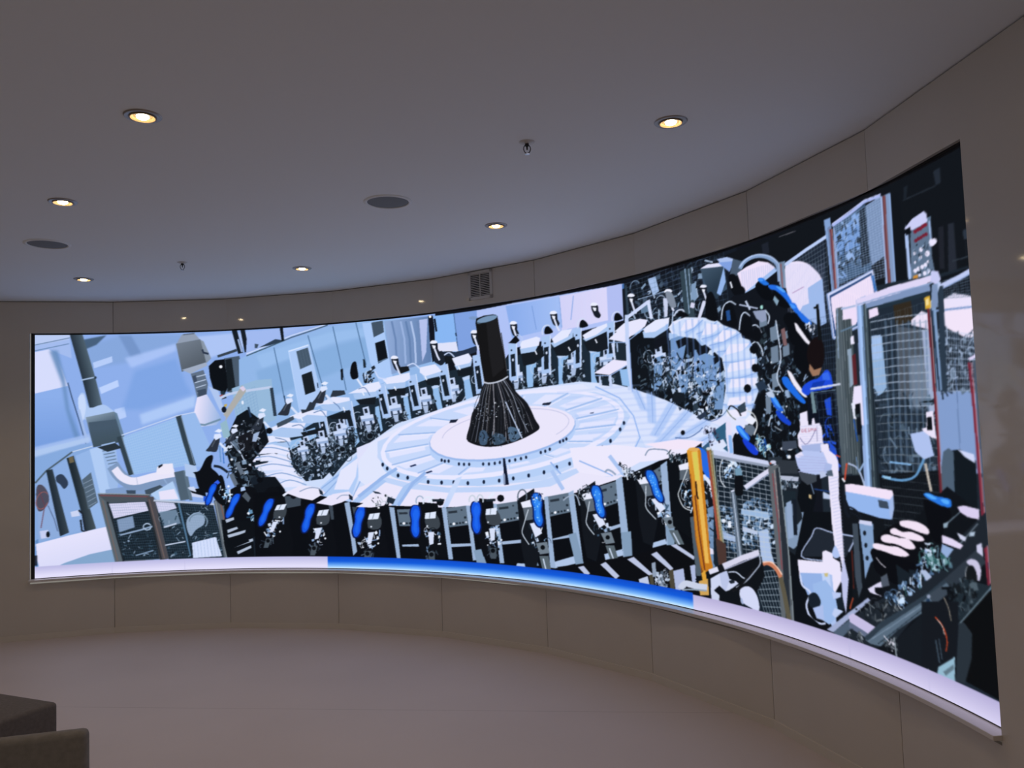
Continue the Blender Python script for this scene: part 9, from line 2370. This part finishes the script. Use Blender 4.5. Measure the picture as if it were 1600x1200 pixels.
P c8d0e8 6327 715 43 12 -4 10 -44 -13
P 0d1016 6369 815 18 11 24 3 16 -9 4 -29 -2 -42 -5 -32 -3 -12 -5 -2 -8 -1 -14 -3 -16 -1 -12 2 -6 6 -3 10 0 16 1 27 3 32
P 6c94b0 6366 850 53 5 8 -42 -58 -2
P d4d4ee 6452 737 139 72 126 58 -18 19 -127 -58 -140 -72
P 8c9cbc 6449 730 265 131 -5 4 -265 -130
P 5c646c 6637 871 81 9 21 -221 22 -218 2 -211 2 -210 -86 15 -7 163 -6 165 -10 168 -9 169
P 7c4850 6663 831 23 -267 11 -230 12 2 -11 230 -23 266
P a89090 6682 848 22 -282 16 -229 6 1 -16 229 -22 282
P 262e38 6696 859 31 8 15 -182 14 -179 -2 -153 -3 -152 -3 -152 -38 9 1 188 0 189 -7 211
P 8c98a0 6718 866 14 -154 13 -153 14 -151 4 -186 4 -185 8 2 -4 184 -4 186 -14 151 -13 153 -14 154
P c8cce8 6704 893 -8 -8 -18 -3 -18 3 -6 7 8 7 18 3 17 -2
P c0503c 6666 885 -3 -3 -5 -2 -6 1 -1 4 2 3 6 2 5 -1
P 5a5444 6668 294 5 -16 7 -22 8 -27 7 -29 7 -36 8 -41 7 -38 5 -27 35 11 -5 26 -7 38 -8 42 -8 35 -7 29 -8 27 -7 23 -4 16
P c87858 6560 333 7 3 9 4 8 2 7 1 11 -2 14 -3 14 -6 12 -6 10 -8 10 -12 8 -11 6 -8 28 13 -6 8 -9 11 -11 13 -12 11 -15 8 -17 6 -17 4 -17 3 -18 -2 -16 -5 -11 -4 -6 -3
P f0c4b0 6556 348 11 3 16 4 17 4 14 0 12 -2 12 -4 12 -6 10 -7 11 -8 10 -10 9 -10 7 -6 8 5 -6 6 -9 10 -11 10 -11 8 -11 7 -12 7 -13 5 -14 2 -17 -1 -19 -3 -16 -4 -12 -3
G e09828 c87818 5974 888 6110 875 5967 950 40 15 66 0 15 -15 12 -181 12 -180 14 -251 17 -61 -25 -51 -60 -8 -39 138 -14 188 -14 190
P e8b44c 6005 942 56 8 14 -182 15 -180 22 -297 -33 -4 -15 167 -15 169
P d8c850 6016 942 39 0 10 -167 -39 -1
P 7c3c18 6013 681 19 -211 37 -244 13 3 -37 243 -18 211
P 3c2010 6024 766 5 -84 10 -23 14 4 -9 21 -5 83
P a85c1c 5986 811 9 -191 9 -190 40 -207 8 2 -40 206 -9 190 -8 191
P e0a850 6078 958 -15 -8 -35 -4 -36 3 -14 9 16 8 35 3 35 -3
# gripper robot lower centre
P 0e1218 5985 181 147 83 77 32 128 24 210 61 17 -100 -84 -115 -162 -98 -211 1 -7 54
P d0a050 6017 174 78 26 4 -96 -77 -12
P e0a030 6042 223 35 27 7 -55 -34 -16
P d0cfe8 6238 274 161 67 136 48 -13 28 -138 -48 -163 -67
P a4a8c8 6240 268 289 115 -3 5 -289 -114
P d8d8ee 6115 226 77 29 -13 26 -77 -29
P 14161c 6187 286 38 12 2 -36 -32 -11
P c4cce4 5876 98 7 7 9 10 8 8 3 2 4 1 11 0 17 -1 18 -1 18 0 18 0 18 -1 18 0 18 1 16 1 14 2 9 1 7 38 -9 -1 -13 -1 -15 -1 -15 -1 -15 0 -17 0 -19 1 -18 0 -16 1 -19 1 -21 0 -25 -6 -23 -13 -15 -14 -11 -11 -7 -8
P 8c9cb0 5870 95 13 3 18 4 22 5 24 3 32 4 38 3 36 3 25 2 2 10 -25 -2 -36 -3 -38 -3 -33 -4 -25 -4 -23 -4 -18 -4 -13 -3
P c8d0ee 6117 203 77 40 55 22 28 -43 52 -3 20 -11 -76 -47 -33 -13 -51 25 -45 -32 18 -45 -43 -3
P b4bfe4 6194 243 65 24 18 -48 -37 -71 -30 17
P 1c2430 6271 211 10 5 15 5 13 2 6 -2 4 -6 -1 -5 -8 -5 -13 -4 -11 -3 -8 3 -7 5
P b8c4dc 6270 257 11 2 17 4 18 2 15 1 12 -4 13 -5 12 -7 12 -5 12 -3 12 -3 11 -1 7 -1 4 7 -7 1 -10 1 -11 3 -11 2 -12 5 -12 7 -13 6 -15 4 -18 0 -19 -3 -17 -4 -12 -2
P a0acc4 6523 391 2 -9 4 -12 2 -13 -2 -12 -6 -10 -10 -11 -12 -11 -15 -13 -17 -16 -19 -17 -20 -18 -20 -15 -23 -15 -24 -13 -23 -12 -16 -8 5 -6 16 9 22 12 26 13 23 15 21 16 21 18 19 18 17 15 14 14 13 11 11 12 7 12 2 14 -2 14 -4 12 -2 9
P 14161c 6474 313 -12 -11 -17 -17 -20 -19 -18 -18 -17 -15 -17 -16 -16 -15 -15 -12 -15 -9 -15 -8 -13 -7 -10 -4 8 -10 9 4 14 7 17 9 16 11 17 13 17 15 17 16 17 16 18 17 20 19 17 17 12 12
P ccd2f2 6357 174 14 13 20 10 20 6 18 2 17 -2 16 -6 14 -10 13 -15 10 -17 7 -23 4 -26 -6 -18 -21 -4 -31 4 -29 6 -23 5 -22 8 -15 11 -8 18 -2 20
P 9cacd4 6359 132 4 1 6 -1 5 -5 4 -8 4 -11 0 -7 -5 -2 -8 1 -7 4 -3 9 -1 11
P c4cce8 6113 151 72 -33 -3 -37 -64 -3
# colour band along the foot
G dcd8f6 b8b6e2 0 20 0 90 -20 -30 2547 0 0 127 -2547 0
G 8fc8ff 0a58e0 0 12 0 60 2527 -30 3432 0 0 127 -3432 0
G 0a58e0 0848d0 0 60 0 97 2527 60 3432 0 0 37 -3432 0
G f4fbff 8fc8ff 0 -12 0 16 2527 -30 3432 0 0 46 -3432 0
G d6d0f2 b2aad6 0 -10 0 86 5959 -30 2200 0 0 116 -2200 0
P b8b4dc 610 -20 3 0 0 110 -3 0
P b8b4dc 1219 -20 3 0 0 110 -3 0
P b8b4dc 7170 -20 3 0 0 110 -3 0
P b8b4dc 7680 -20 3 0 0 110 -3 0
"""
led = tag(empty('led_video_wall', (*on_arc(.96, RL), 0.505)), 'huge curved LED video wall showing a round factory machine with blue shoe soles', 'screen')
def keep(o):
    o.parent = led; o.matrix_parent_inverse = Matrix.Translation(led.location).inverted(); return o
m = MB(); arc_band(m, RL + .0015, RL + .06, 0.4835, OP_T - .001, OP_L - .0004, OP_R + .0002)
keep(m.build('housing', M_BLACK))
cv = Canvas(NX, NY); cv.run(PICTURE); px = cv.done()
ths = TH0 - (np.arange(NX) + .5) / NX * (TH0 - TH1)
zs = Z_LED0 + (np.arange(NY) + .5) / NY * (Z_LED1 - Z_LED0)
ths[0], ths[-1] = TH0, TH1; zs[0], zs[-1] = Z_LED0, Z_LED1
co = np.empty((NY, NX, 3), np.float32)
co[..., 0] = CX + RL * np.cos(ths)[None, :]; co[..., 1] = CY + RL * np.sin(ths)[None, :]; co[..., 2] = zs[:, None]
me = bpy.data.meshes.new('display'); me.vertices.add(NX * NY); me.vertices.foreach_set('co', co.ravel())
idx = np.arange(NX * NY, dtype=np.int32).reshape(NY, NX)
quads = np.stack([idx[:-1, :-1], idx[:-1, 1:], idx[1:, 1:], idx[1:, :-1]], -1).reshape(-1, 4)
nq = len(quads)
me.loops.add(nq * 4); me.loops.foreach_set('vertex_index', quads.ravel())
me.polygons.add(nq); me.polygons.foreach_set('loop_start', np.arange(0, nq * 4, 4, dtype=np.int32))
me.update(calc_edges=True)
at = me.color_attributes.new('picture', 'BYTE_COLOR', 'POINT')
rgba = np.ones((NY, NX, 4), np.float32); rgba[..., :3] = np.clip(px, 0, 1)
at.data.foreach_set('color_srgb', rgba.ravel())
disp = bpy.data.objects.new('display', me); COL.objects.link(disp); keep(disp)
ml = bpy.data.materials.new('led_pixels'); ml.use_nodes = True; nt = ml.node_tree
b = nt.nodes['Principled BSDF']; b.inputs['Base Color'].default_value = (.004, .004, .004, 1); b.inputs['Roughness'].default_value = 1; b.inputs['Specular IOR Level'].default_value = 0
ca = nt.nodes.new('ShaderNodeVertexColor'); ca.layer_name = 'picture'
nt.links.new(ca.outputs['Color'], b.inputs['Emission Color']); b.inputs['Emission Strength'].default_value = SCREEN_POWER
ml.cycles.emission_sampling = 'NONE'
me.materials.append(ml)

# ------------------------------------------------------------------ ventilation grille above the screen
a, b_, d, n = facet(CORNERS[8], CORNERS[9])
def vent():
    s = facet_hit(a, d, 0.9455); c = a + d * s
    root = empty('air_vent', (c.x, c.y, 2.758), math.atan2(d.y, d.x))
    W, Hh = .118, .112
    m = MB()
    for q in ((-W + .012, 0, .012, Hh), (W - .012, 0, .012, Hh), (0, Hh - .012, W, .012), (0, -Hh + .012, W, .012)):
        m.box((q[0], -.004, q[1]), (q[2], 0, 0), (0, .0045, 0), (0, 0, q[3]))
    m.build('frame', M_METAL, root, bevel=.001)
    m = MB(); m.box((0, -.0012, 0), (W - .02, 0, 0), (0, .0010, 0), (0, 0, Hh - .02)); m.build('backing', M_GAP, root)
    m = MB()
    for k in range(13):
        z = -Hh + .031 + k * (2 * Hh - .062) / 12
        m.add([(-W + .022, -.003, z + .004), (W - .022, -.003, z + .004), (W - .022, -.0075, z - .0025), (-W + .022, -.0075, z - .0025),
               (-W + .022, -.003, z + .0052), (W - .022, -.003, z + .0052), (W - .022, -.0075, z - .0012), (-W + .022, -.0075, z - .0012)],
              [(0, 1, 2, 3), (7, 6, 5, 4), (0, 4, 5, 1), (3, 2, 6, 7), (0, 3, 7, 4), (1, 5, 6, 2)])
    m.build('slats', M_METAL, root)
    m = MB(); m.box((0, -.006, 0), (.003, 0, 0), (0, .003, 0), (0, 0, Hh - .022)); m.build('mullion', M_METAL, root)
    return tag(root, 'square louvred air vent in the wall panel above the screen', 'vent')
vent()

# ------------------------------------------------------------------ recessed downlights
def make_downlight():
    r = empty('recessed_downlight')
    m = MB(); m.lathe([(.050, .0), (.050, -.004), (.056, -.006), (.066, -.005), (.070, -.001), (.070, .0)]); m.build('trim_ring', M_RING, r, smooth=True)
    m = MB(); m.lathe([(.0500, -.006), (.0480, -.0095), (.0455, -.0095), (.036, -.0012), (.028, -.0010)]); m.build('inner_ring', M_REFL, r, smooth=True)
    m = MB(); m.disc(.049, -.0008); m.build('housing', M_GAP, r)
    m = MB(); m.lathe([(.0235, -.001), (.023, -.006), (.018, -.0105), (.010, -.0130), (.0005, -.0135)]); m.build('lens', M_LENS, r, smooth=True)
    ld = bpy.data.lights.new('bulb', 'SPOT'); ld.energy = LAMP_WATTS; ld.color = (1.0, .74, .48); ld.spot_size = math.radians(125); ld.spot_blend = .8; ld.shadow_soft_size = .014
    lo = bpy.data.objects.new('bulb', ld); COL.objects.link(lo); lo.parent = r; lo.location = (0, 0, -.0285)
    return r
lamp0 = make_downlight()
LG = 'recessed ceiling downlights'
LAMPS = [(-1.397, 3.063, 'large lit ceiling downlight at upper left, nearest on the left side'),
         (-2.296, 4.117, 'lit ceiling downlight just above the left grey ceiling speaker'),
         (-3.221, 6.060, 'small lit downlight by the left wall edge, below the left ceiling speaker'),
         (-1.533, 5.946, 'small lit downlight close to the wall, left of the air vent'),
         (-0.064, 4.902, 'lit ceiling downlight right of the middle ceiling speaker, above the air vent'),
         (0.704, 3.313, 'lit ceiling downlight at upper right, right of the near sprinkler'),
         (0.631, 1.535, 'ceiling downlight overhead, right of the viewer'), (-0.283, 0.0, 'ceiling downlight overhead, just behind the viewer'),
         (-4.92, 5.58, 'ceiling downlight beyond the left edge of the view'), (-3.70, 3.94, 'ceiling downlight of the inner ring, out of view on the left'),
         (-1.52, 1.70, 'ceiling downlight of the inner ring, above and left of the viewer')]
for k, (x, y, lab) in enumerate(LAMPS):
    o = lamp0 if k == 0 else copy_tree(lamp0)
    o.location = (x, y, Z_CEIL); tag(o, lab, 'ceiling light', LG)

# ------------------------------------------------------------------ ceiling speakers
def make_speaker():
    r = empty('ceiling_speaker')
    m = MB(); m.lathe([(.112, 0), (.112, -.004), (.116, -.007), (.124, -.007), (.130, -.003), (.131, 0)], 64); m.build('rim', M_CEIL, r, smooth=True)
    m = MB(); m.lathe([(.1125, -.002), (.09, -.0035), (.05, -.0045), (.001, -.005)], 64); m.build('grille', M_GRILLE, r, smooth=True)
    return r
sp = make_speaker(); sp.location = (-.640, 4.322, Z_CEIL); tag(sp, 'round grey ceiling speaker in the middle of the ceiling', 'speaker', 'round ceiling speakers')
s2 = copy_tree(sp); s2.location = (-2.868, 4.970, Z_CEIL); tag(s2, 'round grey ceiling speaker at the left edge, between two downlights', 'speaker', 'round ceiling speakers')

# ------------------------------------------------------------------ sprinklers
def make_sprinkler():
    r = empty('fire_sprinkler')
    m = MB(); m.lathe([(.002, -.008), (.012, -.008), (.030, -.004), (.036, 0)], 40); m.build('rosette', M_METAL, r, smooth=True)
    m = MB(); m.lathe([(.009, -.004), (.009, -.018), (.006, -.020), (.004, -.022), (.003, -.034), (.0015, -.036)], 20); m.build('bulb', M_BLACK, r, smooth=True)
    m = MB()
    for s in (-1, 1):
        m.tube([(s * .008, 0, -.014), (s * .014, 0, -.022), (s * .0155, 0, -.032), (s * .012, 0, -.043), (s * .004, 0, -.052)], .0022)
    m.build('frame_arms', M_BLACK, r, smooth=True)
    m = MB(); m.lathe([(.0005, -.048), (.004, -.049), (.005, -.052), (.0115, -.053), (.0115, -.0545), (.0005, -.055)], 24); m.build('deflector', M_CHROME, r, smooth=True)
    return r
k1 = make_sprinkler(); k1.location = (.103, 3.493, Z_CEIL); k1.rotation_euler.z = .1; tag(k1, 'near chrome fire sprinkler hanging from the ceiling, left of the upper right downlight', 'sprinkler', 'fire sprinklers')
k2 = copy_tree(k1); k2.location = (-2.29, 5.616, Z_CEIL); tag(k2, 'far small fire sprinkler on the ceiling near the wall, upper left of the screen', 'sprinkler', 'fire sprinklers')

# ------------------------------------------------------------------ seating at the lower left
def box_seat():
    u = Vector((-.910, .415, 0)); v = Vector((-.415, -.910, 0))
    c = Vector((-2.119, 3.756, 0)) + u * .5 + v * .34
    r = empty('bench_seat', (c.x, c.y, 0), math.atan2(u.y, u.x))
    m = MB(); m.box((0, 0, .335), (.5, 0, 0), (0, .34, 0), (0, 0, .115)); m.build('cushion', M_FELT, r, bevel=.018, seg=3)
    m = MB(); m.box((0, 0, .12), (.49, 0, 0), (0, .33, 0), (0, 0, .098)); m.build('base', M_FELT, r, bevel=.01)
    for sx in (-1, 1):
        for sy in (-1, 1):
            m = MB(); m.box((sx * .42, sy * .26, .011), (.03, 0, 0), (0, .03, 0), (0, 0, .011)); m.build('foot', M_DARK, r)
    return tag(r, 'dark grey felt box seat at the lower left, behind the grey chair back', 'seat')
box_seat()
def lounge_chair():
    e = Vector((-.968, -.251, 0))                                  # along the back, towards the left
    c = Vector((-1.410, 2.658, 0)) + e * .42
    r = empty('lounge_chair', (c.x, c.y, 0), math.atan2(-e.y, -e.x))
    # local +x right, +y away from the viewer
    m = MB(); m.box((0, .03, .40), (.42, 0, 0), (0, .03, 0), (0, 0, .288)); m.build('backrest', M_FELT2, r, bevel=.02, seg=3)
    m = MB(); m.box((-.035, -.004, .33), (.35, 0, 0), (0, .006, 0), (0, 0, .238)); m.build('back_panel', M_DARK, r, bevel=.006)
    m = MB(); m.box((-.10, .31, .33), (.30, 0, 0), (0, .255, 0), (0, 0, .08)); m.build('seat', M_FELT2, r, bevel=.02, seg=3)
    for sx in (-1, 1):
        for y in (.09, .50):
            m = MB(); m.box((sx * .26 - .10, y, .125), (.018, 0, 0), (0, .018, 0), (0, 0, .125)); m.build('leg', M_DARK, r)
    return tag(r, 'grey upholstered lounge chair seen from behind, cut off at the lower left corner', 'chair')
lounge_chair()
